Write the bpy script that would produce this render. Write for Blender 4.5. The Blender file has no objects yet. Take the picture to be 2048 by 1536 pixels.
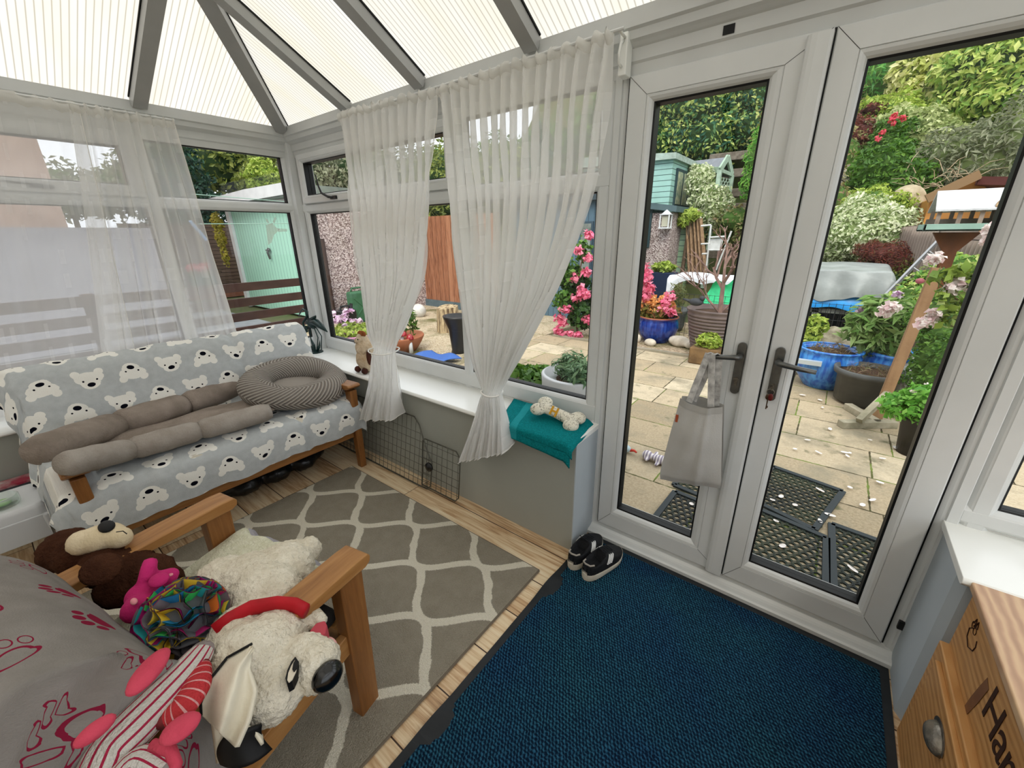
import bpy, bmesh, math, random
import numpy as np
from mathutils import Vector, Matrix, Euler
PI = math.pi
SC = bpy.context.scene
COL = SC.collection
# ------------------------------------------------------------------ camera, sky, exposure
CAM = Vector((0, 0, 1.519)); FPX = 816.1
YAW, PITCH, ROLL = math.radians(37.6686), math.radians(20.003), math.radians(-0.6576)
_f = Vector((-math.sin(YAW)*math.cos(PITCH), math.cos(YAW)*math.cos(PITCH), -math.sin(PITCH)))
_r = Vector((math.cos(YAW), math.sin(YAW), 0)); _u = _r.cross(_f)
CR = math.cos(ROLL)*_r + math.sin(ROLL)*_u
CU = -math.sin(ROLL)*_r + math.cos(ROLL)*_u
cd = bpy.data.cameras.new('camera'); cam = bpy.data.objects.new('camera', cd); COL.objects.link(cam)
cd.sensor_width = 36; cd.lens = FPX/2048*36; cd.clip_start = 0.02; cd.clip_end = 500
cam.matrix_world = Matrix(((CR.x, CU.x, -_f.x, CAM.x), (CR.y, CU.y, -_f.y, CAM.y), (CR.z, CU.z, -_f.z, CAM.z), (0, 0, 0, 1)))
SC.camera = cam
W = bpy.data.worlds.new('overcast_sky'); SC.world = W; W.use_nodes = True
wn = W.node_tree; wn.nodes.clear()
wo = wn.nodes.new('ShaderNodeOutputWorld'); wb = wn.nodes.new('ShaderNodeBackground')
tc = wn.nodes.new('ShaderNodeTexCoord'); sp = wn.nodes.new('ShaderNodeSeparateXYZ'); cr = wn.nodes.new('ShaderNodeValToRGB')
wn.links.new(tc.outputs['Generated'], sp.inputs[0]); wn.links.new(sp.outputs[2], cr.inputs[0])
cr.color_ramp.elements[0].position = 0.0; cr.color_ramp.elements[0].color = (0.92, 0.96, 1.03, 1)
cr.color_ramp.elements[1].position = 0.7; cr.color_ramp.elements[1].color = (1.05, 1.07, 1.10, 1)
wn.links.new(cr.outputs[0], wb.inputs[0]); wb.inputs[1].default_value = 1.15
wn.links.new(wb.outputs[0], wo.inputs[0])
sl = bpy.data.lights.new('hazy_sun', 'SUN'); sl.energy = 1.5; sl.angle = math.radians(35); sl.color = (1, 0.96, 0.88)
so = bpy.data.objects.new('hazy_sun', sl); COL.objects.link(so)
so.rotation_euler = (math.radians(38), math.radians(20), 0)
SC.view_settings.view_transform = 'Standard'; SC.view_settings.look = 'None'; SC.view_settings.gamma = 1
SC.view_settings.use_curve_mapping = False; SC.view_settings.exposure = 0.68
SC.cycles.max_bounces = 10; SC.cycles.diffuse_bounces = 7; SC.cycles.transparent_max_bounces = 24
SC.cycles.transmission_bounces = 8; SC.cycles.sample_clamp_indirect = 6.0; SC.cycles.use_denoising = True
SC.cycles.caustics_reflective = False; SC.cycles.caustics_refractive = False

def P(px, py, x=None, y=None, z=None):
    """point of the place seen at photo pixel (px,py), at a known x, y or z"""
    d = CR*((px-1024)/FPX) - CU*((py-768)/FPX) + _f
    t = (x-CAM.x)/d.x if x is not None else (y-CAM.y)/d.y if y is not None else (z-CAM.z)/d.z
    return CAM + d*t
# ------------------------------------------------------------------ materials
def lin(h):
    if isinstance(h, str):
        c = [int(h[i:i+2], 16)/255 for i in (0, 2, 4)]
        return tuple((v/12.92 if v <= .04045 else ((v+.055)/1.055)**2.4) for v in c)
    return tuple(h)
class N:
    """small node expression builder"""
    def __init__(s, name, rough=0.6, spec=0.3, metal=0.0):
        s.m = bpy.data.materials.new(name); s.m.use_nodes = True; s.t = s.m.node_tree
        s.b = s.t.nodes['Principled BSDF']; s.out = s.t.nodes['Material Output']
        s.b.inputs['Roughness'].default_value = rough; s.b.inputs['Specular IOR Level'].default_value = spec
        s.b.inputs['Metallic'].default_value = metal
        s._tc = None
    def put(s, sock, v):
        if isinstance(v, bpy.types.NodeSocket): s.t.links.new(v, sock)
        else:
            try: sock.default_value = v
            except Exception: sock.default_value = (*v, 1)
    def M(s, op, a, b=0.0, c=None):
        n = s.t.nodes.new('ShaderNodeMath'); n.operation = op
        s.put(n.inputs[0], a); s.put(n.inputs[1], b)
        if c is not None: s.put(n.inputs[2], c)
        return n.outputs[0]
    def coord(s, kind='Object'):
        if s._tc is None: s._tc = s.t.nodes.new('ShaderNodeTexCoord')
        return s._tc.outputs[kind]
    def pos(s):
        return s.t.nodes.new('ShaderNodeNewGeometry').outputs['Position']
    def sep(s, v):
        n = s.t.nodes.new('ShaderNodeSeparateXYZ'); s.t.links.new(v, n.inputs[0]); return n.outputs
    def vec(s, x, y, z=0.0):
        n = s.t.nodes.new('ShaderNodeCombineXYZ')
        for i, v in enumerate((x, y, z)): s.put(n.inputs[i], v)
        return n.outputs[0]
    def scale(s, v, sx, sy, sz):
        n = s.t.nodes.new('ShaderNodeMapping'); s.t.links.new(v, n.inputs[0]); n.inputs['Scale'].default_value = (sx, sy, sz); return n.outputs[0]
    def noise(s, v, scale, detail=3, rough=.55, dist=0.0):
        n = s.t.nodes.new('ShaderNodeTexNoise'); s.t.links.new(v, n.inputs['Vector'])
        n.inputs['Scale'].default_value = scale; n.inputs['Detail'].default_value = detail; n.inputs['Roughness'].default_value = rough
        n.inputs['Distortion'].default_value = dist
        return n.outputs[0]
    def voro(s, v, scale, out='Distance', feature='F1'):
        n = s.t.nodes.new('ShaderNodeTexVoronoi'); s.t.links.new(v, n.inputs['Vector']); n.inputs['Scale'].default_value = scale; n.feature = feature
        return n.outputs[out]
    def white(s, v):
        n = s.t.nodes.new('ShaderNodeTexWhiteNoise'); n.noise_dimensions = '3D'; s.t.links.new(v, n.inputs['Vector']); return n.outputs[0]
    def wave(s, v, scale, dist=0, detail=2, dscale=1.0, dirn='X', kind='BANDS', prof='SIN'):
        n = s.t.nodes.new('ShaderNodeTexWave'); s.t.links.new(v, n.inputs['Vector']); n.wave_type = kind; n.wave_profile = prof
        if kind == 'BANDS': n.bands_direction = dirn
        else: n.rings_direction = dirn
        n.inputs['Scale'].default_value = scale; n.inputs['Distortion'].default_value = dist; n.inputs['Detail'].default_value = detail
        n.inputs['Detail Scale'].default_value = dscale
        return n.outputs[1]
    def ramp(s, v, stops, interp='LINEAR'):
        n = s.t.nodes.new('ShaderNodeValToRGB'); s.put(n.inputs[0], v); r = n.color_ramp; r.interpolation = interp
        while len(r.elements) < len(stops): r.elements.new(0.5)
        for e, (p, c) in zip(r.elements, stops): e.position = p; e.color = (*lin(c), 1)
        return n.outputs[0]
    def mix(s, f, a, b):
        n = s.t.nodes.new('ShaderNodeMix'); n.data_type = 'RGBA'; s.put(n.inputs[0], f)
        for i, v in ((6, a), (7, b)):
            if isinstance(v, bpy.types.NodeSocket): s.t.links.new(v, n.inputs[i])
            else: n.inputs[i].default_value = (*lin(v), 1)
        return n.outputs[2]
    def step(s, v, lo, hi):
        n = s.t.nodes.new('ShaderNodeMapRange'); s.put(n.inputs[0], v); n.inputs[1].default_value = lo; n.inputs[2].default_value = hi
        return n.outputs[0]
    def col(s, c):
        s.put(s.b.inputs['Base Color'], c if isinstance(c, bpy.types.NodeSocket) else (*lin(c), 1)); return s
    def bump(s, h, strength=.5, dist=.01):
        n = s.t.nodes.new('ShaderNodeBump'); s.t.links.new(h, n.inputs['Height']); n.inputs['Strength'].default_value = strength
        n.inputs['Distance'].default_value = dist; s.t.links.new(n.outputs[0], s.b.inputs['Normal']); return s
_mc = {}
def mat(name, c1, c2=None, scale=8, rough=.6, spec=.3, metal=0, bump=0, bscale=60, coord='Object', aniso=(1, 1, 1)):
    if name in _mc: return _mc[name]
    n = N(name, rough, spec, metal)
    v = n.coord(coord)
    if c2:
        vv = n.scale(v, *aniso) if aniso != (1, 1, 1) else v
        n.col(n.mix(n.step(n.noise(vv, scale, 4), .35, .65), c1, c2))
    else: n.col(c1)
    if bump: n.bump(n.noise(v, bscale, 3), bump, .01)
    _mc[name] = n.m; return n.m
def glassmat(name, tint=(1, 1, 1), rough=0.0, fac=None):
    if name in _mc: return _mc[name]
    m = bpy.data.materials.new(name); m.use_nodes = True; t = m.node_tree; t.nodes.clear()
    o = t.nodes.new('ShaderNodeOutputMaterial'); mx = t.nodes.new('ShaderNodeMixShader'); tr = t.nodes.new('ShaderNodeBsdfTransparent')
    gl = t.nodes.new('ShaderNodeBsdfGlossy'); gl.inputs['Roughness'].default_value = rough; tr.inputs[0].default_value = (*tint, 1)
    fr = t.nodes.new('ShaderNodeFresnel'); ge = t.nodes.new('ShaderNodeNewGeometry'); mr = t.nodes.new('ShaderNodeMapRange'); t.links.new(ge.outputs['Backfacing'], mr.inputs[0]); mr.inputs[3].default_value = 1.38; mr.inputs[4].default_value = 1/1.38; t.links.new(mr.outputs[0], fr.inputs[0])
    t.links.new(fr.outputs[0], mx.inputs[0]); t.links.new(tr.outputs[0], mx.inputs[1]); t.links.new(gl.outputs[0], mx.inputs[2])
    t.links.new(mx.outputs[0], o.inputs[0]); _mc[name] = m; return m
def leafmat(name, cols, trans=.35, rough=.5, scale=3):
    """leaves: each leaf island its own tone, some light through the blade"""
    if name in _mc: return _mc[name]
    n = N(name, rough, .35)
    g = n.t.nodes.new('ShaderNodeNewGeometry')
    st = [(i/max(1, len(cols)-1), c) for i, c in enumerate(cols)]
    c = n.ramp(g.outputs['Random Per Island'], st)
    n.col(c)
    tl = n.t.nodes.new('ShaderNodeBsdfTranslucent'); n.t.links.new(c, tl.inputs[0])
    mx = n.t.nodes.new('ShaderNodeMixShader'); mx.inputs[0].default_value = trans
    n.t.links.new(n.b.outputs[0], mx.inputs[1]); n.t.links.new(tl.outputs[0], mx.inputs[2]); n.t.links.new(mx.outputs[0], n.out.inputs[0])
    _mc[name] = n.m; return n.m
def woodmat(name, c1, c2, c3=None, axis=0, scale=1.0, rough=.45, spec=.35, rings=False, coord='Object'):
    if name in _mc: return _mc[name]
    n = N(name, rough, spec); v = n.coord(coord)
    s = [9, 9, 9]; s[axis] = .7
    vv = n.scale(v, *[k*scale for k in s])
    a = n.noise(vv, 2.2, 5, .6, 1.2); b = n.noise(n.scale(v, *[k*scale*6 for k in s]), 3, 2)
    f = n.M('ADD', n.M('MULTIPLY', a, .75), n.M('MULTIPLY', b, .25))
    c = n.ramp(f, [(.3, c1), (.5, c2), (.68, c3 or c1)])
    n.col(c).bump(f, .15, .003)
    _mc[name] = n.m; return n.m
# ------------------------------------------------------------------ mesh helpers
class MB:
    def __init__(s): s.v = []; s.f = []; s.mi = []; s.uv = None
    def add(s, vs, fs, mi=0):
        o = len(s.v); s.v += [tuple(p) for p in vs]; s.f += [tuple(i+o for i in q) for q in fs]; s.mi += [mi]*len(fs); return s
    def box(s, x0, x1, y0, y1, z0, z1, mi=0, M=None):
        vs = [(x, y, z) for x in (x0, x1) for y in (y0, y1) for z in (z0, z1)]
        if M is not None: vs = [M @ Vector(p) for p in vs]
        return s.add(vs, [(0, 1, 3, 2), (4, 6, 7, 5), (0, 4, 5, 1), (2, 3, 7, 6), (0, 2, 6, 4), (1, 5, 7, 3)], mi)
    def beam(s, a, b, w, h, up=(0, 0, 1), mi=0, w2=None, h2=None):
        a = Vector(a); b = Vector(b); d = (b-a).normalized(); u = Vector(up)
        sd = d.cross(u)
        if sd.length < 1e-4: sd = d.cross(Vector((1, 0, 0)))
        sd.normalize(); u = sd.cross(d).normalized(); vs = []
        for p, ww, hh in ((a, w, h), (b, w2 or w, h2 or h)):
            for i, j in ((-1, -1), (1, -1), (1, 1), (-1, 1)): vs.append(p + sd*ww/2*i + u*hh/2*j)
        return s.add(vs, [(3, 2, 1, 0), (4, 5, 6, 7), (0, 1, 5, 4), (1, 2, 6, 5), (2, 3, 7, 6), (3, 0, 4, 7)], mi)
    def tube(s, pts, r, n=8, mi=0, caps=True, flat=None):
        pts = [Vector(p) for p in pts]; vs = []; fs = []
        if not hasattr(r, '__len__'): r = [r]*len(pts)
        t0 = (pts[1]-pts[0]).normalized(); ref = Vector((0, 0, 1)) if abs(t0.z) < .9 else Vector((1, 0, 0))
        nn = t0.cross(ref).normalized()
        for i, p in enumerate(pts):
            t = (pts[min(i+1, len(pts)-1)]-pts[max(i-1, 0)]).normalized()
            nn = (nn - t*nn.dot(t)).normalized(); bb = t.cross(nn)
            for k in range(n):
                a = 2*PI*k/n; q = nn*math.cos(a)+bb*math.sin(a)*(flat or 1)
                vs.append(p+q*r[i])
        for i in range(len(pts)-1):
            for k in range(n): fs.append((i*n+k, i*n+(k+1) % n, (i+1)*n+(k+1) % n, (i+1)*n+k))
        if caps: fs.append(tuple(range(n-1, -1, -1))); fs.append(tuple(range((len(pts)-1)*n, len(pts)*n)))
        return s.add(vs, fs, mi)
    def lathe(s, prof, n=28, c=(0, 0, 0), mi=0, M=None):
        vs = []; fs = []
        for r, z in prof:
            for k in range(n):
                a = 2*PI*k/n; q = Vector((r*math.cos(a), r*math.sin(a), z))
                if M is not None: q = M @ q
                vs.append(q+Vector(c))
        for i in range(len(prof)-1):
            for k in range(n): fs.append((i*n+k, i*n+(k+1) % n, (i+1)*n+(k+1) % n, (i+1)*n+k))
        if prof[0][0] > 1e-4: fs.append(tuple(range(n-1, -1, -1)))
        if prof[-1][0] > 1e-4: fs.append(tuple(range((len(prof)-1)*n, len(prof)*n)))
        return s.add(vs, fs, mi)
    def ell(s, c, r, n=16, m=10, mi=0, M=None):
        prof = [(math.sin(PI*i/m), -math.cos(PI*i/m)) for i in range(m+1)]
        vs = []; fs = []
        for a, z in prof:
            for k in range(n):
                t = 2*PI*k/n; q = Vector((a*math.cos(t)*r[0], a*math.sin(t)*r[1], z*r[2]))
                if M is not None: q = M @ q
                vs.append(q+Vector(c))
        for i in range(m):
            for k in range(n): fs.append((i*n+k, i*n+(k+1) % n, (i+1)*n+(k+1) % n, (i+1)*n+k))
        return s.add(vs, fs, mi)
    def prism(s, poly, a, b, mi=0):
        """poly: list of 3D points; extruded from +a to +b"""
        a = Vector(a); b = Vector(b); n = len(poly); vs = [Vector(p)+a for p in poly]+[Vector(p)+b for p in poly]
        fs = [tuple(range(n-1, -1, -1)), tuple(range(n, 2*n))]+[(i, (i+1) % n, n+(i+1) % n, n+i) for i in range(n)]
        return s.add(vs, fs, mi)
    def grid(s, fn, nu, nv, mi=0, uvf=None, closeu=False):
        o = len(s.v); vs = [fn(i/nu, j/nv) for j in range(nv+1) for i in range(nu+1)]
        fs = [(j*(nu+1)+i, j*(nu+1)+i+1, (j+1)*(nu+1)+i+1, (j+1)*(nu+1)+i) for j in range(nv) for i in range(nu)]
        s.add(vs, fs, mi)
        if uvf:
            if s.uv is None: s.uv = {}
            for j in range(nv+1):
                for i in range(nu+1): s.uv[o+j*(nu+1)+i] = uvf(i/nu, j/nv)
        return s
    def build(s, name, mats, parent=None, smooth=False, bevel=0, seg=2, weld=False, loc=None):
        me = bpy.data.meshes.new(name); me.from_pydata([tuple(p) for p in s.v], [], s.f)
        if not isinstance(mats, (list, tuple)): mats = [mats]
        for m in mats: me.materials.append(m)
        if len(mats) > 1: me.polygons.foreach_set('material_index', s.mi)
        if s.uv:
            ul = me.uv_layers.new(name='uv')
            for lp in me.loops:
                if lp.vertex_index in s.uv: ul.data[lp.index].uv = s.uv[lp.vertex_index]
        bm = bmesh.new(); bm.from_mesh(me)
        if weld: bmesh.ops.remove_doubles(bm, verts=bm.verts, dist=1e-5)
        bmesh.ops.recalc_face_normals(bm, faces=bm.faces); bm.to_mesh(me); bm.free()
        if smooth: me.shade_smooth()
        ob = bpy.data.objects.new(name, me); COL.objects.link(ob)
        if parent is not None: ob.parent = parent; ob.matrix_parent_inverse = wmat(parent).inverted()
        if bevel:
            md = ob.modifiers.new('bevel', 'BEVEL'); md.width = bevel; md.segments = seg; md.limit_method = 'ANGLE'; md.angle_limit = math.radians(40)
            md.harden_normals = False
            me.shade_smooth(); sm = ob.modifiers.new('wn', 'WEIGHTED_NORMAL')
        return ob
def wmat(o):
    m = Matrix.LocRotScale(o.location, o.rotation_euler, o.scale)
    return (wmat(o.parent) @ o.matrix_parent_inverse @ m) if o.parent else m
def tag(o, label=None, cat=None, group=None, kind=None):
    for k, v in (('label', label), ('category', cat), ('group', group), ('kind', kind)):
        if v: o[k] = v
    return o
def empty(name, loc, label=None, cat=None, group=None, kind=None, rz=0):
    o = bpy.data.objects.new(name, None); COL.objects.link(o); o.location = loc; o.rotation_euler = (0, 0, rz); o.empty_display_size = .1
    return tag(o, label, cat, group, kind)
def struct(o): o['kind'] = 'structure'; return o
def copy_tree(o, loc=None, rz=None, label=None, parent=None):
    c = o.copy(); COL.objects.link(c)
    if parent is not None: c.parent = parent
    if loc is not None: c.location = loc
    if rz is not None: c.rotation_euler = (0, 0, rz)
    if label: c['label'] = label
    for ch in list(o.children): copy_tree(ch, parent=c)
    return c
def local(px0, py0, z=0, rz=0): return Matrix.Translation((px0, py0, z)) @ Matrix.Rotation(rz, 4, 'Z')
def wob(rnd, k=6, amp=1.0, fmax=9):
    ps = [(rnd.uniform(1, fmax), rnd.uniform(0, 6.28), rnd.uniform(.3, 1)) for _ in range(k)]
    tot = sum(p[2] for p in ps)
    return lambda t: amp*sum(a*math.sin(f*t*2*PI/1.0+ph) for f, ph, a in ps)/tot
def leaves(name, m, blobs, n, size, parent=None, seed=1, aspect=.5, up=.3, shell=.6, curl=.25, core=None, stuff=False, dens='vol'):
    """a mass of individual folded leaves over rounded masses"""
    rng = np.random.default_rng(seed); B = np.array([b if len(b) == 6 else (*b[:3], b[3], b[3], b[3]) for b in blobs], float)
    w = (B[:, 3]*B[:, 4]*B[:, 5])**(.67); w /= w.sum()
    idx = rng.choice(len(B), n, p=w); d = rng.normal(size=(n, 3)); d /= np.linalg.norm(d, axis=1)[:, None]
    rr = shell+(1-shell)*rng.random(n)**.6; lump = 1+.12*np.sin(d[:, 0]*7+idx)+.1*np.sin(d[:, 2]*9+idx*2)
    c = B[idx, :3]+d*B[idx, 3:]*(rr*lump)[:, None]
    nrm = d+rng.normal(size=(n, 3))*.7+np.array([0, 0, up]); nrm /= np.linalg.norm(nrm, axis=1)[:, None]
    t = rng.normal(size=(n, 3)); t -= nrm*(t*nrm).sum(1)[:, None]; t /= np.linalg.norm(t, axis=1)[:, None]; b = np.cross(nrm, t)
    s = size*(.6+.8*rng.random(n))[:, None]
    v = np.stack([c-t*s*.5, c+b*s*aspect*.5+nrm*s*curl*.3, c+t*s*.5-nrm*s*curl*.3, c-b*s*aspect*.5+nrm*s*curl*.3], 1).reshape(-1, 3)
    return quads(name, m, v, parent, core, B)
def quads(name, m, v, parent=None, core=None, B=None):
    n = len(v)//4; ms = [m]; cv = []; cf = []
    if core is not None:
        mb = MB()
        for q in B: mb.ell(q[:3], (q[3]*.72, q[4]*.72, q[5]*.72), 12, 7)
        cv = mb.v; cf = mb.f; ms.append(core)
    me = bpy.data.meshes.new(name)
    if cf:
        fl = [tuple(range(i*4, i*4+4)) for i in range(n)]+[tuple(i+n*4 for i in f) for f in cf]
        me.from_pydata(np.vstack([v, np.array(cv)]).tolist(), [], fl); 
    else:
        me.vertices.add(len(v)); me.vertices.foreach_set('co', v.astype(np.float32).ravel())
        me.loops.add(len(v)); me.loops.foreach_set('vertex_index', np.arange(len(v), dtype=np.int32))
        me.polygons.add(n); me.polygons.foreach_set('loop_start', np.arange(0, len(v), 4, dtype=np.int32)); me.update(calc_edges=True)
    for x in ms: me.materials.append(x)
    if cf: me.polygons.foreach_set('material_index', [0]*n+[1]*len(cf))
    ob = bpy.data.objects.new(name, me); COL.objects.link(ob)
    if parent is not None: ob.parent = parent; ob.matrix_parent_inverse = wmat(parent).inverted()
    return ob
def fuse(ob, voxel=.01, smooth=3, disp=0, dscale=.03, mid=.5):
    md = ob.modifiers.new('fuse', 'REMESH'); md.mode = 'VOXEL'; md.voxel_size = voxel; md.use_smooth_shade = True
    if smooth: s = ob.modifiers.new('smooth', 'SMOOTH'); s.iterations = smooth; s.factor = .6
    if disp:
        tx = bpy.data.textures.new(ob.name+'_pile', 'CLOUDS'); tx.noise_scale = dscale; tx.noise_depth = 2
        d = ob.modifiers.new('pile', 'DISPLACE'); d.texture = tx; d.strength = disp; d.mid_level = mid; d.texture_coords = 'GLOBAL'
    return ob
# ------------------------------------------------------------------ shared materials
M_upvc = mat('white_upvc', 'd8dad9', 'cfd1d0', 3, rough=.3, spec=.5, bump=.02, bscale=300)
M_trim = mat('eave_trim_upvc', 'cfd1d0', 'c5c7c6', 3, rough=.35, spec=.45)
M_gasket = mat('black_rubber_gasket', '0c0d0e', rough=.5)
M_spacer = mat('glazing_spacer', '17211f', rough=.4, spec=.5)
M_glass = glassmat('window_glass', (.97, .985, .98))
M_sill = mat('sill_white_gloss', 'edeeea', rough=.25, spec=.5)
M_black = mat('black_plastic', '0b0b0c', rough=.4, spec=.5)
M_steel = mat('brushed_grey_metal', '6f706e', '5b5c5a', 30, rough=.32, spec=.6, metal=.85)
M_pewter = mat('pewter', '8c857a', '6d675e', 60, rough=.35, metal=.8, bump=.2, bscale=90)
def mk_roof():
    n = N('polycarbonate_sheet'); t = n.t
    x, y, z = n.sep(n.coord('UV'))
    rib = n.M('ABSOLUTE', n.M('SUBTRACT', n.M('FRACT', n.M('MULTIPLY', x, 38.0)), .5))
    line = n.step(rib, .36, .5)
    dirt = n.step(n.noise(n.vec(n.M('MULTIPLY', x, 3.0), n.M('MULTIPLY', y, .8)), 2.0, 4), .3, .75)
    c = n.mix(n.M('MULTIPLY', dirt, .9), 'cbc9c7', 'cdc5b0'); c = n.mix(n.M('MULTIPLY', line, .8), c, '8f8875')
    tl = t.nodes.new('ShaderNodeBsdfTranslucent'); df = t.nodes.new('ShaderNodeBsdfDiffuse'); mx = t.nodes.new('ShaderNodeMixShader')
    t.links.new(c, tl.inputs[0]); t.links.new(c, df.inputs[0]); mx.inputs[0].default_value = .12
    t.links.new(tl.outputs[0], mx.inputs[1]); t.links.new(df.outputs[0], mx.inputs[2]); t.links.new(mx.outputs[0], n.out.inputs[0]); return n.m
M_roof = mk_roof()
def mk_sheer():
    n = N('sheer_voile'); t = n.t
    lw = t.nodes.new('ShaderNodeLayerWeight'); lw.inputs[0].default_value = .45
    x, y, z = n.sep(n.coord('UV'))
    # woven rectangles scattered over the voile
    cx = n.M('MULTIPLY', x, 9.0); cy = n.M('MULTIPLY', y, 7.0)
    cell = n.vec(n.M('FLOOR', cx), n.M('FLOOR', cy), 1.0); rnd = n.white(cell)
    fx = n.M('ABSOLUTE', n.M('SUBTRACT', n.M('FRACT', cx), .5)); fy = n.M('ABSOLUTE', n.M('SUBTRACT', n.M('FRACT', cy), .5))
    rect = n.M('MULTIPLY', n.M('LESS_THAN', fx, .22), n.M('MULTIPLY', n.M('LESS_THAN', fy, .3), n.M('GREATER_THAN', rnd, .72)))
    op = n.M('ADD', n.M('MULTIPLY', lw.outputs['Facing'], .34), .55)
    op = n.M('MINIMUM', n.M('ADD', op, n.M('MULTIPLY', rect, .08)), .97)
    tr = t.nodes.new('ShaderNodeBsdfTransparent'); tl = t.nodes.new('ShaderNodeBsdfTranslucent'); df = t.nodes.new('ShaderNodeBsdfDiffuse')
    tl.inputs[0].default_value = (.94, .945, .94, 1); df.inputs[0].default_value = (.93, .92, .90, 1)
    a = t.nodes.new('ShaderNodeMixShader'); a.inputs[0].default_value = .45; b = t.nodes.new('ShaderNodeMixShader')
    t.links.new(tl.outputs[0], a.inputs[1]); t.links.new(df.outputs[0], a.inputs[2])
    t.links.new(op, b.inputs[0]); t.links.new(tr.outputs[0], b.inputs[1]); t.links.new(a.outputs[0], b.inputs[2]); t.links.new(b.outputs[0], n.out.inputs[0]); return n.m
M_sheer = mk_sheer()
def mk_floor():
    n = N('oak_laminate', .35, .4); v = n.coord('Object'); x, y, z = n.sep(v)
    r = n.M('DIVIDE', n.M('SUBTRACT', y, .027), .2); row = n.M('FLOOR', r); fr = n.M('FRACT', r)
    off = n.M('MULTIPLY', n.white(n.vec(row, 3.0, 1.0)), 1.2)
    l = n.M('DIVIDE', n.M('ADD', x, off), 1.2); pl = n.M('FLOOR', l); fl = n.M('FRACT', l)
    # each board shows two printed strips
    idn = n.white(n.vec(row, pl, n.M('FLOOR', n.M('MULTIPLY', r, 2.0))))
    g = n.noise(n.vec(n.M('ADD', n.M('MULTIPLY', x, 1.3), n.M('MULTIPLY', idn, 20.0)), n.M('MULTIPLY', y, 16.0), idn), 1.6, 6, .6, 1.5)
    g2 = n.noise(n.vec(n.M('MULTIPLY', x, 6.0), n.M('MULTIPLY', y, 120.0), idn), 1.0, 2)
    f = n.M('ADD', n.M('ADD', n.M('MULTIPLY', g, .62), n.M('MULTIPLY', g2, .2)), n.M('MULTIPLY', idn, .16))
    c = n.ramp(f, [(.32, '94704f'), (.42, 'c2a07a'), (.52, 'dcc4a0'), (.66, 'e8d8ba')])
    e1 = n.M('LESS_THAN', n.M('MINIMUM', fr, n.M('SUBTRACT', 1.0, fr)), .012); e2 = n.M('LESS_THAN', n.M('MINIMUM', fl, n.M('SUBTRACT', 1.0, fl)), .0016)
    c = n.mix(n.M('MAXIMUM', e1, e2), c, '3a2413'); n.col(c); return n.m
M_floor = mk_floor()
def mk_rug():
    n = N('trellis_rug_pile', .95, .05); v = n.coord('Object'); x, y, z = n.sep(v)
    wx = n.M('MULTIPLY', n.M('SUBTRACT', n.noise(v, 14, 2), .5), .02)
    X = n.M('SUBTRACT', n.M('ADD', x, wx), -1.085); Y = n.M('SUBTRACT', n.M('ADD', y, wx), 1.137)
    vv = n.M('DIVIDE', Y, .183); k = n.M('FLOOR', vv); fr = n.M('FRACT', vv)
    par = n.M('SUBTRACT', 1.0, n.M('MULTIPLY', 2.0, n.M('FRACT', n.M('MULTIPLY', k, .5)))) # 1 or 0 -> scale
    sgn = n.M('SUBTRACT', 1.0, n.M('MULTIPLY', 4.0, n.M('FRACT', n.M('MULTIPLY', k, .5))))
    a = n.M('MULTIPLY', X, 2*PI/.505)
    sc = n.M('MULTIPLY', n.M('MULTIPLY', n.M('COSINE', a), sgn), .5)
    d0 = n.M('ABSOLUTE', n.M('ADD', n.M('SUBTRACT', fr, .5), sc))
    d1 = n.M('ABSOLUTE', n.M('SUBTRACT', n.M('ADD', fr, .5), sc)); d2 = n.M('ABSOLUTE', n.M('SUBTRACT', n.M('SUBTRACT', fr, 1.5), sc))
    d = n.M('MULTIPLY', n.M('MINIMUM', d0, n.M('MINIMUM', d1, d2)), .183)
    sl_ = n.M('MULTIPLY', n.M('SINE', a), 1.12)
    d = n.M('DIVIDE', d, n.M('SQRT', n.M('ADD', 1.0, n.M('MULTIPLY', sl_, sl_))))
    d = n.M('ADD', d, n.M('MULTIPLY', n.M('SUBTRACT', n.noise(v, 170, 1), .5), .009))
    line = n.M('SUBTRACT', 1.0, n.step(d, .0165, .0205))
    pile = n.noise(v, 260, 2, .7); pt = n.noise(v, 18, 3)
    g = n.mix(n.step(pt, .35, .65), '8a8272', '989080'); g = n.mix(n.step(pile, .3, .8), g, 'aba393'); cc = n.mix(n.step(pile, .3, .7), 'ded6c0', 'f5efdf')
    n.col(n.mix(line, g, cc)); n.bump(n.M('ADD', pile, n.M('MULTIPLY', n.noise(v, 90, 2), .8)), .9, .012); return n.m
M_rug = mk_rug()
def mk_mat():
    n = N('blue_ribbed_mat', .9, .1); v = n.coord('Object'); x, y, z = n.sep(v)
    w = n.M('SUBTRACT', n.noise(v, 75, 2), .5); w2 = n.M('SUBTRACT', n.noise(v, 48, 2), .5)
    yy = n.M('ADD', y, n.M('MULTIPLY', w, .014)); xx = n.M('ADD', x, n.M('MULTIPLY', w2, .014))
    a = n.M('SINE', n.M('MULTIPLY', yy, 2*PI/.0115)); b = n.M('SINE', n.M('MULTIPLY', n.M('ADD', xx, n.M('MULTIPLY', yy, .6)), 2*PI/.0125))
    h = n.M('ADD', n.M('MULTIPLY', a, .38), n.M('ADD', n.M('MULTIPLY', b, .42), n.M('MULTIPLY', n.M('SUBTRACT', n.noise(v, 210, 2), .5), 1.6)))
    f = n.step(h, -.25, .8); pt = n.step(n.noise(v, 2.6, 3), .35, .65)
    c1 = n.mix(pt, '04182f', '061e30'); c2 = n.mix(pt, '27587c', '2f687c')
    n.col(n.mix(f, c1, c2)); n.bump(h, .8, .004); return n.m
M_mat = mk_mat()
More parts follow.
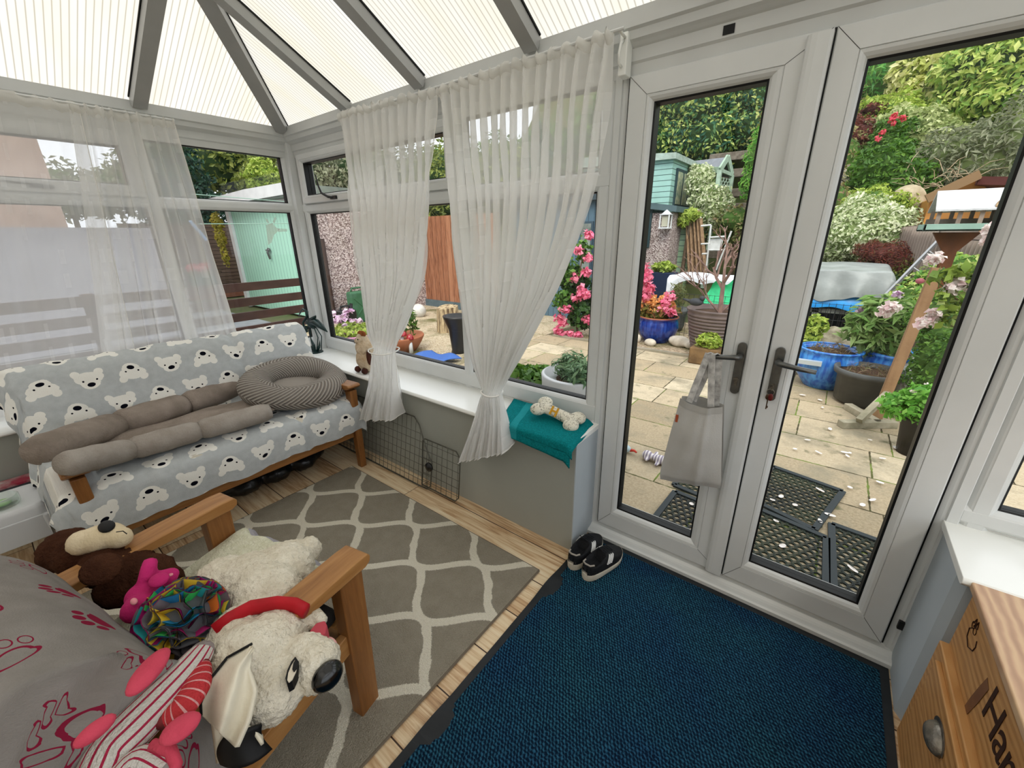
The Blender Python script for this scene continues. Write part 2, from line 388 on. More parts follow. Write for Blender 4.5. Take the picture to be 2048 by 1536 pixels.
def mk_bears():
    n = N('bear_print_fleece', .95, .05); x, y, z = n.sep(n.coord('UV'))
    row = n.M('FLOOR', n.M('DIVIDE', y, .152)); xs = n.M('ADD', n.M('DIVIDE', x, .168), n.M('MULTIPLY', row, .5))
    cx = n.M('FLOOR', xs); u = n.M('SUBTRACT', n.M('FRACT', xs), .5); vf = n.M('SUBTRACT', n.M('FRACT', n.M('DIVIDE', y, .152)), .5)
    flip = n.M('SUBTRACT', 1.0, n.M('MULTIPLY', 4.0, n.M('FRACT', n.M('MULTIPLY', cx, .5))))
    u = n.M('MULTIPLY', u, .168); w = n.M('MULTIPLY', n.M('MULTIPLY', vf, flip), .152); au = n.M('ABSOLUTE', u)
    def el(cx_, cy_, rx, ry, a=None):
        p = n.M('DIVIDE', n.M('SUBTRACT', a if a is not None else u, cx_), rx); q = n.M('DIVIDE', n.M('SUBTRACT', w, cy_), ry)
        return n.M('SQRT', n.M('ADD', n.M('MULTIPLY', p, p), n.M('MULTIPLY', q, q)))
    nz = n.M('MULTIPLY', n.M('SUBTRACT', n.noise(n.coord('UV'), 120, 1), .5), .16)
    face = n.M('MINIMUM', n.M('MINIMUM', el(0, .008, .056, .032), el(0, -.014, .038, .032)), el(.043, .033, .018, .018, au))
    fm = n.M('LESS_THAN', n.M('ADD', face, nz), 1.0)
    dark = n.M('MINIMUM', el(0, -.023, .0155, .011), el(.026, -.003, .0042, .0042, au)); dm = n.M('LESS_THAN', dark, 1.0)
    base = n.mix(n.step(n.noise(n.coord('UV'), 30, 3), .3, .7), 'b1b5b6', 'bdc1c2')
    c = n.mix(fm, base, 'eceae3'); c = n.mix(dm, c, '0d0f18'); n.col(c); n.bump(n.noise(n.coord('UV'), 260, 2), .5, .004); return n.m
M_bears = mk_bears()
M_pine = woodmat('oiled_pine', '7e522a', '99693a', 'aa7b49', axis=1, rough=.4)
M_pinev = woodmat('oiled_pine_upright', '704723', '88592e', '99693a', axis=2, rough=.4)
M_pinex = woodmat('oiled_pine_cross', '744a25', '8d5f33', '9d6e3e', axis=0, rough=.4)
M_wall = mat('dwarf_wall_grey_paint', '9b9d94', 'a1a39a', 2, rough=.75)
M_wallb = mat('reveal_pale_blue_paint', 'a9b2b8', 'b2babf', 2, rough=.7)
M_backwall = mat('cream_wall_paint', 'e6e4de', 'e2dfd8', 2, rough=.8)
M_bar = mat('glazing_bar_grey', 'a9aaa9', '9fa09f', 4, rough=.4, spec=.4)
# ------------------------------------------------------------------ room shell
FY = 1.72; FX = -3.37; EZ = 2.235
mapB = lambda a, z, d: (a, FY+d, z)
mapA = lambda a, z, d: (FX-d, a, z)
def ring(mb, mp, a0, a1, z0, z1, prof, mi=0):
    """mitred frame: prof = [(inset, depth)...] swept round a rectangle"""
    n = len(prof); vs = []
    for (a, z, sa, sz) in ((a0, z0, 1, 1), (a1, z0, -1, 1), (a1, z1, -1, -1), (a0, z1, 1, -1)):
        for i, d in prof: vs.append(mp(a+sa*i, z+sz*i, d))
    fs = []
    for c in range(4):
        for k in range(n-1):
            fs.append((c*n+k, c*n+k+1, ((c+1) % 4)*n+k+1, ((c+1) % 4)*n+k))
    mb.add(vs, fs, mi)
def sash_prof(w, proud=0.0, bead=.018, outer=.006):
    # outer edge rounded, flat face, small step, ovolo bead sloping to the glass
    p = -proud
    return [(0, .06), (0, p+outer), (outer*.3, p+outer*.3), (outer, p), (w-bead-.002, p), (w-bead, p+.003), (w-bead+.003, p+.0015), (w-bead*.55, p+.004), (w-bead*.2, p+.010), (w, p+.018), (w, .03)]
def glazed(name, mp, a0, a1, z0, z1, w, parent, proud=0.0, label=None):
    """w = visible frame width or (left/right/bottom/top same); returns frame object with gasket, spacer, pane"""
    mb = MB(); ring(mb, mp, a0, a1, z0, z1, sash_prof(w, proud))
    fr = mb.build(name, M_upvc, parent)
    g = MB(); ring(g, mp, a0+w, a1-w, z0+w, z1-w, [(-.001, .019-proud), (.005, .021-proud), (.005, .03)]); ring(g, mp, a0+w, a1-w, z0+w, z1-w, [(.0, .03), (.004, .036), (.004, .062), (-.002, .066)])
    g.build('gasket', M_gasket, fr)
    o = MB(); ring(o, mp, a0, a1, z0, z1, [(0, .06), (.0, .075), (w-.01, .075), (w, .066)]); o.build('outer_face', M_upvc, fr)
    p = MB(); p.add([mp(a0+w, z0+w, .034), mp(a1-w, z0+w, .034), mp(a1-w, z1-w, .034), mp(a0+w, z1-w, .034)], [(0, 1, 2, 3)])
    p.build('glass_pane', M_glass, fr)
    return fr
def outer_frame(name, mp, a0, a1, z0, z1, cuts, w=.045):
    """cuts: openings list (a0,a1,z0,z1). Built as bars between openings, with ogee edges"""
def window_bars(mb, mp, bars):
    for (a0, a1, z0, z1) in bars:
        vs = []
        horiz = (a1-a0) > (z1-z0); e_ = .0012 if horiz else 0; wdt = (z1-z0) if horiz else (a1-a0)
        prof = [(0, .06), (0, .02), (.004, .012), (.012, .004), (.016, .002), (.018, 0), (wdt-.018, 0), (wdt-.016, .002), (wdt-.012, .004), (wdt-.004, .012), (wdt, .02), (wdt, .06)]
        n = len(prof)
        for e in (0, 1):
            for i, d in prof: vs.append(mp(a1 if e else a0, z0+i, d-e_) if horiz else mp(a0+i, z1 if e else z0, d))
        mb.add(vs, [(k, k+1, n+k+1, n+k) for k in range(n-1)]+[tuple(range(n)), tuple(range(n, 2*n))])
def pane_with_gasket(mp, a0, a1, z0, z1, parent):
    g = MB(); ring(g, mp, a0, a1, z0, z1, [(-.001, .018), (.005, .022), (.005, .03)]); ring(g, mp, a0, a1, z0, z1, [(.0, .03), (.004, .036), (.004, .062), (-.002, .066)])
    g.build('gasket', M_gasket, parent)
    MB().add([mp(a0, z0, .034), mp(a1, z0, .034), mp(a1, z1, .034), mp(a0, z1, .034)], [(0, 1, 2, 3)]).build('glass_pane', M_glass, parent)
# floor
struct(MB().box(-3.6, 1.9, -2.2, 1.74, -.06, 0).build('floor', M_floor))
# dwarf walls (left = wall A, front = wall B)
struct(MB().box(-3.5, -3.14, -2.2, 1.78, 0, .605).build('wall_left', M_wall))
struct(MB().box(-3.14, -.79, 1.50, 1.78, 0, .605).box(-.79, -.785, 1.4995, 1.72, 0, .605, 1).build('wall_front', [M_wall, M_wallb]))
struct(MB().prism([(.452, 1.735, 0), (.452, 1.50, 0), (.47, 1.47, 0), (.51, 1.455, 0), (1.9, 1.455, 0), (1.9, 1.78, 0)], (0, 0, 0), (0, 0, .603)).build('wall_front_right', M_wallb))
struct(MB().box(1.7, 1.78, -2.2, 1.78, 0, .605).build('wall_right', M_backwall))
wbk = MB().box(-3.5, 1.78, -2.28, -2.2, 0, 3.4); struct(wbk.build('wall_back', M_backwall))
# outer brick face of the dwarf wall
# window boards (sills)
def sillmesh(pts_profile, a0, a1, mp):
    mb = MB(); mb.prism([mp(a0, *p) for p in pts_profile], (0, 0, 0), Vector(mp(a1, 0, 0))-Vector(mp(a0, 0, 0))); return mb
sp_ = [(1.735, .606), (1.462, .606), (1.455, .609), (1.45, .617), (1.452, .626), (1.458, .632), (1.735, .632)]
s = MB(); s.prism([(-3.12, y, z) for y, z in sp_], (0, 0, 0), (2.337, 0, 0)); s.box(-3.36, -3.12, 1.452, 1.735, .606, .632)
struct(s.build('window_sill_front', M_sill, bevel=.002))
s = MB(); s.prism([(x, -2.2, z) for x, z in [(-3.36, .606), (-3.122, .606), (-3.112, .609), (-3.107, .617), (-3.11, .626), (-3.118, .632), (-3.36, .632)]], (0, 0, 0), (0, 3.652, 0))
struct(s.build('window_sill_left', M_sill, bevel=.002))
s = MB(); s.prism([(.442, y, z) for y, z in [(1.735, .606), (1.432, .606), (1.425, .609), (1.42, .617), (1.422, .626), (1.428, .632), (1.735, .632)]], (0, 0, 0), (1.25, 0, 0))
struct(s.build('window_sill_right', M_sill, bevel=.002))
# window 1, left wall: frame bars and panes
A0 = -1.9; A1 = 1.69
w1 = MB(); window_bars(w1, mapA, [(A0, A1, 2.072, 2.15), (A0, A1, 1.70, 1.765), (A0, A1, .632, .735), (1.645, 1.70, .632, 2.15), (.79, .865, .632, 2.15), (-.62, -.545, .632, 2.15), (A0-.05, A0, .632, 2.15)])
win1 = struct(w1.build('window_1', M_upvc))
for (a0, a1) in ((.865, 1.645), (-.545, .79), (A0, -.62)):
    pane_with_gasket(mapA, a0, a1, .735, 1.70, win1)
pane_with_gasket(mapA, .865, 1.645, 1.765, 2.072, win1); pane_with_gasket(mapA, A0, -.62, 1.765, 2.072, win1)
sa = glazed('opening_sash', mapA, -.555, .80, 1.757, 2.082, .062, win1, proud=.02)
h = MB(); h.box(FX+.018, FX+.032, .33, .42, 1.775, 1.79); h.tube([(FX+.03, .40, 1.783), (FX+.045, .36, 1.79), (FX+.05, .27, 1.795), (FX+.045, .2, 1.80)], [.006, .007, .006, .005]); h.build('sash_handle', M_steel, sa)
# window 2, front wall
w2 = MB(); window_bars(w2, mapB, [(-3.33, -.81, 2.072, 2.15), (-3.33, -.81, 1.69, 1.765), (-3.33, -.81, .632, .735), (-3.33, -3.265, .632, 2.15), (-1.71, -1.637, .632, 2.15), (-.872, -.80, .632, 2.15)])
win2 = struct(w2.build('window_2', M_upvc))
pane_with_gasket(mapB, -3.265, -1.71, .735, 1.69, win2); pane_with_gasket(mapB, -1.637, -.872, .735, 1.69, win2); pane_with_gasket(mapB, -1.637, -.872, 1.765, 2.072, win2)
sa = glazed('opening_sash', mapB, -3.272, -1.70, 1.757, 2.082, .055, win2, proud=.02)
h = MB(); h.tube([(-2.83, FY-.028, 1.778), (-2.87, FY-.045, 1.782), (-2.94, FY-.05, 1.81), (-2.985, FY-.04, 1.86), (-3.0, FY-.04, 1.93)], [.007, .009, .008, .006, .004]); h.box(-2.87, -2.80, FY-.034, FY-.018, 1.768, 1.788); h.build('sash_handle', M_black, sa)
# corner post
struct(MB().box(-3.44, -3.325, 1.675, 1.80, .6, 2.2).prism([(-3.372, 1.69, .632), (-3.325, 1.722, .632), (-3.325, 1.74, .632), (-3.372, 1.74, .632)], (0, 0, 0), (0, 0, 1.52)).build('trim_1', M_upvc, bevel=.003))
# window 3, right of the doors
w3 = MB(); window_bars(w3, mapB, [(.475, 1.7, 2.072, 2.15), (.475, 1.7, .632, .705), (.475, .545, .632, 2.15), (1.62, 1.7, .632, 2.15)])
win3 = struct(w3.build('window_3', M_upvc)); pane_with_gasket(mapB, .545, 1.62, .705, 2.072, win3)
# window 4, right-hand side wall (unseen, added to brighten the room with daylight)
mapR = lambda a, z, d: (1.70+d, a, z)
w4 = MB(); window_bars(w4, mapR, [(-2.2, 1.72, 2.072, 2.15), (-2.2, 1.72, .606, .68), (1.62, 1.72, .606, 2.15), (.35, .42, .606, 2.15), (-.95, -.88, .606, 2.15), (-2.2, -2.13, .606, 2.15)])
win4 = struct(w4.build('added_window_4', M_upvc))
for a0, a1 in ((.42, 1.62), (-.88, .35), (-2.13, -.95)): pane_with_gasket(mapR, a0, a1, .68, 2.072, win4)
struct(MB().box(1.64, 1.76, -2.2, 1.75, 2.15, 2.25).build('trim_5', M_trim))
# ---------------- double doors
mb = MB()
fprof = [(0, .07), (0, .0), (.003, -.003), (.028, -.003), (.031, .004), (.04, .006), (.052, .012), (.056, .03), (.056, .07)]
ring(mb, mapB, -.81, .475, .004, 2.126, fprof)
mb.prism([(-.80, y, z) for y, z in [(1.73, 0), (1.672, 0), (1.668, .006), (1.668, .022), (1.675, .028), (1.695, .030), (1.705, .034), (1.715, .044), (1.73, .046)]], (0, 0, 0), (1.265, 0, 0))
door = struct(mb.build('door_1', M_upvc))
def leaf(name, a0, a1, gl, gr, hinge):
    z0, z1, zb, zt = .067, 2.069, .180, 1.977
    m = MB(); p = -.012
    # face: outer rect to glass rect with bead
    def rr(o, d): # o = fraction outer(0)..glass(1)
        return [(a0+(gl-a0)*o, z0+(zb-z0)*o), (a1+(gr-a1)*o, z0+(zb-z0)*o), (a1+(gr-a1)*o, z1+(zt-z1)*o), (a0+(gl-a0)*o, z1+(zt-z1)*o)]
    prof = [(0, .07), (0, p+.006), (.02, p+.002), (.05, p), (.73, p), (.74, p+.004), (.765, p+.001), (.85, p+.003), (.94, p+.010), (1, p+.02), (1, .034)]
    vs = []
    for c in range(4):
        for o, d in prof: q = rr(o, d)[c]; vs.append(mapB(q[0], q[1], d))
    n = len(prof); fs = [(c*n+k, c*n+k+1, ((c+1) % 4)*n+k+1, ((c+1) % 4)*n+k) for c in range(4) for k in range(n-1)]
    m.add(vs, fs)
    # thin mitre lines
    for c in range(4):
        q0 = rr(0.02, 0)[c]; q1 = rr(.74, 0)[c]
        m.beam(mapB(q0[0], q0[1], p-.0003), mapB(q1[0], q1[1], p-.0003), .0012, .0008, up=(0, 1, 0), mi=1)
    lf = m.build(name, [M_upvc, M_gasket], door)
    g = MB(); ring(g, mapB, gl, gr, zb, zt, [(-.001, .007), (.006, .010), (.006, .034)]); ring(g, mapB, gl, gr, zb, zt, [(0, .034), (.004, .038), (.004, .062), (-.004, .068)]); g.build('gasket', M_gasket, lf)
    o = MB(); 
    vs = []
    pr = [(0, .07), (0, .085), (.9, .085), (1, .066)]
    for c in range(4):
        for oo, d in pr: q = rr(oo, d)[c]; vs.append(mapB(q[0], q[1], d))
    o.add(vs, [(c*4+k, c*4+k+1, ((c+1) % 4)*4+k+1, ((c+1) % 4)*4+k) for c in range(4) for k in range(3)]); o.build('outer_face', M_upvc, lf)
    MB().add([mapB(gl, zb, .036), mapB(gr, zb, .036), mapB(gr, zt, .036), mapB(gl, zt, .036)], [(0, 1, 2, 3)]).build('glass_pane', M_glass, lf)
    return lf
lfL = leaf('door_leaf', -.75, -.14, -.655, -.288, 'l')
lfR = leaf('door_leaf', -.134, .415, -.048, .322, 'r')
# black shadow gap round the leaves
g = MB(); ring(g, mapB, -.757, .422, .060, 2.076, [(0, .004), (.012, .012)]); g.box(-.142, -.13, FY-.004, FY+.01, .067, 2.069); g.build('gap_seal', M_gasket, door)
# astragal (rounded cover strip)
prof = [(-.203, .0), (-.203, -.012), (-.199, -.020), (-.190, -.0245), (-.176, -.026), (-.160, -.025), (-.146, -.024), (-.1385, -.021), (-.138, -.011), (-.138, 0)]
m = MB(); vs = [(x, FY-.010+d, z) for z in (.074, 2.058) for x, d in prof]; n = len(prof)
m.add(vs, [(k, k+1, n+k+1, n+k) for k in range(n-1)]+[tuple(range(n)), tuple(range(n, 2*n))]); m.build('cover_strip', M_upvc, lfL)
def handle(xc, sgn, parent, key):
    pl = MB(); y0 = FY-.013
    pts = []
    for k in range(24):
        a = 2*PI*k/24; pts.append((xc+.0155*math.cos(a), y0, (1.118 if math.sin(a) >= 0 else .946)+.0165*math.sin(a)))
    pl.prism(pts, (0, 0, 0), (0, -.009, 0)); ob = pl.build('handle_plate', M_steel, parent, bevel=.002)
    lv = MB(); lv.tube([(xc, y0-.008, 1.083), (xc, y0-.034, 1.083), (xc+sgn*.006, y0-.043, 1.083), (xc+sgn*.02, y0-.047, 1.082), (xc+sgn*.06, y0-.048, 1.077), (xc+sgn*.115, y0-.047, 1.073)], [.011, .010, .0105, .010, .009, .0075], 12, flat=1.0)
    lv.build('lever', M_steel, ob, smooth=True)
    cy = MB(); cy.tube([(xc, y0-.004, .99), (xc, y0-.014, .99)], .0085, 14); cy.box(xc-.005, xc+.005, y0-.013, y0-.004, .965, .99); cy.build('lock_cylinder', M_pewter, ob)
    return ob
handle(-.2205+.0, -1, lfL, False); handle(-.098, 1, lfR, True)
# keys hanging in the right lock
kr = empty('key_bunch', (-.098, FY-.03, .985), 'small bunch of keys hanging in the lock of the right door leaf', 'keys')
m = MB(); m.tube([(-.098, FY-.022, .99), (-.098, FY-.044, .99)], .004, 8); m.box(-.1, -.096, FY-.056, FY-.040, .982, .998); m.build('lock_key', M_pewter, kr)
m = MB(); m.tube([(-.10+.012*math.cos(a), FY-.05, .972+.012*math.sin(a)) for a in np.linspace(0, 2*PI, 17)], .0011, 6, caps=False); m.build('split_ring', M_pewter, kr)
m = MB(); m.ell((-.103, FY-.05, .952), (.010, .003, .012)); m.box(-.1055, -.1015, FY-.052, FY-.049, .905, .945); m.box(-.1015, -.0985, FY-.052, FY-.049, .91, .918); m.build('second_key', mat('dull_brass', '5b4a3c', metal=.8, rough=.4), kr)
m = MB(); m.ell((-.096, FY-.056, .955), (.008, .004, .014)); m.build('red_fob', mat('dark_red_plastic', '5a1815', rough=.35), kr)
# eave trims, all round
def trimprof(mb, mp, a0, a1):
    pr = [(2.07, 0.0), (2.105, -.004), (2.112, -.012), (2.150, -.014), (2.154, -.022), (2.162, -.034), (2.168, -.046), (2.192, -.050), (2.196, -.058), (2.198, -.062), (2.25, -.064), (2.25, .05)]
    n = len(pr); vs = [mp(a, z, d) for a in (a0, a1) for z, d in pr]
    mb.add(vs, [(k, k+1, n+k+1, n+k) for k in range(n-1)]+[tuple(range(n)), tuple(range(n, 2*n))])
t = MB(); trimprof(t, mapB, -3.37, 1.75); tb = struct(t.build('trim_2', M_trim))
MB().box(-.442, -.408, FY-.0155, FY-.006, 2.118, 2.143).build('vent_slot', M_gasket, tb)
t = MB(); trimprof(t, mapA, -2.2, 1.72); struct(t.build('trim_3', M_trim))
# hinge bracket: black block low on the right frame
MB().box(.436, .458, FY-.012, FY-.001, .16, .195).build('hinge_stop', M_black, door)
# ------------------------------------------------------------------ glazed roof
EXI, EYI = -3.30, 1.655; SB, SA = .56, .47; RY = -.25
RZ = EZ+SB*(EYI-RY); HX = EXI+(RZ-EZ)/SA
roof = MB()
def panel(p, uvs): 
    o = len(roof.v); roof.add(p, [tuple(range(len(p)))])
    roof.uv = roof.uv or {}
    for i, q in enumerate(uvs): roof.uv[o+i] = q
u = .02
c0 = (EXI-.05, EYI+.05, EZ+.02); hub = (HX, RY, RZ+.04); rend = (1.75, RY, RZ+.04); c1 = (1.75, EYI+.05, EZ+.02)
cL = (EXI-.05, 2*RY-EYI-.05, EZ+.02); cR = (1.75, 2*RY-EYI-.05, EZ+.02)
panel([c0, c1, rend, hub], [(c0[0], 0), (c1[0], 0), (1.75, 2), (HX, 2)])
panel([cL, c0, hub], [(cL[1], 0), (c0[1], 0), (RY, 2)])
panel([cR, cL, hub, rend], [(cR[0], 0), (cL[0], 0), (HX, 2), (1.75, 2)])
rf = struct(roof.build('ceiling', M_roof))
def bar(name, a, b, w=.066, h=.05):
    m = MB(); a = Vector(a); b = Vector(b)
    m.beam(a, b, w, h, up=(0, 0, 1)); 
    m.beam(a+Vector((0, 0, h*.5+.004)), b+Vector((0, 0, h*.5+.004)), w+.012, .007, mi=1)
    return m.build(name, [M_bar, M_gasket], rf, bevel=.0)
def onB(x, y): return Vector((x, y, EZ+SB*(EYI-y)))
def onA(x, y): return Vector((x, y, EZ+SA*(x-EXI)))
hubv = Vector((HX, RY, RZ))
bar('hip_bar', (EXI+.0, EYI, EZ+.0), hubv, .078)
bar('hip_bar', (EXI+.0, 2*RY-EYI, EZ+.0), hubv, .078)
bar('ridge_beam', hubv, (1.75, RY, RZ), .12, .07)
for x in (-2.482, -1.835, -1.152, -.47, .21, .89, 1.57):
    y1 = max(RY, EYI-(x-EXI)*SA/SB) if x < HX else RY
    bar('glazing_bar', onB(x, EYI), onB(x, y1)); bar('glazing_bar', (x, 2*RY-EYI, EZ), (x, 2*RY-y1, onB(x, y1).z))
for y in (.866, .05, -.75, -1.5):
    k = abs(y-RY); xe = EXI+(EYI-RY-k)*SB/SA
    bar('glazing_bar', onA(EXI, y), onA(xe, y))
# ------------------------------------------------------------------ floor coverings
def slab(name, x0, x1, y0, y1, z0, z1, m, nx=60, ny=60, wv=None):
    mb = MB(); f = lambda u, v: (x0+(x1-x0)*u+(wv(0, v) if (u in (0, 1) and wv) else 0), y0+(y1-y0)*v, z1)
    mb.grid(f, nx, ny); mb.box(x0, x1, y0, y1, z0, z1-.0005); return mb.build(name, m)
rug = empty('trellis_rug', (-1.62, .3, 0), 'grey-brown shaggy rug with a cream trellis pattern on the oak floor', 'rug')
mb = MB(); rnd = random.Random(4); e1 = wob(rnd, 6, .003, 12)
mb.grid(lambda u, v: (-2.42+1.575*u, -1.2+2.485*v, .012), 40, 60); mb.box(-2.42, -.845, -1.2, 1.285, .001, .0118)
mb.build('pile', M_rug, rug)
mb = MB(); pts = [(-2.42, 1.286), (-.843, 1.286), (-.843, -1.2), (-2.42, -1.2)]
for i in range(4): a, b = pts[i], pts[(i+1) % 4]; mb.tube([(*a, .007), (*b, .007)], .0055, 6)
mb.build('bound_edge', mat('rug_binding', '6a6053', rough=.9), rug)
dm = empty('entrance_mat', (-.15, .8, 0), 'large dark blue ribbed entrance mat with a black rubber edge at the doors', 'mat')
w_ = wob(rnd, 7, .006, 9)
mb = MB(); mb.grid(lambda u, v: (-.745+1.165*u, -.9+2.54*v, .0075), 10, 10); mb.build('mat_pile', M_mat, dm)
mb = MB(); z1_ = .005
def em(u, v):
    x = -.775+1.222*u; y = -.93+2.6*v
    if u == 0: x += w_(v)*.9
    lift = .010*max(0, math.sin(v*23+1.2))**4*(1 if u == 0 else 0)
    return (x, y, z1_+lift)
mb.grid(em, 14, 90); mb.grid(lambda u, v: (em(u, v)[0], em(u, v)[1], .0012), 14, 90)
mb.build('rubber_backing', mat('black_mat_rubber', '26292c', '1d2023', 12, rough=.55), dm)
# ------------------------------------------------------------------ curtains
def interp(tab, t):
    for (a, va), (b, vb) in zip(tab, tab[1:]):
        if t <= b: return va+(vb-va)*(t-a)/(b-a)
    return tab[-1][1]
def smooth_tab(tab):
    def f(t):
        s = 0
        for k in (-2, -1, 0, 1, 2): s += interp(tab, min(max(t+k*.02, tab[0][0]), tab[-1][0]))
        return s/5
    return f
def tied_curtain(name, L, R, Lf, Rf, folds, seed, label, hem, group):
    """L,R: edges down to the tie; Lf,Rf: below it (photo measurements turned into points on the hanging cloth)"""
    root = empty(name, P(*L[0], y=1.6), label, 'curtain', group)
    kp = L[-1][1]; tp = L[0][1]
    def edge(a, b):
        out = []
        for (px, py) in a:
            t = (py-a[0][1])/(a[-1][1]-a[0][1]); out.append(P(px, py, y=1.60-.19*t))
        for (px, py) in b: out.append(P(px, py, y=1.405))
        return out
    EL = edge(L, Lf); ER = edge(R, Rf); nL = len(L); nf = len(Lf)
    def along(E, v, k):   # v in 0..1 to tie at .8, then flare
        n1 = k-1
        if v <= .8: s = v/.8*n1
        else: s = n1+(v-.8)/.2*(len(E)-k)
        i = min(int(s), len(E)-2); f = s-i
        p0 = E[max(i-1, 0)]; p1 = E[i]; p2 = E[i+1]; p3 = E[min(i+2, len(E)-1)]
        return .5*((2*p1)+(p2-p0)*f+(2*p0-5*p1+4*p2-p3)*f*f+(3*p1-p0-3*p2+p3)*f**3) if i != n1 and i != n1-1 else p1.lerp(p2, f)
    rnd = random.Random(seed); w1 = wob(rnd, 8, 1, 14); w2 = wob(rnd, 8, 1, 22); w3 = wob(rnd, 5, 1, 5)
    def f(u, v):
        a = along(EL, v, nL); b = along(ER, v, nL)
        uu = u+.018*math.sin(folds*2*PI*u+2*w3(v*.3))*(1 if v < .8 else .5)
        p = a.lerp(b, uu); wdt = (b-a).length
        ph = folds*2*PI*(u+.02*w3(v*.5))+1.6*w1(u*.5+v*.08)
        tie = math.exp(-((v-.8)/.05)**2)
        amp = (.014+.022*min(1, v*1.6))*(1-.8*tie); 
        if v > .8: amp = .012+.045*(v-.8)/.2
        y = amp*(math.sin(ph)+.35*math.sin(2.3*ph+3*w3(v*.3)))+.006*w2(u+v*.2)*(1-tie)
        hang = -.01*math.sin(PI*u)*(v > .8)
        z = 0
        if v < .02: z = .008*math.sin(ph*2.2)+.006
        if v > .985: z = .012*math.sin(ph)
        # the gathered knot is a round bundle
        y2 = -.03*math.sin(PI*u)*tie
        return (p.x, p.y+y+y2+hang, p.z+z)
    W0 = .9
    mb = MB(); nu = folds*12; mb.grid(f, nu, 110, uvf=lambda u, v: (u*1.4+seed, (1-v)*2.0)); ob = mb.build('voile', M_sheer, root, smooth=True)
    # stitched hem and side edge
    h = MB(); h.tube([Vector(f(i/nu, 1)) for i in range(nu+1)], .0022, 5); h.tube([Vector(f(1 if seed % 2 else 0, j/90)) for j in range(91)], .0018, 5)
    h.build('hem', M_hem, root, smooth=True)
    a = along(EL, .8, nL); b = along(ER, .8, nL); c = (a+b)/2; r = (b-a).length*.44
    t = MB(); t.tube([(c.x+r*math.cos(q), c.y-.004+(r*.9+.006)*math.sin(q), c.z+.004*math.sin(q*2)) for q in np.linspace(0, 2*PI, 25)], .004, 8, caps=False); t.build('tie_band', M_hem, root, smooth=True)
    # header frill
    hd = MB(); hd.grid(lambda u, v: (lambda p: (p[0], p[1]-.012*math.sin(PI*v), p[2]+.004-.045*v))(f(u, .0)), nu, 4); hd.build('header', M_hem2, root, smooth=True)
    return root
M_hem = mat('curtain_hem_white', 'e6e4df', rough=.8)
def mk_hem2():
    n = N('gathered_header'); t = n.t; tr = t.nodes.new('ShaderNodeBsdfTransparent'); mx = t.nodes.new('ShaderNodeMixShader'); mx.inputs[0].default_value = .6
    n.col('dcdad4'); t.links.new(tr.outputs[0], mx.inputs[1]); t.links.new(n.b.outputs[0], mx.inputs[2]); t.links.new(mx.outputs[0], n.out.inputs[0]); return n.m
M_hem2 = mk_hem2()
tied_curtain('voile_curtain', [(680, 228), (697, 350), (712, 480), (729, 600), (749, 700)], [(872, 178), (868, 260), (858, 400), (838, 560), (790, 700)],
             [(744, 770), (733, 830)], [(795, 770), (799, 832)], 11, 3, 'short white voile curtain tied low, nearest the room corner on the front window', 1, None)
tied_curtain('voile_curtain', [(877, 178), (893, 310), (906, 450), (930, 620), (967, 785)], [(1232, 62), (1212, 220), (1186, 390), (1115, 580), (1003, 783)],
             [(948, 860), (933, 912)], [(1014, 845), (1023, 893)], 15, 8, 'wide white voile curtain tied low beside the left door frame', 1, None)
rod = MB(); rod.tube([(-2.50, 1.60, 2.178), (-.735, 1.60, 2.178)], .006, 8)
tag(rod.build('curtain_rod', M_upvc), 'thin white rod carrying the two tied voile curtains', 'curtain rod')
br = empty('rod_bracket', (-.755, 1.64, 2.13), 'white plastic hook bracket at the right end of the front curtain rod', 'bracket')
m = MB(); m.box(-.775, -.745, 1.655, 1.705, 2.06, 2.19); m.build('back_plate', M_sill, br, bevel=.004)
m = MB(); m.tube([(-.76, 1.655, 2.165), (-.76, 1.635, 2.15), (-.76, 1.625, 2.12), (-.76, 1.63, 2.09), (-.76, 1.65, 2.085)], .005, 8); m.tube([(-.755, 1.60, 2.178), (-.755, 1.655, 2.172)], .005, 8); m.build('hook', M_sill, br, smooth=True)
def side_curtain(name, tl, tr, bl, brr, folds, amp, seed, label, skew=0):
    root = empty(name, P(*tl, x=-3.235), label, 'curtain')
    a0, b0 = P(*tl, x=-3.235), P(*tr, x=-3.235); a1, b1 = P(*bl, x=-3.2), P(*brr, x=-3.2)
    for q in (a0, b0): q.z = 2.17
    for q in (a1, b1): q.z = .66
    rnd = random.Random(seed); w1 = wob(rnd, 8, 1, 12); w3 = wob(rnd, 5, 1, 4)
    def f(u, v):
        t = v; ub = u**(1.0)
        p = a0.lerp(b0, u).lerp(a1.lerp(b1, ub), t)
        ph = folds*2*PI*(u+.02*w3(v*.4))+2.2*w1(u*.5)
        x = amp*(.35+.65*min(1, v*2))*(math.sin(ph)+.3*math.sin(2.1*ph+v*2))
        z = .006*math.sin(ph*2.1) if v < .015 else 0
        return (p.x+x, p.y+.006*math.cos(ph), p.z+z)
    nu = max(30, folds*10)
    MB().grid(f, nu, 60, uvf=lambda u, v: (u*(2.4 if folds < 6 else 1.2)+seed, (1-v)*1.8)).build('voile', M_sheer, root, smooth=True)
    MB().grid(lambda u, v: (lambda p: (p[0]+.01*math.sin(PI*v), p[1], p[2]+.006-.05*v))(f(u, 0)), nu, 3).build('header', M_hem2, root, smooth=True)
    m = MB(); m.tube([Vector(f(1, j/40)) for j in range(41)], .0018, 5); m.build('hem', M_hem, root, smooth=True)
side_curtain('voile_curtain', (-420, 60), (150, 200), (-300, 780), (255, 690), 5, .010, 5, 'flat hanging white voile curtain at the left edge of the view')
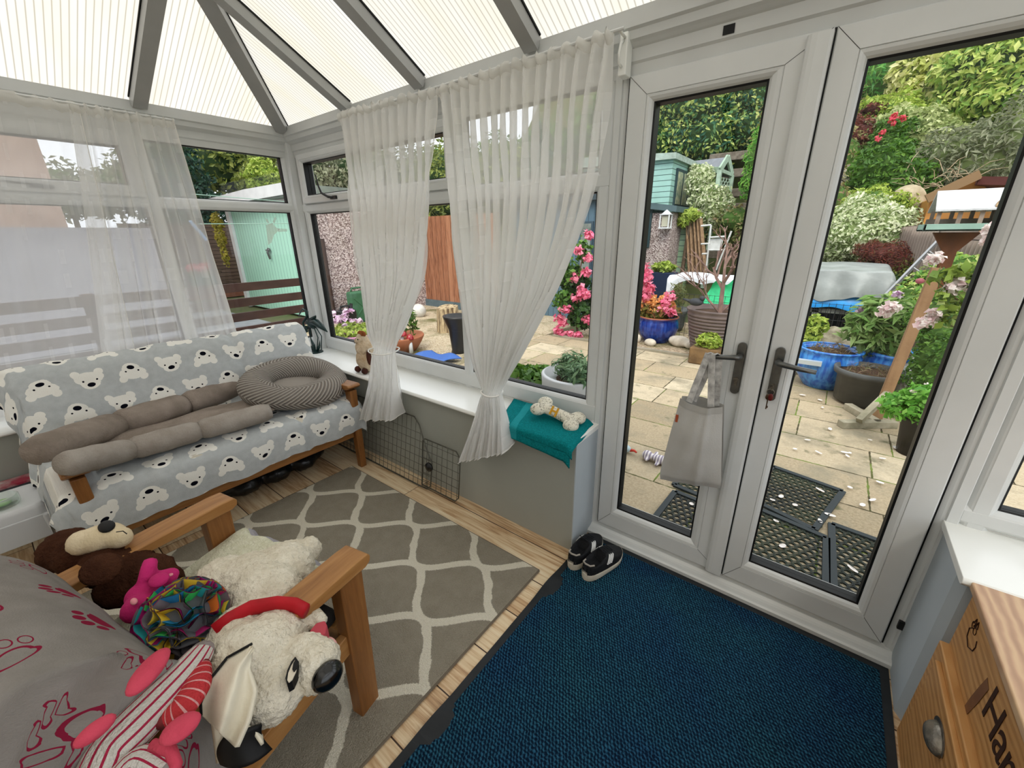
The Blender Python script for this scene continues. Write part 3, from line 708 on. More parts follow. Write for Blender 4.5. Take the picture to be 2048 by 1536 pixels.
side_curtain('voile_curtain', (133, 196), (338, 215), (175, 700), (470, 655), 8, .026, 9, 'gathered white voile curtain spreading down behind the bear print blanket')
m = MB(); m.tube([(-3.235, -1.6, 2.17), (-3.235, 1.0, 2.17)], .006, 8); tag(m.build('curtain_rod', M_upvc), 'thin white curtain rod over the left window', 'curtain rod')
# ------------------------------------------------------------------ two-seat futon under the bear print blanket
fu = empty('futon_sofa', (-2.65, .7, 0), 'low pine framed two-seat sofa bed under the left window', 'sofa')
def leg(mb, x, y, zt, w0=.062, w1=.045, d0=.05): mb.beam((x, y, 0), (x, y, zt), w1, d0*.85, up=(0, 1, 0), w2=w0, h2=d0)
for (x, y) in ((-2.385, 1.345), (-2.385, .055), (-3.0, 1.345), (-3.0, .055)):
    m = MB(); leg(m, x, y, .575); m.build('leg', M_pinev, fu, bevel=.004)
for y in (1.345, .055):
    m = MB(); m.grid(lambda u, v: (-3.04+.70*u, y-.045+.09*v, .615-.012*math.cos(PI*2*u)*.5-.006*abs(v-.5)*2), 24, 4)
    m = MB(); m.prism([(x, y-.045, z) for x, z in [(-3.05, .578), (-2.45, .578), (-2.36, .585), (-2.335, .6), (-2.333, .612), (-2.35, .62), (-2.5, .612), (-2.75, .606), (-3.05, .612)]], (0, 0, 0), (0, .09, 0)); m.build('arm', M_pinex, fu, bevel=.006)
m = MB(); m.box(-2.41, -2.385, .08, 1.32, .235, .30); m.build('front_rail', M_pine, fu, bevel=.004)
m = MB(); m.box(-3.0, -2.975, .08, 1.32, .235, .30); m.build('back_rail', M_pine, fu, bevel=.004)
for y in (1.335, .065):
    m = MB(); m.box(-3.0, -2.39, y-.012, y+.012, .24, .31); m.build('side_rail', M_pinex, fu, bevel=.003)
m = MB(); m.box(-2.99, -2.36, .075, 1.325, .30, .50); m.build('seat_mattress', mat('cream_ticking', 'c9c2b2', rough=.9), fu, bevel=.04, seg=4)
m = MB(); m.prism([(-2.88, 0, .50), (-2.96, 0, .90), (-3.05, 0, .91), (-3.0, 0, .40)], (0, .03, 0), (0, 1.37, 0)); m.build('back_mattress', _mc['cream_ticking'], fu, bevel=.04, seg=4)
# blanket
rnd = random.Random(11); bw = [wob(rnd, 7, 1, 8) for _ in range(8)]
prof = [(-3.095, .62), (-3.10, .80), (-3.088, .925), (-3.045, .952), (-2.985, .945), (-2.945, .90), (-2.91, .76), (-2.885, .61), (-2.855, .55), (-2.79, .532), (-2.62, .525), (-2.45, .52), (-2.375, .505), (-2.345, .465), (-2.34, .38), (-2.345, .29)]
plen = [0]
for a, b in zip(prof, prof[1:]): plen.append(plen[-1]+math.dist(a, b))
def bprof(s):
    s = s*plen[-1]
    for i in range(len(plen)-1):
        if s <= plen[i+1]+1e-9: t = (s-plen[i])/(plen[i+1]-plen[i]); return prof[i][0]+(prof[i+1][0]-prof[i][0])*t, prof[i][1]+(prof[i+1][1]-prof[i][1])*t
    return prof[-1]
def blanket(u, v):
    # u along the sofa (0 left end drape .. 1 right end), v over the back, seat and down the front
    s_ = u*1.62
    x, z = (sum(bprof(min(1, max(0, v+k*.012)))[i] for k in (-1, 0, 1))/3 for i in (0, 1))
    drop = max(0, .17-s_); y = -.005+(s_-.17) if s_ > .17 else -.008-.05*math.sin(drop*9)
    if s_ <= .17:
        z -= drop*(1 if v < .85 else .4); x += .02*bw[6](v*2+s_*3)
        y += .022*bw[0](v*2.3)-.02*drop
    over = max(0, y-1.37)
    y = min(y, 1.395)+.01*bw[1](v*1.5)
    z -= over*1.2
    if y < .11 and -3.0 < x < -2.43: z = max(z, .634-max(0, drop-.02)*1.1)
    front = max(0, (v-.78)/.22)
    # hem line of the front: longer at the left, short at the right
    hl = .10*max(0, .35-(y))*front+.02*bw[2](u*1.2)*front+.03*max(0, .15-y)*front
    z -= hl; x += .018*front*bw[3](u*2.2+.1*v)+.02*front*max(0, .3-y)
    n1 = .006*bw[4](u*3+v*.7)+.005*bw[5](v*3-u*1.1)
    # crease where the back cloth is tucked
    n1 -= .014*math.exp(-((u-.66-.07*v)/.012)**2)
    z += n1; x += n1*.6
    return (x, y, z)
tw = empty('bear_blanket', (-2.7, .7, .45), 'pale grey fleece blanket printed with white bear faces, spread over the sofa bed', 'blanket')
MB().grid(blanket, 150, 90, uvf=lambda u, v: (u*1.62, -v*plen[-1])).build('blanket_cloth', M_bears, tw, smooth=True)
# brown folded dog mat with two bolsters
M_brown = mat('taupe_plush', '988c82', '81766c', 9, rough=.95, spec=.05, bump=.5, bscale=120)
M_browng = mat('taupe_grey_plush', 'a39c94', '90877e', 9, rough=.95, spec=.05, bump=.5, bscale=120)
dmr = empty('plush_pet_mat', (-2.65, .5, .45), 'long taupe plush pet mat with raised bolster sides lying on the bear print blanket', 'pet bed')
def bolster(pts, rs, nm, mt, sq=.85):
    m = MB(); n = len(pts); P2 = []; R2 = []
    rr = random.Random(len(pts)); wv = wob(rr, 6, .06, 6)
    for i in range((n-1)*10+1):
        k = min(i//10, n-2); f = (i-k*10)/10; P2.append(Vector(pts[k]).lerp(Vector(pts[k+1]), f)); r = rs[k]+(rs[k+1]-rs[k])*f
        e = (min(i, (n-1)*10-i)+.8)/2.0; r *= math.sqrt(max(.02, 1-(1-min(1, e))**2)); R2.append(r*(1+wv(i/(n*10))))
    m.tube(P2, R2, 18, flat=sq); return m.build(nm, mt, dmr, smooth=True)
Bk = [P(x, y, z=.61+zz) for x, y, zz in ((72, 905, .07), (235, 848, .01), (372, 808, 0), (480, 772, 0))]; Bf = [P(x, y, z=.59+zz) for x, y, zz in ((125, 930, .08), (262, 898, .01), (400, 860, 0), (540, 822, 0))]
for k in range(3):
    bolster([Bk[k], Bk[k+1]], [.083, .078], 'bolster', M_brown); bolster([Bf[k], Bf[k+1]], [.064, .060], 'bolster', M_browng)
MB().grid(lambda u, v: (-2.83+.33*u+.06*v, -.01+.9*v, .578+.02*math.sin(PI*u)+.07*max(0, 1-v*7)+.006*math.sin(v*19+2*math.sin(u*6))), 30, 50).box(-2.79, -2.52, .05, .87, .522, .54).build('padded_base', M_brown, dmr, smooth=True)
# grey ribbed oval bed
def mk_rib():
    n = N('ribbed_grey_plush', .95, .05); x, y, z = n.sep(n.coord('UV'))
    zz = n.M('ABSOLUTE', n.M('SUBTRACT', n.M('FRACT', n.M('MULTIPLY', y, 2.0)), .5))
    w = n.M('SINE', n.M('MULTIPLY', n.M('ADD', x, n.M('MULTIPLY', zz, .16)), 2*PI*62))
    n.col(n.mix(n.step(w, -1, .5), '776f68', 'aaa39a')); n.bump(w, .9, .006); return n.m
M_rib = mk_rib()
ob_ = empty('oval_pet_bed', (-2.62, 1.15, .5), 'oval ribbed grey plush pet bed resting at the right end of the sofa bed', 'pet bed')
Mt = Matrix.Translation((-2.63, 1.12, .64)) @ Matrix.Rotation(math.radians(-4), 4, 'X') @ Matrix.Rotation(math.radians(16), 4, 'Y')
def tor(u, v):
    a = 2*PI*u; b = 2*PI*v; rr = .088+.008*math.sin(3*a); R1, R2_ = .185, .235
    q = Vector(((R1+rr*math.cos(b))*math.cos(a), (R2_+rr*math.cos(b))*math.sin(a), rr*.85*math.sin(b)))
    return tuple(Mt @ q)
MB().grid(tor, 90, 28, uvf=lambda u, v: (u, v)).build('ring_cushion', M_rib, ob_, smooth=True)
m = MB(); m.ell((0, 0, -.045), (.19, .24, .035), 24, 10, M=Mt.to_3x3().to_4x4()); m.v = [(p[0]+Mt.translation.x, p[1]+Mt.translation.y, p[2]+Mt.translation.z) for p in m.v]; m.build('inner_pad', M_rib, ob_, smooth=True)
# black bag pushed under the sofa
m = MB(); 
for i in range(7): m.ell((-2.78+.07*(i % 2), .62+.09*i, .08), (.15, .11, .075), 14, 8)
bb = m.build('black_bin_bag', mat('black_polythene', '0b0c10', rough=.35, spec=.5, bump=.6, bscale=25)); fuse(bb, .02, 2, .03, .06); tag(bb, 'crumpled black plastic bag pushed under the sofa bed', 'bag')
# ------------------------------------------------------------------ armchair
CO = Vector((-1.3225, .4425, 0)); CRt = Vector((.98, .2, 0)).normalized(); CFw = Vector((-.2, .98, 0)).normalized()
def ch(u, v, z): q = CO+CRt*u+CFw*v; return Vector((q.x, q.y, z))
ac = empty('armchair', ch(0, -.35, 0), 'pine framed low armchair with flat arms, heaped with soft toys on the rug', 'armchair')
def local_pine(nm, c):
    return nm
M_pc = N('oiled_pine_chair', .4, .35)
vv = M_pc.coord('Object')
mp_ = M_pc.t.nodes.new('ShaderNodeMapping'); M_pc.t.links.new(vv, mp_.inputs[0]); mp_.inputs['Rotation'].default_value = (0, 0, math.radians(-11.5))
a_ = M_pc.noise(M_pc.scale(mp_.outputs[0], 12, 1.2, 12), 2.2, 5, .6, 1.0)
M_pc.col(M_pc.ramp(a_, [(.3, '80552c'), (.5, '9c6d3c'), (.7, 'ad7f4c')])).bump(a_, .12, .003); M_pc = M_pc.m
for u in (-.328, .328):
    m = MB(); sec = []
    prof = [(-.66, .592), (-.30, .590), (-.16, .582), (-.02, .576), (0, .585), (.004, .603), (-.006, .617), (-.05, .621), (-.3, .621), (-.66, .621)]
    m.prism([ch(u-.046, v, z) for v, z in prof], (0, 0, 0), CRt*.092); m.build('arm', M_pc, ac, bevel=.005)
    m = MB(); a = ch(u, -.075, 0); 
    m.beam(ch(u, -.075, 0), ch(u, -.06, .585), .046, .075, up=CFw, w2=.05, h2=.085); m.build('leg', M_pinev, ac, bevel=.004)
    m = MB(); m.beam(ch(u, -.60, 0), ch(u, -.57, .592), .046, .06, up=CFw); m.build('leg', M_pinev, ac, bevel=.004)
    m = MB(); m.beam(ch(u, -.10, .33), ch(u, -.59, .27), .028, .075); m.build('side_rail', M_pc, ac, bevel=.004)
m = MB(); m.beam(ch(-.3, -.09, .335), ch(.3, -.09, .335), .026, .07); m.build('front_rail', M_pc, ac, bevel=.003)
m = MB(); m.beam(ch(-.3, -.585, .27), ch(.3, -.585, .27), .026, .07); m.build('back_rail', M_pc, ac, bevel=.003)
for u in (-.27, .27):
    m = MB(); m.beam(ch(u, -.53, .30), ch(u, -.74, .84), .035, .05); m.build('back_post', M_pc, ac, bevel=.003)
m = MB(); m.prism([ch(-.28, v, z) for v, z in [(-.07, .37), (-.07, .42), (-.52, .37), (-.54, .31)]], (0, 0, 0), CRt*.56); m.build('seat_cushion', mat('dark_cushion', '23211f', rough=.9), ac, bevel=.03, seg=3)
m = MB(); m.prism([ch(-.28, v, z) for v, z in [(-.47, .40), (-.60, .80), (-.72, .79), (-.60, .36)]], (0, 0, 0), CRt*.56); m.build('back_cushion', _mc['dark_cushion'], ac, bevel=.05, seg=4)
# sherpa blanket on the seat
M_sherpa = mat('cream_sherpa', 'dedcc6', 'cfcdb2', 40, rough=.95, spec=.05, bump=1.0, bscale=110)
def mk_dots():
    n = N('grey_fleece_pink_spots', .95, .05); v = n.coord('Object'); d = n.voro(v, 12.5); n.col(n.mix(n.M('LESS_THAN', d, .3), '9b979b', 'd8a3b0')); n.bump(n.noise(v, 200, 2), .4, .004); return n.m
M_dots = mk_dots()
sh = empty('sherpa_throw', ch(0, -.1, .43), 'cream sherpa throw with a pink spotted grey reverse on the armchair seat', 'throw')
rnd = random.Random(5); sw = [wob(rnd, 6, 1, 5) for _ in range(5)]
def sherpa(u, v, off=0):
    # u across, v from the back of the seat to the hanging front edge
    uu = -.295+.545*u*(1-.03*v); vv_ = -.46+.455*min(1, v/.62); z = .425+.05*min(1, v/.5)
    if v > .62:
        t = (v-.62)/.38; vv_ = -.005+.05*math.sin(t*1.3); z = .475-.17*t*t-.04*t
        uu += .05*t*(u-.5)
    z += .014*sw[0](u+v*.5)+.016*sw[1](v*1.2)
    
    return ch(uu+.012*sw[2](v), vv_+.02*sw[3](u), z-off)
m = MB(); m.grid(sherpa, 50, 60); m.build('sherpa_face', M_sherpa, sh, smooth=True)
m = MB(); m.grid(lambda u, v: (lambda p: p)(sherpa(u, min(1.0, v*1.03), .014)+CFw*(.016 if v > .6 else 0)), 50, 60); m.build('fleece_backing', M_dots, sh, smooth=True)
# grey paw print blanket over the chair back
def mk_paws():
    n = N('paw_print_fleece', .95, .05); x, y, z = n.sep(n.coord('UV'))
    sx, sy = .19, .17
    row = n.M('FLOOR', n.M('DIVIDE', y, sy)); xs = n.M('ADD', n.M('DIVIDE', x, sx), n.M('MULTIPLY', row, .5)); cx = n.M('FLOOR', xs)
    u0 = n.M('MULTIPLY', n.M('SUBTRACT', n.M('FRACT', xs), .5), sx); w0 = n.M('MULTIPLY', n.M('SUBTRACT', n.M('FRACT', n.M('DIVIDE', y, sy)), .5), sy)
    r = n.M('MULTIPLY', n.M('SUBTRACT', n.white(n.vec(cx, row, 2.0)), .5), 2.6)
    cs, sn = n.M('COSINE', r), n.M('SINE', r)
    u = n.M('SUBTRACT', n.M('MULTIPLY', u0, cs), n.M('MULTIPLY', w0, sn)); w = n.M('ADD', n.M('MULTIPLY', u0, sn), n.M('MULTIPLY', w0, cs)); au = n.M('ABSOLUTE', u)
    def el(cx_, cy_, rx, ry, a):
        p = n.M('DIVIDE', n.M('SUBTRACT', a, cx_), rx); q = n.M('DIVIDE', n.M('SUBTRACT', w, cy_), ry)
        return n.M('SQRT', n.M('ADD', n.M('MULTIPLY', p, p), n.M('MULTIPLY', q, q)))
    d = n.M('MINIMUM', n.M('MINIMUM', el(0, -.014, .030, .022, u), el(0, -.022, .036, .014, u)), n.M('MINIMUM', el(.012, .030, .0105, .0155, au), el(.035, .014, .010, .0145, au)))
    outl = n.M('GREATER_THAN', n.white(n.vec(cx, row, 7.0)), .5)
    fill = n.M('LESS_THAN', d, 1.0); hole = n.M('MULTIPLY', outl, n.M('LESS_THAN', d, .78)); f = n.M('MULTIPLY', fill, n.M('SUBTRACT', 1.0, hole))
    base = n.mix(n.step(n.noise(n.coord('UV'), 12, 3), .3, .7), '7d7873', '8c8782')
    n.col(n.mix(f, base, '801f38')); n.bump(n.noise(n.coord('UV'), 300, 2), .5, .003); return n.m
M_paws = mk_paws()
pb = empty('paw_blanket', ch(0, -.6, .8), 'grey fleece blanket with dark red paw prints draped over the armchair back', 'blanket')
rnd = random.Random(21); pw = [wob(rnd, 6, 1, 4) for _ in range(6)]
pprof = [(-.86, .40), (-.84, .66), (-.78, .80), (-.70, .872), (-.61, .872), (-.525, .80), (-.475, .70), (-.44, .58), (-.42, .46), (-.40, .42)]
pl_ = [0]
for a, b in zip(pprof, pprof[1:]): pl_.append(pl_[-1]+math.dist(a, b))
def pp(s):
    s = min(max(s, 0), 1)*pl_[-1]
    for i in range(len(pl_)-1):
        if s <= pl_[i+1]+1e-9: t = (s-pl_[i])/(pl_[i+1]-pl_[i]); return [pprof[i][k]+(pprof[i+1][k]-pprof[i][k])*t for k in (0, 1)]
    return list(pprof[-1])
def pawb(u, v):
    v_, z = [sum(pp(v+k*.03)[i] for k in (-2, -1, 0, 1, 2))/5 for i in (0, 1)]
    uu = -.40+.90*min(u, .78)
    bul = math.cos(PI*(u-.45)*.8); z += .03*(bul-1)
    side = max(0, .1-u)/.1
    z -= side*side*.09; uu += .05*side*side
    if u > .78: t = (u-.78)/.22; uu += .03*math.sin(t*2); z -= .34*t**1.3; v_ += .03*pw[4](v*2+t)
    z += .007*pw[0](u+v*.4); v_ += .008*pw[1](v+u)
    # heavier folds low on the right-hand side near the view's corner
    k = max(0, u-.55)*max(0, v-.6); v_ += k*.3*pw[2](u*2.5); z += k*.3*pw[3](v*2)
    return ch(uu, v_, z)
MB().grid(pawb, 90, 110, uvf=lambda u, v: (u*.98, -v*pl_[-1])).build('blanket_cloth', M_paws, pb, smooth=True)
# ---------------- soft toys
M_fur = mat('cream_curly_plush', 'e3dccb', 'd3cab6', 16, rough=.95, spec=.05, bump=1.0, bscale=85)
M_furf = mat('cream_flat_plush', 'e0d9c6', 'd5cdb8', 6, rough=.8, spec=.1, bump=.15, bscale=80)
M_ink = mat('black_felt', '08080a', rough=.6)
M_nose = mat('glossy_black_nose', '060607', rough=.2, spec=.6)
M_redc = mat('red_collar', 'b3101f', 'a00c19', 20, rough=.6)
dg = empty('white_plush_dog', P(560, 1290, z=.5), 'big cream curly plush dog with a red collar, flopped over the armchair arm', 'soft toy')
# body lying across the seat; head hanging over the side rail
bd = MB()
b0 = P(500, 1150, z=.56); b1 = P(565, 1135, z=.545); b2 = P(605, 1105, z=.54)
hc = P(545, 1305, z=.575)
for q, r in ((P(450, 1165, z=.55), (.10, .085, .06)), (P(505, 1165, z=.555), (.115, .10, .07)), (P(560, 1140, z=.55), (.10, .10, .065)), (P(530, 1190, z=.565), (.115, .095, .075))): bd.ell(q, r, 20, 12)
bd.ell(P(618, 1098, z=.545), (.042, .04, .04), 14, 8)      # hind paw
bd.tube([P(565, 1120, z=.54), P(595, 1105, z=.545), P(625, 1100, z=.545)], [.055, .045, .03], 12)
bd.tube([P(595, 1160, z=.54), P(612, 1140, z=.53)], [.04, .03], 12)
# head: skull, cheek and long muzzle pointing right and slightly down
head = [(P(502, 1325, z=.575), (.100, .100, .085)), (P(540, 1375, z=.555), (.078, .075, .07)), (P(548, 1280, z=.575), (.072, .072, .07)), (P(478, 1275, z=.575), (.08, .075, .07)), (P(520, 1250, z=.575), (.07, .06, .06)),
        (P(612, 1315, z=.575), (.050, .056, .055)), (P(634, 1325, z=.575), (.046, .054, .05)), (P(628, 1350, z=.565), (.040, .038, .04)), (P(590, 1248, z=.575), (.045, .035, .03)), (P(632, 1238, z=.572), (.036, .024, .022))]
for q, r in head: bd.ell(q, r, 20, 12)
ob = bd.build('body', M_fur, dg); fuse(ob, .0065, 6, .013, .011, .45)
cl = MB(); c_pts = [(432, 1262), (462, 1238), (505, 1215), (555, 1207), (590, 1210), (612, 1222)]
cp = [P(x, y, z=.650-.022*abs(i-2.2)/2.5) for i, (x, y) in enumerate(c_pts)]
cl.tube(cp, [.014]*6, 10, flat=1.6); cl.build('collar', M_redc, dg, smooth=True)
def patch(nm, pts, z, m, parent, th=.006, up=.0):
    """small stitched-on cloth shape"""
    q = [P(x, y, z=z) for x, y in pts]; c = sum(q, Vector())/len(q)
    mb = MB(); mb.prism(q, (0, 0, 0), (0, 0, th)); return mb.build(nm, m, parent, bevel=.002)
# ear: folded flap hanging to the lower left
ear = MB()
def earf(u, v):
    L_ = [(505, 1290), (455, 1318), (418, 1365), (402, 1410), (404, 1432)]; R_ = [(508, 1296), (498, 1345), (508, 1385), (495, 1440), (470, 1495)]
    k = v*4; i = min(int(k), 3); f = k-i
    a = Vector(L_[i]).lerp(Vector(L_[i+1]), f); b = Vector(R_[i]).lerp(Vector(R_[i+1]), f); q = a.lerp(b, u)
    z = .70-.045*v-.06*v*v+.018*math.sin(PI*u)-.022*math.sin(u*2*PI*1.5)*v
    return P(q.x, q.y, z=z)
ear.grid(earf, 24, 30); e_ = ear.build('ear', M_furf, dg, smooth=True); so_ = e_.modifiers.new('thick', 'SOLIDIFY'); so_.thickness = .008
et = MB(); et.tube([earf(0, j/20)+Vector((0, 0, .004)) for j in range(21)], .0028, 6); et.build('ear_piping', M_ink, dg, smooth=True)
m = MB(); m.grid(lambda u, v: P(*Vector((430+50*u+10*v, 1440+80*v-10*u)), z=.60-.1*v+.012*math.sin(u*6)), 8, 10)
e2 = m.build('far_ear', M_furf, dg, smooth=True); e2.modifiers.new('thick', 'SOLIDIFY').thickness = .008
m = MB(); m.grid(lambda u, v: P(*Vector((452+70*u-6*v+26*u*v-10*math.sin(PI*v), 1470-24*u+(72-18*abs(2*u-1)**2)*v)), z=.585-.06*v+.012*math.sin(PI*u)), 8, 10)
e3 = m.build('black_tail_patch', M_ink, dg, smooth=True); e3.modifiers.new('thick', 'SOLIDIFY').thickness = .006
m = MB(); m.grid(lambda u, v: P(488+6*u+(34-8*u)*v, 1440+4*u+(52-22*u)*v, z=.605-.05*v), 6, 8); e4 = m.build('ear_flap', M_furf, dg, smooth=True); e4.modifiers.new('thick', 'SOLIDIFY').thickness = .006
# eye, nose, mouth
def facing_disc(mb, c, rx, ry, ang, nrm, th=.004, mi=0):
    nrm = Vector(nrm).normalized(); a = nrm.cross(Vector((0, 0, 1))).normalized(); b = nrm.cross(a)
    a2 = a*math.cos(ang)+b*math.sin(ang); b2 = -a*math.sin(ang)+b*math.cos(ang)
    pts = [c+a2*rx*math.cos(t)+b2*ry*math.sin(t) for t in np.linspace(0, 2*PI, 25)[:-1]]
    mb.prism(pts, (0, 0, 0), nrm*th, mi)
def tocam(p): return (CAM-p).normalized()
ec = P(588, 1348, z=.625); v_ = tocam(ec)
def lift(px, py, z): return P(px, py, z=z)
m = MB(); m.prism([lift(x, y, .612) for x, y in [(592, 1318), (584, 1328), (576, 1345), (572, 1362), (575, 1372), (585, 1366), (593, 1348), (598, 1328)]], (0, 0, -.02), (0, 0, .008)); m.build('eye_rim', M_ink, dg)
m = MB(); m.prism([lift(x, y, .6205) for x, y in [(590, 1322), (583, 1333), (577, 1348), (575, 1362), (578, 1366), (585, 1360), (592, 1345), (596, 1328)]], (0, 0, 0), (0, 0, .003)); m.build('eye_white', mat('eye_white_felt', 'd8cfbd', rough=.7), dg)
m = MB(); m.prism([lift(x, y, .6235) for x, y in [(593, 1318), (587, 1328), (585, 1340), (588, 1345), (594, 1338), (598, 1325)]], (0, 0, 0), (0, 0, .003)); m.build('pupil', M_ink, dg)
m = MB(); m.ell(P(655, 1352, z=.578), (.026, .036, .032), 18, 12); m.build('nose', M_nose, dg, smooth=True)
m = MB(); m.prism([lift(x, y, .612) for x, y in [(618, 1262), (632, 1245), (650, 1240), (654, 1250), (650, 1268), (632, 1270)]], (0, 0, -.05), (0, 0, 0)); m.build('mouth_lining', mat('pink_red_felt', 'b2434f', rough=.8), dg, bevel=.004)
m = MB(); m.ell(P(664, 1284, z=.58), (.02, .008, .006)); m.build('tongue', mat('pale_pink_satin', 'dba2a0', rough=.6), dg, smooth=True)
# brown dog toy with cream muzzle, on the far arm
bw_ = empty('brown_plush_dog', P(230, 1120, z=.6), 'dark brown plush toy with a cream muzzle and floppy ear lying against the far arm', 'soft toy')
M_brf = mat('dark_brown_plush', '3a2218', '4c3022', 14, rough=.95, spec=.05, bump=1.0, bscale=130)
m = MB()
for x, y, z, r in ((135, 1100, .60, .07), (170, 1105, .60, .075), (215, 1130, .58, .07), (260, 1140, .56, .07), (300, 1150, .55, .065), (325, 1165, .53, .055), (240, 1175, .55, .06)): m.ell(P(x, y, z=z), (r, r, r*.9), 16, 10)
ob = m.build('body', M_brf, bw_); fuse(ob, .009, 4, .012, .015, .4)
m = MB()
for x, y, r in ((165, 1085, .045), (195, 1078, .05), (222, 1072, .048), (240, 1075, .038)): m.ell(P(x, y, z=.655), (r, r*.85, r*.8), 16, 10)
ob = m.build('muzzle', mat('cream_short_plush', 'd9c9ab', 'cdbb98', 10, rough=.9, bump=.4, bscale=120), bw_); fuse(ob, .007, 4, .004, .015)
m = MB(); m.ell(P(213, 1053, z=.69), (.034, .02, .012)); m.build('nose', M_ink, bw_, smooth=True)
m = MB(); m.ell(P(203, 1138, z=.655), (.048, .046, .018), 18, 10, M=Matrix.Rotation(.5, 4, 'Y')); m.build('ear', M_brf, bw_, smooth=True)
m = MB(); m.tube([P(232, 1064, z=.695), P(246, 1062, z=.69), P(254, 1068, z=.68)], .0015, 5); m.build('mouth_stitch', M_ink, bw_)
# pink toy
pk = empty('pink_plush_toy', P(300, 1175, z=.6), 'bright pink small plush animal tucked behind the rag ball', 'soft toy')
M_pk = mat('magenta_plush', 'c2216f', 'b01a60', 10, rough=.8, bump=.3, bscale=100)
m = MB()
for x, y, r in ((285, 1190, .038), (305, 1165, .034), (330, 1158, .03), (280, 1215, .04), (340, 1150, .022)): m.ell(P(x, y, z=.64), (r, r, r*.8), 16, 10)
m.tube([P(292, 1165, z=.665), P(297, 1140, z=.68), P(301, 1122, z=.685)], [.02, .019, .017], 12); ob = m.build('body', M_pk, pk); fuse(ob, .006, 3)
m = MB(); m.ell(P(318, 1160, z=.68), (.03, .022, .01)); m.build('ear', M_pk, pk, smooth=True)
for q_, r_ in ((P(341, 1150, z=.672), (.006, .006, .003)), (P(268, 1203, z=.68), (.013, .007, .006))): MB().ell(q_, r_).build('pale_spot', mat('pale_pink', 'dd8f97', rough=.7), pk, smooth=True)
# rag ball: many folded fleece strips
rb = empty('fleece_rag_ball', P(366, 1238, z=.62), 'multicoloured folded fleece rag ball between the soft toys', 'toy')
rc = P(366, 1238, z=.625); rnd = random.Random(3)
strip_cols = ['5f6064', '6d6569', '2f8f93', '8f1f5f', '3fae5a', '2e7fb0', 'c46a2e', 'd0b03a', '6b6468', 'a62a68']
mats_ = [mat('fleece_strip_%s' % nm, c, rough=.95, spec=.05) for nm, c in zip('ash plum teal wine lime blue amber gold stone rose'.split(), strip_cols)]
m = MB(); m.ell(rc, (.078, .078, .07), 20, 12, mi=0)
gold = PI*(3-math.sqrt(5))
for i in range(88):
    zz = 1-2*(i+.5)/88
    if zz < -.55: continue
    rr = math.sqrt(1-zz*zz); d = Vector((rr*math.cos(i*gold), rr*math.sin(i*gold), zz)); t = d.cross(Vector((rnd.uniform(-1, 1), rnd.uniform(-1, 1), rnd.uniform(-1, 1)))).normalized(); b = d.cross(t)
    L_ = rnd.uniform(.04, .06); ph = rnd.uniform(0, 6); am = rnd.uniform(.006, .013); c_ = rnd.choice((0, 0, 1, 8, 8, 2, 3, 4, 5, 6, 7, 9)); k2 = rnd.choice((0, 1, 8, 8, 2, 3, 4, 5, 9, 7))
    def fr(u, v, d=d, t=t, b=b, L_=L_, ph=ph, am=am):
        s = (u-.5)*2*L_*1.0; q = rc+(d*math.cos(s/.09)+t*math.sin(s/.09))*(.068+.030*v)+b*(am*math.sin(u*9+ph)+.004*(v-.5)); return q
    m.grid(fr, 12, 3, mi=c_)
    m.grid(lambda u, v, fr=fr, b=b: fr(u, v)+b*.0028, 12, 3, mi=k2)
m.build('strips', mats_, rb, smooth=True)
# striped fish toy
fs = empty('striped_plush_fish', P(300, 1420, z=.5), 'white and pink striped plush toy with coral pink feet beside the paw print blanket', 'soft toy')
def mk_st(nm, a, b, fr_, k=.16, thr=.3):
    n = N(nm, .95, .05); x, y, z = n.sep(n.coord('UV')); s_ = n.M('FRACT', n.M('MULTIPLY', x if fr_ > 0 else y, abs(fr_)))
    n.col(n.mix(n.M('LESS_THAN', s_, thr), a, b)); n.bump(n.M('ADD', n.noise(n.coord('Object'), 160, 2), n.M('MULTIPLY', s_, .6)), .8, .008); return n.m
M_s1 = mk_st('white_pink_striped_plush', 'c9c5be', 'a32c48', 13, thr=.25); M_s2 = mk_st('red_pink_striped_plush', 'bb3b40', 'd8a0a0', -9, thr=.18)
M_pinkf = mat('coral_pink_plush', 'cf4a60', 'bf3f55', 12, rough=.85, bump=.3, bscale=90)
def fat_tube(nm, pts, rs, m_, parent, sq=.75, n=22):
    K = 8; PP = []; RR = []
    V_ = [Vector(p) for p in pts]
    for i in range((len(V_)-1)*K+1):
        k = min(i//K, len(V_)-2); f = i/K-k; p0, p1, p2, p3 = V_[max(k-1, 0)], V_[k], V_[k+1], V_[min(k+2, len(V_)-1)]
        PP.append(.5*((2*p1)+(p2-p0)*f+(2*p0-5*p1+4*p2-p3)*f*f+(3*p1-p0-3*p2+p3)*f**3)); RR.append(rs[k]+(rs[k+1]-rs[k])*f)
    mb = MB(); cnt = len(PP); ref = None
    def f(u, v):
        i = v*(cnt-1); k = min(int(i), cnt-2); g = i-k; p = PP[k].lerp(PP[k+1], g); r = RR[k]+(RR[k+1]-RR[k])*g
        t = (PP[k+1]-PP[k]).normalized(); a = t.cross(Vector((0, 0, 1))).normalized(); b = a.cross(t)
        q = 2*PI*u; return p+a*r*math.cos(q)+b*r*sq*math.sin(q)
    mb.grid(f, n, cnt-1, uvf=lambda u, v: (u, v)); mb.ell(PP[0], (RR[0]*.98, RR[0]*.98, RR[0]*sq*.98), 16, 8); mb.ell(PP[-1], (RR[-1]*.98, RR[-1]*.98, RR[-1]*sq*.98), 16, 8)
    return mb.build(nm, m_, parent, smooth=True)
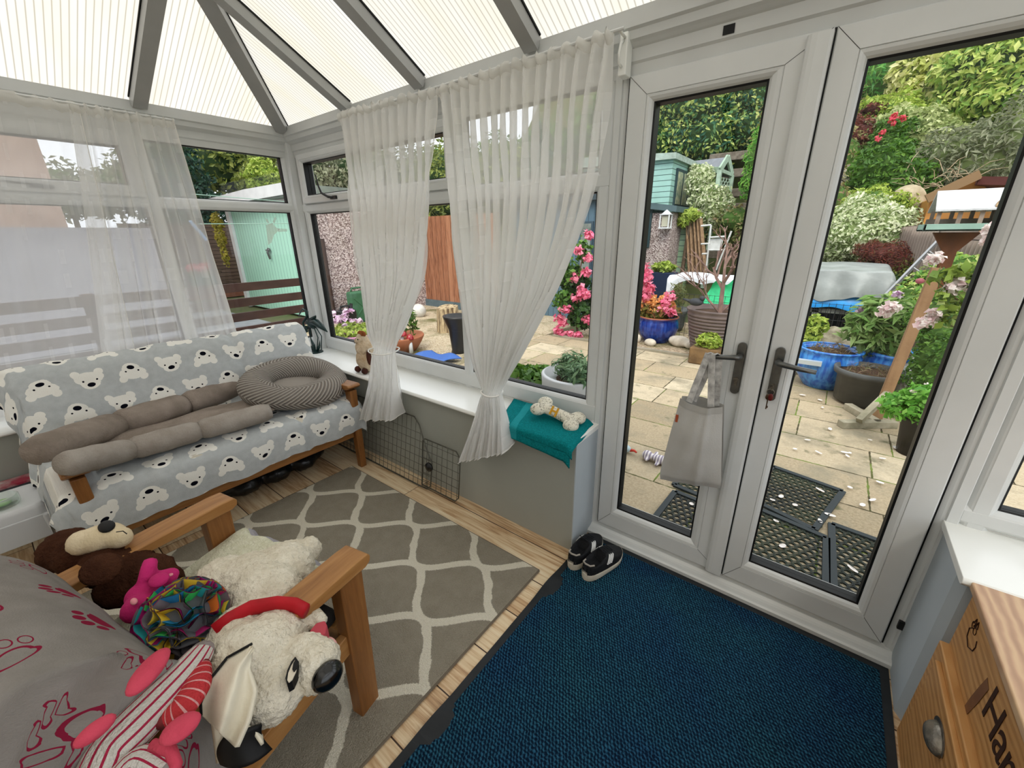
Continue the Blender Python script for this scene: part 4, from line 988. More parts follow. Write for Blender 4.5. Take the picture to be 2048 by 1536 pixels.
fat_tube('body', [P(402, 1305, z=.655), P(372, 1345, z=.665), P(322, 1400, z=.67), P(268, 1455, z=.67), P(222, 1505, z=.66), P(190, 1570, z=.64)], [.026, .036, .042, .043, .042, .038], M_s1, fs)
fat_tube('tail', [P(235, 1575, z=.65), P(275, 1530, z=.66), P(325, 1550, z=.65)], [.03, .03, .026], M_s1, fs)
fat_tube('belly', [P(402, 1335, z=.665), P(392, 1375, z=.675), P(364, 1415, z=.675), P(332, 1438, z=.67)], [.018, .026, .026, .018], M_s2, fs)
def mitt(nm, a, b, w, z, par):
    A, B = P(*a, z=z), P(*b, z=z); d = (B-A); L_ = d.length; ang = math.atan2(d.y, d.x)
    mb = MB(); mb.ell((A+B)/2, (L_*.56, w, .012), 20, 8, M=Matrix.Rotation(ang, 4, 'Z')); return mb.build(nm, M_pinkf, par, smooth=True)
mitt('foot', (330, 1300), (262, 1388), .022, .80, fs); mitt('foot', (398, 1432), (322, 1482), .024, .70, fs); mitt('foot', (228, 1432), (150, 1492), .015, .78, fs)
m = MB(); m.tube([P(305, 1492, z=.675), P(342, 1502, z=.67), P(352, 1530, z=.66), P(340, 1570, z=.65)], .010, 10, flat=1.4); m.build('tail_ridge', M_pinkf, fs, smooth=True)
# ------------------------------------------------------------------ things on the sill and floor
# heron figure
M_heron = mat('dark_green_iron', '12312f', '0e2624', 20, rough=.35, spec=.5, metal=.3)
hr = empty('heron_ornament', P(640, 712, z=.632), 'dark green metal pair of herons ornament in the corner of the sill', 'ornament')
Y_ = 1.60
def H(px, py, dy=0): return P(px, py, y=Y_+dy)
m = MB(); m.lathe([(0, 0), (.062, 0), (.06, .006), (0, .009)], 20, c=(H(633, 703).x, Y_-.01, .633)); m.build('base_plate', M_heron, hr)
m = MB(); m.tube([H(614, 663), H(608, 655), H(606, 645), H(614, 633), H(614, 624), H(606, 618), H(600, 626), H(597, 634)], [.012, .010, .009, .009, .011, .009, .006, .002], 8); m.build('neck', M_heron, hr, smooth=True)
m = MB(); m.ell(H(622, 648), (.065, .025, .032), 14, 8, M=Matrix.Rotation(.35, 4, 'Y')); m.tube([H(614, 645), H(632, 645), H(645, 655), H(655, 664)], [.018, .03, .02, .003], 8); m.tube([H(618, 642), H(630, 634), H(632, 631)], [.018, .012, .002], 6); m.tube([H(612, 655), H(606, 668), H(597, 668)], [.02, .018, .003], 8); m.build('body', M_heron, hr, smooth=True)
for pts in ([(628, 655), (636, 675), (634, 700)], [(632, 655), (643, 672), (643, 700)], [(620, 658), (622, 680), (628, 703)]):
    m = MB(); m.tube([H(*p) for p in pts], .0045, 6); m.build('leg', M_heron, hr)
m = MB()
for a, b in (((628, 703), (612, 684)), ((630, 703), (622, 676)), ((634, 703), (640, 680))): m.tube([H(*a), H((a[0]+b[0])/2+2, (a[1]+b[1])/2), H(*b)], [.011, .009, .001], 6)
m.build('reed', M_heron, hr)
tag(MB().box(-3.20, -3.16, 1.545, 1.585, .6335, .6345).build('paper_tag', M_sill), 'small white paper tag beside the heron ornament', 'paper')
# plush hen/horse doorstop behind the left tied curtain
pc = P(735, 740, y=1.53); ph = empty('fluffy_horse_doorstop', (pc.x, 1.54, .633), 'round fluffy cream horse doorstop with brown hooves on the sill', 'ornament')
M_pony = mat('pony_fluff', 'dccbb2', 'b99f80', 14, rough=.95, spec=.05, bump=.8, bscale=70); M_ponyb = mat('pony_brown', '4a2315', '3a1a10', 20, rough=.8)
m = MB(); cx = pc.x-.012; cy = 1.545
m.ell((cx, cy, .72), (.088, .065, .085), 20, 14); m.ell((cx-.003, cy, .80), (.074, .06, .07), 18, 12); m.ell((cx-.008, cy-.01, .865), (.042, .04, .045), 16, 10); m.ell((cx-.02, cy-.04, .855), (.022, .022, .018), 12, 8)
ob = m.build('body', M_pony, ph); fuse(ob, .007, 3, .008, .02, .4)
for sx in (-.045, .035):
    m = MB(); m.ell((cx+sx, cy-.052, .655), (.026, .022, .022), 12, 8); m.build('hoof', M_ponyb, ph, smooth=True)
m = MB(); m.ell((cx+.075, cy-.03, .755), (.012, .018, .055), 12, 8); m.build('fore_hoof', M_ponyb, ph, smooth=True)
m = MB()
for i in range(9): m.ell((cx-.02+.006*i, cy-.02+.004*(i % 3), .905+.006*(i % 2)), (.012, .012, .016), 8, 6)
m.build('mane', mat('ginger_mane', '9c5a31', '7f4424', 30, rough=.9, bump=.8, bscale=80), ph, smooth=True)
m = MB(); m.ell((cx-.022, cy-.051, .872), (.004, .003, .005)); m.ell((cx+.004, cy-.051, .872), (.004, .003, .005)); m.tube([(cx-.035, cy-.058, .85), (cx-.025, cy-.063, .845), (cx-.014, cy-.06, .85)], .0015, 5); m.build('face_stitching', M_ink, ph)
# towel and bone cushion
def mk_towel():
    n = N('teal_terry', .95, .05); v = n.coord('Object'); x, y, z = n.sep(v)
    c = n.mix(n.step(n.noise(v, 160, 2), .3, .75), '0b6f73', '159095'); b = n.M('LESS_THAN', n.M('ABSOLUTE', n.M('ADD', x, n.M('ADD', n.M('MULTIPLY', y, .35), .595))), .02)
    n.col(n.mix(b, c, '2a9aa0')); n.bump(n.noise(v, 300, 2), 1.0, .006); return n.m
M_tow = mk_towel(); tw = empty('teal_towel', (-1.0, 1.6, .634), 'folded teal terry towel hanging over the end of the sill', 'towel')
rnd = random.Random(8); t1 = wob(rnd, 5, 1, 3); t2 = wob(rnd, 5, 1, 4)
def towel(dx, dz, over):
    TL, TR, BL, BR = Vector((-1.30, 1.70, 0)), Vector((-.80, 1.70, 0)), Vector((-1.20, 1.44, 0)), Vector((-.775, 1.44, 0))
    def f(u, v):
        vv = v; flat = min(1, v/.8); p = TL.lerp(TR, u).lerp(BL.lerp(BR, u), flat); z = .636+dz+.002*t1(u+v)+.003*t2(v)
        if v > .8:
            t = (v-.8)/.2; p.y -= .018*math.sin(min(1, t*3)*PI/2); z -= over*(t**1.3)*(.6+.5*u)
        if u > .93: z -= (u-.93)*.35
        p.x += dx*v
        return (p.x, p.y, z)
    return f
for dx, dz, ov in ((0, 0, .075), (.01, .009, .04)):
    m = MB(); m.grid(towel(dx, dz, ov), 40, 40); ob = m.build('towel_layer', M_tow, tw, smooth=True); ob.modifiers.new('thick', 'SOLIDIFY').thickness = -.006
def mk_bone():
    n = N('bone_print_cotton', .9, .1); v = n.coord('Object'); x, y, z = n.sep(v)
    d = n.voro(v, 75, feature='DISTANCE_TO_EDGE'); r = n.noise(v, 60, 1)
    n.col(n.mix(n.M('MULTIPLY', n.M('LESS_THAN', d, .05), n.M('GREATER_THAN', r, .5)), 'ded8c6', '6f6a5c')); n.bump(n.noise(v, 250, 2), .3, .003); return n.m
bn = empty('bone_cushion', (-.97, 1.60, .65), 'cream patterned bone shaped cushion with a mustard letter H on the teal towel', 'cushion')
bc = Vector((-.955, 1.605, .685)); ax = Vector((.985, -.02, -.17)).normalized(); by = Vector((.02, .97, .2)).normalized()
m = MB()
for s in (-1, 1):
    for t in (-1, 1): m.ell(bc+ax*.098*s+by*.034*t, (.040, .040, .030), 16, 10)
m.tube([bc-ax*.1, bc, bc+ax*.1], [.036, .031, .036], 16, flat=.8); ob = m.build('stuffed_body', mk_bone(), bn); fuse(ob, .005, 4)
fc = bpy.data.curves.new('letter_H', 'FONT'); fc.body = 'H'; fc.size = .062; fc.extrude = .0015; fc.align_x = 'CENTER'; fc.align_y = 'CENTER'; fc.bevel_depth = .0008; fc.offset = .0012
to = bpy.data.objects.new('letter_h', fc); COL.objects.link(to); to.data.materials.append(mat('mustard_applique', 'd19a2c', rough=.8))
zn = (CAM-bc).normalized(); zn = (zn-ax*zn.dot(ax)).normalized(); yn = zn.cross(ax)
mtx = Matrix((( ax.x, yn.x, zn.x, 0), (ax.y, yn.y, zn.y, 0), (ax.z, yn.z, zn.z, 0), (0, 0, 0, 1))); q = bc+zn*.0315-ax*.008
to.matrix_world = Matrix.Translation(q) @ mtx
def as_mesh(o, name, parent):
    dg_ = bpy.context.evaluated_depsgraph_get(); me = bpy.data.meshes.new_from_object(o.evaluated_get(dg_)); me.transform(o.matrix_world)
    for i, mm in enumerate(o.data.materials):
        if i < len(me.materials): me.materials[i] = mm
        else: me.materials.append(mm)
    n = bpy.data.objects.new(name, me); COL.objects.link(n); n.parent = parent; n.matrix_parent_inverse = wmat(parent).inverted(); bpy.data.objects.remove(o); return n
bpy.context.view_layer.update(); as_mesh(to, 'letter', bn)
# trainers
M_shoe = mat('black_knit', '0e0f12', '16181c', 90, rough=.75, bump=.4, bscale=200); M_sole = mat('white_foam_sole', 'd9d3c4', 'c5bcaa', 20, rough=.6)
def shoe(loc, rz, label):
    r = empty('running_shoe', loc, label, 'shoe', 'pair of running shoes', rz=rz)
    L_ = .27; T = Matrix.Translation(loc) @ Matrix.Rotation(rz, 4, 'Z')
    def hw(t): return (.034+.012*math.sin(PI*min(1, t*1.1))+.010*math.exp(-((t-.72)/.2)**2))*math.sqrt(max(0, 1-(2*abs(t-.5))**7))
    ts = [0, .015, .04, .08, .15, .25, .35, .45, .55, .65, .75, .85, .92, .965, .99, 1.0]
    def sect(t, zlo, zhi, f=1.0, bulge=.002): return None
    so = MB(); vs = []; fs = []; n = 0
    out = [(t, hw(t)) for t in ts]; ringp = [(t, w) for t, w in out]+[(t, -w) for t, w in reversed(out)]
    lev = [(.0, .94), (.006, 1.0), (.022, 1.05), (.03, .99)]
    for z, k in lev:
        for t, w in ringp: vs.append(T @ Vector((w*k, (t-.5)*L_*(.99+.01*k), z+.008*max(0, (t-.8)/.2)**2+(.006 if t < .3 else 0)*(z > .01))))
    n = len(ringp)
    for a in range(len(lev)-1):
        for k in range(n): fs.append((a*n+k, a*n+(k+1) % n, (a+1)*n+(k+1) % n, (a+1)*n+k))
    fs += [tuple(range(n)), tuple(range(3*n, 4*n))]; so.add(vs, fs); so.build('sole', M_sole, r, bevel=.002)
    def top(t): # height of the upper's centre line
        return .105-.01*math.exp(-((t-.05)/.05)**2) if t < .34 else .105-(t-.34)/.66*.068+.01*math.sin(PI*(t-.34)/.66)
    up = MB(); nu, nv = 26, 34
    def f(u, v):
        t = .012+.976*v; w = hw(t)*.98; a = PI*u; h = top(t)
        op = 1 if t > .42 else 0
        x = math.cos(a)*w; z = .026+(h-.026)*(math.sin(a)**.55)
        if t < .42:   # open collar
            lim = .078+.018*math.cos((t/.42)*2*PI)*.6
            if math.sin(a) > .55: x = math.cos(a)*w*1.0; z = min(z, lim) if abs(u-.5) > .2 else .05
        return T @ Vector((x, (t-.5)*L_, z))
    up.grid(f, nu, nv); up.build('upper', M_shoe, r, smooth=True)
    st = MB()
    for side in (-1, 1):
        st = MB()
        for k in range(3):
            pts = []
            for j in range(6):
                g = j/5; t = .40+.045*k+.12*g; u = .06+.24*g; u = u if side > 0 else 1-u; pts.append(Vector(f(u, (t-.012)/.976))+(T.to_3x3() @ Vector((side*.0022, 0, .0015))))
            for a, b in zip(pts, pts[1:]): st.beam(a, b, .0085, .0015, up=T.to_3x3() @ Vector((side, 0, .5)))
        st.build('side_stripes', mat('white_stripe', 'dcdcda', rough=.5), r)
    lc = MB()
    for k in range(5):
        t = .44+.055*k; z = top(t)+.002; lc.tube([T @ Vector((x, (t-.5)*L_, z+.003*math.cos(x*80))) for x in (-.02, -.008, .008, .02)], .0022, 6)
    lc.tube([T @ Vector(q) for q in ((0, -.02, .11), (.02, -.035, .12), (.03, -.02, .105))], .002, 6); lc.tube([T @ Vector(q) for q in ((0, -.02, .11), (-.02, -.03, .122), (-.028, -.012, .108))], .002, 6)
    lc.build('laces', mat('lace_black', '1b1d22', rough=.8), r)
    m = MB(); m.grid(lambda u, v: T @ Vector(((u-.5)*.045, -.128+.10*v, .047)), 4, 6); m.build('insole', mat('worn_lining', '8c857c', '2a2a2c', 30, rough=.8), r)
    m = MB(); m.tube([T @ Vector(q) for q in ((-.026, -.10, .082), (-.02, -.122, .088), (0, -.131, .093), (.02, -.122, .088), (.026, -.10, .082))], .004, 6); m.build('heel_lining', mat('worn_heel_lining', 'a19a90', rough=.8), r)
    return r
q1 = P(1172, 1090, z=0); q2 = P(1208, 1112, z=0)
shoe((-.715, 1.515, .008), math.radians(-4), 'black running shoe with white stripes nearest the wall corner'); shoe((-.612, 1.495, .008), math.radians(-13), 'black running shoe with white stripes nearest the door threshold')
# wire dog guard leaning on the wall
M_wire = mat('galvanised_wire', '6d6c64', '57564e', 30, rough=.4, metal=.7)
gd = empty('wire_dog_guard', (-2.1, 1.46, 0), 'grey wire mesh dog guard panel with a black knob leaning on the grey wall', 'dog guard')
def wire_panel(name, outline, x0, x1, zs, y0, y1, sp):
    m = MB(); yy = lambda z: y0+(y1-y0)*min(1, z/.45)
    pts = [(x, yy(z), z) for x, z in outline]; m.tube(pts+[pts[0]], .0042, 6, caps=False)
    def zr(x):
        hit = []
        for (xa, za), (xb, zb) in zip(outline, outline[1:]+outline[:1]):
            if (xa-x)*(xb-x) < 0: hit.append(za+(zb-za)*(x-xa)/(xb-xa))
        return (min(hit), max(hit)) if len(hit) >= 2 else None
    def xr(z):
        hit = []
        for (xa, za), (xb, zb) in zip(outline, outline[1:]+outline[:1]):
            if (za-z)*(zb-z) < 0: hit.append(xa+(xb-xa)*(z-za)/(zb-za))
        return (min(hit), max(hit)) if len(hit) >= 2 else None
    x = x0
    while x < x1:
        r = zr(x+1e-4)
        if r: m.tube([(x, yy(r[0]), r[0]), (x, yy(r[1]), r[1])], .0016, 5)
        x += sp
    z = zs
    while z < .5:
        r = xr(z)
        if r: m.tube([(r[0], yy(z)-.003, z), (r[1], yy(z)-.003, z)], .0016, 5)
        z += .05
    return m.build(name, M_wire, gd, smooth=True)
wire_panel('mesh_panel', [(-2.95, .015), (-1.86, .015), (-1.77, .02), (-1.745, .05), (-1.745, .20), (-1.80, .27), (-1.88, .41), (-1.93, .45), (-2.95, .45)], -2.9, -1.75, .06, 1.405, 1.485, .045)
wire_panel('extension_panel', [(-1.84, .02), (-1.54, .02), (-1.515, .05), (-1.515, .30), (-1.55, .335), (-1.82, .335), (-1.84, .32)], -1.80, -1.52, .06, 1.42, 1.482, .045)
m = MB(); Mk = Matrix.Translation((-1.745, 1.425, .185)) @ Matrix.Rotation(PI/2, 4, 'X'); m.lathe([(0, .024), (.014, .024), (.016, .018), (.028, .018), (.03, .010), (.028, .002), (0, 0)], 22, M=Mk.to_3x3().to_4x4(), c=Mk.translation); m.build('clamp_knob', M_black, gd, smooth=True)
m = MB(); Mk = Matrix.Translation((-2.66, 1.42, .26)) @ Matrix.Rotation(PI/2, 4, 'X'); m.lathe([(0, .024), (.028, .018), (.03, .010), (.028, .002), (0, 0)], 22, M=Mk.to_3x3().to_4x4(), c=Mk.translation); m.build('clamp_knob', M_black, gd, smooth=True)
# tote bag on the left handle
M_tote = mat('pale_grey_canvas', 'bdbcb8', 'b3b1ac', 6, rough=.8, bump=.15, bscale=200)
tb_ = empty('tote_bag', (-.30, 1.60, .90), 'pale grey canvas tote bag hanging by its straps from the left door handle', 'bag')
rnd = random.Random(2); b1_ = wob(rnd, 5, 1, 4); b2_ = wob(rnd, 5, 1, 5)
def bag(side):
    def f(u, v):
        wt, wb = .155, .235; w = wt+(wb-wt)*min(1, v*1.15); x = -.312+(u-.5)*w+.0*v; z = .905-.375*v-.02*(1-abs(2*u-1))*v*0
        d = .012+.03*math.sin(PI*u)*math.sin(PI*min(1, .25+v*.75))
        d *= 1-.9*max(0, (v-.93)/.07)
        y = 1.61+side*d+.007*b1_(u*.8+v*.3)+.004*b2_(v*.5)
        if side < 0: y += -.008*math.exp(-((u-.72+.1*v)/.06)**2)
        z += .02*math.sin(PI*u)*-1*(1-v)*(.6 if side < 0 else -.2)
        z += .05*(u-.5)*v
        return (x, y, z)
    return f
for sd in (-1, 1):
    m = MB(); m.grid(bag(sd), 30, 40); m.build('bag_panel', M_tote, tb_, smooth=True)
    hp = [bag(sd)(i/30, .0) for i in range(31)]; m = MB()
    m.grid(lambda u, v, sd=sd: (lambda p: (p[0], p[1]+sd*.0015, p[2]))(bag(sd)(u, v*.07)), 30, 3); m.build('top_hem', mat('tote_hem', 'a9a7a2', rough=.85), tb_, smooth=True)
M_strap = mat('printed_strap', 'c0beba', '8d8b88', 40, rough=.85)
for sd, xs in ((-1, (-.355, -.275)), (1, (-.345, -.262))):
    hx = -.305+.012*sd
    for xb in xs:
        m = MB(); a = Vector((xb, 1.61+sd*.012, .895)); t_ = Vector((hx+.006*(1 if xb > -.3 else -1), FY-.063+.004*sd, 1.087))
        m.beam(a, t_, .024, .0025, up=(0, -1, 0)); m.build('strap', M_strap, tb_)
    m = MB(); m.tube([(hx-.012, FY-.066, 1.083), (hx, FY-.062, 1.0895), (hx+.012, FY-.058, 1.083)], .008, 6, flat=.3); m.build('strap_fold', M_strap, tb_)
rc_ = mat('printed_red_detail', 'a4502f', rough=.8)
m = MB(); p = bag(-1)(.05, .2); m.box(p[0]-.004, p[0]+.006, p[1]-.006, p[1]-.004, p[2]-.02, p[2]+.012); m.build('printed_motif', rc_, tb_)
# ------------------------------------------------------------------ pine chest with drawer
M_ch = N('waxed_pine_chest', .45, .3)
v = M_ch.coord('Object'); g = M_ch.wave(M_ch.scale(v, 1.2, .35, 1.6), 9.0, 7.0, 3, 1.2, 'Z'); g2 = M_ch.noise(M_ch.scale(v, 4, 1.5, 60), 3, 4)
f_ = M_ch.M('ADD', M_ch.M('MULTIPLY', g, .3), M_ch.M('MULTIPLY', g2, .7)); kn = M_ch.voro(M_ch.scale(v, 1, 1, 1.6), 3.6)
M_ch.col(M_ch.mix(M_ch.step(kn, .10, .04), M_ch.ramp(f_, [(.2, '996a38'), (.5, 'b98750'), (.8, 'c99a63')]), '6b3f20')).bump(f_, .15, .003); M_ch = M_ch.m
M_cht = N('waxed_pine_top', .4, .35); v = M_cht.coord('Object'); g = M_cht.wave(M_cht.scale(v, 2.2, .9, 1), 6.0, 9.0, 3, .8, 'X'); g2 = M_cht.noise(M_cht.scale(v, 40, 3, 3), 3, 4)
f_ = M_cht.M('ADD', M_cht.M('MULTIPLY', g, .6), M_cht.M('MULTIPLY', g2, .4)); M_cht.col(M_cht.ramp(f_, [(.15, 'a88467'), (.5, 'b89374'), (.85, 'c9a883')])).bump(f_, .1, .003); M_cht = M_cht.m
cs_ = empty('pine_chest', (.75, .9, 0), 'waxed pine storage chest with a drawer and a carved name, right of the doors', 'chest')
CX, CY0, CY1 = .465, .30, 1.425
MB().box(CX-.012, 1.25, CY0, CY1+.004, 0, .405).build('lower_carcass', M_ch, cs_, bevel=.004)
MB().box(CX+.006, 1.25, CY0, CY1, .405, .605).build('upper_box', M_ch, cs_, bevel=.003)
MB().box(CX-.006, 1.26, CY0, CY1+.004, .607, .628).build('lid', M_cht, cs_, bevel=.004)
m = MB(); m.box(CX-.024, CX-.011, CY0+.2, CY1-.06, .13, .385); dr_ = m.build('drawer', M_ch, cs_, bevel=.003)
m = MB(); hc_ = Vector((CX-.024, 1.170, .315))
def cup(u, v):
    a = PI*u; b = PI/2*v; return hc_+Vector((-.026*math.sin(b)*math.sin(a)**.6, .048*math.cos(a), .0+.030*math.sin(a)*math.cos(b)-.008*math.sin(b)))
m.grid(cup, 24, 10); ob = m.build('cup_pull', M_pewter, dr_, smooth=True); ob.modifiers.new('thick', 'SOLIDIFY').thickness = .002
m = MB(); m.prism([hc_+Vector((0, .055*math.cos(a), .006+.034*max(-.1, math.sin(a)))) for a in np.linspace(-.2, PI+.2, 20)], (-.0005, 0, 0), (-.002, 0, 0)); m.build('pull_backplate', M_pewter, dr_)
M_burn = mat('burnt_lettering', '2c150a', '3a1d0e', 60, rough=.8)
fc = bpy.data.curves.new('name', 'FONT'); fc.body = 'Harry'; fc.size = .125; fc.extrude = .0006; fc.align_x = 'LEFT'; fc.offset = .0005; fc.space_character = .92
to = bpy.data.objects.new('name', fc); COL.objects.link(to); fc.materials.append(M_burn)
to.matrix_world = Matrix.Translation((CX+.0052, 1.155, .478)) @ Matrix(((0, 0, -1, 0), (-1, 0, 0, 0), (0, 1, 0, 0), (0, 0, 0, 1)))
bpy.context.view_layer.update(); as_mesh(to, 'carved_name', cs_)
m = MB(); X_ = CX+.0052
for pts in ([(1.345, .545), (1.36, .53), (1.352, .508), (1.325, .497), (1.297, .512), (1.292, .53), (1.30, .543)], [(1.345, .55), (1.338, .565), (1.33, .555)], [(1.352, .555), (1.345, .575), (1.335, .562), (1.33, .578), (1.322, .56)]):
    m.tube([(X_, y, z) for y, z in pts], .0014, 5)
for ca in ((1.348, .552), (1.33, .548)): m.tube([(X_, ca[0]+.01*math.cos(a), ca[1]+.01*math.sin(a)) for a in np.linspace(0, 2*PI, 12)], .001, 5)
m.build('burnt_drawing', M_burn, cs_)
def mk_stain():
    return mat('old_wax_stain', '6a4127', '7d5233', 12, rough=.5)
m = MB(); m.prism([(X_, 1.215, .41), (X_, 1.19, .41), (X_, 1.175, .47), (X_, 1.165, .53), (X_, 1.19, .54), (X_, 1.20, .50), (X_, 1.21, .45)], (0, 0, 0), (-.0004, 0, 0)); m.build('dark_stain', mk_stain(), cs_)
# small round dark thing at the right edge of the sill
m = MB(); m.ell((.64, 1.56, .655), (.03, .03, .022), 16, 10); o = m.build('dark_pebble_ornament', mat('dark_stone', '2a2a2c', rough=.6), smooth=True); tag(o, 'small dark rounded ornament at the far right of the right-hand sill', 'ornament')
# ------------------------------------------------------------------ left corner: white plastic stool and jar
M_wp = mat('white_plastic', 'c9cacb', 'c2c4c6', 3, rough=.35, spec=.5)
st = empty('plastic_stool', (-2.62, -.22, 0), 'white moulded plastic step stool at the left edge beside the sofa bed', 'stool')
def rrect(cx, cy, hx, hy, r, z, n=6):
    out = []
    for (sx, sy, a0) in ((1, 1, 0), (-1, 1, PI/2), (-1, -1, PI), (1, -1, 3*PI/2)):
        for k in range(n+1): a = a0+PI/2*k/n; out.append((cx+sx*(hx-r)+r*math.cos(a), cy+sy*(hy-r)+r*math.sin(a), z))
    return out
m = MB(); levs = [(.40, .145, .17, .06), (.44, .14, .165, .06), (.455, .13, .155, .055), (.458, .12, .145, .05)]; vs = []
for z, hx, hy, r in levs: vs += rrect(-2.66, -.20, hx, hy, r, z)
n = len(vs)//4; fs = [(a*n+k, a*n+(k+1) % n, (a+1)*n+(k+1) % n, (a+1)*n+k) for a in range(3) for k in range(n)]+[tuple(range(3*n, 4*n)), tuple(range(n))]
m.add(vs, fs); m.build('seat_top', M_wp, st, smooth=False, bevel=.003)
for sx in (-1, 1):
    for sy in (-1, 1):
        m = MB(); m.beam((-2.66+sx*.15, -.20+sy*.18, 0), (-2.66+sx*.115, -.20+sy*.14, .41), .075, .05, up=(0, 1, 0)); m.build('leg', M_wp, st, bevel=.012, seg=3)
m = MB(); m.box(-2.53, -2.51, -.33, -.07, .30, .41); m.build('apron', M_wp, st, bevel=.004)
jr = empty('glass_jar', (-2.60, -.20, .459), 'round clear glass dish with a green base on the white stool', 'jar')
m = MB(); m.lathe([(.0, .001), (.05, .001), (.055, .01), (.055, .04), (.05, .045), (.05, .012), (0, .01)], 26, c=(-2.615, -.17, .459)); m.build('dish', glassmat('clear_glass', (.93, .97, .94)), jr, smooth=True)
m = MB(); m.lathe([(0, .012), (.03, .012), (.03, .02), (0, .02)], 20, c=(-2.615, -.17, .459)); m.build('green_wax', mat('pale_green_wax', 'a9d08f', rough=.5), jr, smooth=True)
# things seen below the left sill
m = MB(); m.box(-3.138, -3.02, -.9, .02, .36, .372); sl_ = m.build('wall_shelf', mat('dark_grey_shelf', '3d4246', rough=.6), bevel=.002); tag(sl_, 'narrow dark grey shelf below the left sill', 'shelf')
m = MB(); m.box(-3.12, -3.03, -.35, -.03, .373, .385); o = m.build('magazine', mat('magazine_cover', 'b03a52', 'c7c3c0', 14, rough=.4)); tag(o, 'red and white magazine lying on the narrow dark shelf', 'magazine')
# reindeer window cling
n = N('frosted_cling', .8, .1); tr = n.t.nodes.new('ShaderNodeBsdfTransparent'); mx = n.t.nodes.new('ShaderNodeMixShader'); mx.inputs[0].default_value = .28; n.col('d9cfc6'); n.t.links.new(tr.outputs[0], mx.inputs[1]); n.t.links.new(n.b.outputs[0], mx.inputs[2]); n.t.links.new(mx.outputs[0], n.out.inputs[0])
m = MB()
def W(px, py): return P(px, py, x=FX-.031)
shapes = [[(532, 450), (545, 446), (552, 455), (560, 458), (548, 470), (543, 485), (536, 490), (534, 470)], [(556, 457), (575, 458), (574, 463), (556, 464)], [(534, 446), (530, 436), (534, 438), (539, 446)], [(545, 444), (550, 433), (553, 437), (549, 447)]]
for sh_ in shapes: m.add([W(*p) for p in sh_], [tuple(range(len(sh_)))])
o = m.build('window_cling', n.m); o.modifiers.new('thick', 'SOLIDIFY').thickness = .0006; tag(o, 'faint frosted reindeer sticker on the left window glass', 'sticker')
# ================================================================== the garden
G = -.10
M_stone = mat('sandstone_flag', 'b39468', 'a08763', 4, rough=.9)
def mk_pave():
    n = N('riven_sandstone_paving', .9, .15); v = n.coord('Object'); x, y, z = n.sep(v)
    r = n.M('DIVIDE', n.M('ADD', y, 5.0), .47); row = n.M('FLOOR', r); fy = n.M('FRACT', r)
    c_ = n.M('DIVIDE', n.M('ADD', n.M('ADD', x, 8.4), n.M('MULTIPLY', n.white(n.vec(row, 1.0, 5.0)), .5)), .62); cl = n.M('FLOOR', c_); fx = n.M('FRACT', c_)
    big = n.noise(v, 1.1, 3); fine = n.noise(v, 60, 3, .7); idn = n.white(n.vec(row, cl, 3.0))
    base = n.ramp(n.M('ADD', n.M('MULTIPLY', fine, .6), n.M('MULTIPLY', idn, .4)), [(.2, '8d7f66'), (.45, 'b0a085'), (.75, 'c8bba2')])
    stain = n.noise(v, 2.4, 5, .65); base = n.mix(n.step(stain, .48, .68), base, '8c8470'); base = n.mix(n.step(n.noise(v, 7, 4), .62, .75), base, '6a684f')
    e = n.M('MINIMUM', n.M('MULTIPLY', n.M('MINIMUM', fy, n.M('SUBTRACT', 1.0, fy)), .47), n.M('MULTIPLY', n.M('MINIMUM', fx, n.M('SUBTRACT', 1.0, fx)), .62))
    e = n.M('ADD', e, n.M('MULTIPLY', n.M('SUBTRACT', n.noise(v, 22, 3), .5), .014))
    jn = n.M('LESS_THAN', e, .0055); jc = n.mix(n.step(n.noise(v, 4, 2), .45, .6), '4b4432', '6a7a3a')
    n.col(n.mix(jn, base, jc)); n.bump(n.M('SUBTRACT', n.M('ADD', fine, n.M('MULTIPLY', big, .6)), n.M('MULTIPLY', jn, 1.5)), .6, .012); return n.m
def mk_gravel(nm, a, b, c, sc=60, moss=1):
    n = N(nm, .95, .1); v = n.coord('Object'); ce = n.voro(v, sc, 'Color'); d = n.voro(v, sc); s_ = n.sep(ce)[0]
    n.col(n.mix(n.M('MULTIPLY', n.step(n.noise(v, 1.8, 4), .5, .68), moss), n.ramp(s_, [(0, a), (.5, b), (1, c)]), '6c6a40')); n.bump(d, .9, .02); return n.m
M_gravel = mk_gravel('garden_gravel', 'a8947a', 'c7b698', 'd9ccb4'); M_bedg = mk_gravel('bed_gravel', '8c7862', 'b5a188', 'cbbba2', 45)
M_pebble = mk_gravel('pebbledash', '75625f', 'b8a6a2', 'ddd0cb', 42, .15)
M_tarmac = mat('grey_drive', '75777c', '8b8d92', 3, rough=.95, bump=.4, bscale=60)
M_soil = mat('potting_soil', '3a2a1f', '57402f', 30, rough=.98, bump=.9, bscale=60)
def ground(nm, x0, x1, y0, y1, z, m): return struct(MB().box(x0, x1, y0, y1, z-.2, z).build(nm, m))
ground('ground_lawn_and_soil', -60, 40, -30, 70, G-.03, mat('rough_garden_soil', '5d5a41', '4c5a33', 1.5, rough=.98, bump=.5, bscale=20))
ground('ground_patio', -5.4, 2.6, 1.82, 5.85, G, mk_pave())
ground('ground_gravel', -8.3, -3.75, 1.9, 7.4, G+.003, M_gravel); 
ground('ground_pot_bed', -3.4, 2.6, 5.85, 8.2, G+.012, M_bedg)
struct(MB().box(-3.6, 2.6, 5.80, 5.88, G-.05, G+.03).build('trim_4', mat('kerb_stone', '9b9180', '85806e', 6, rough=.9)))
ground('ground_drive', -40, -4.1, -12, 3.6, G-.012, M_tarmac)
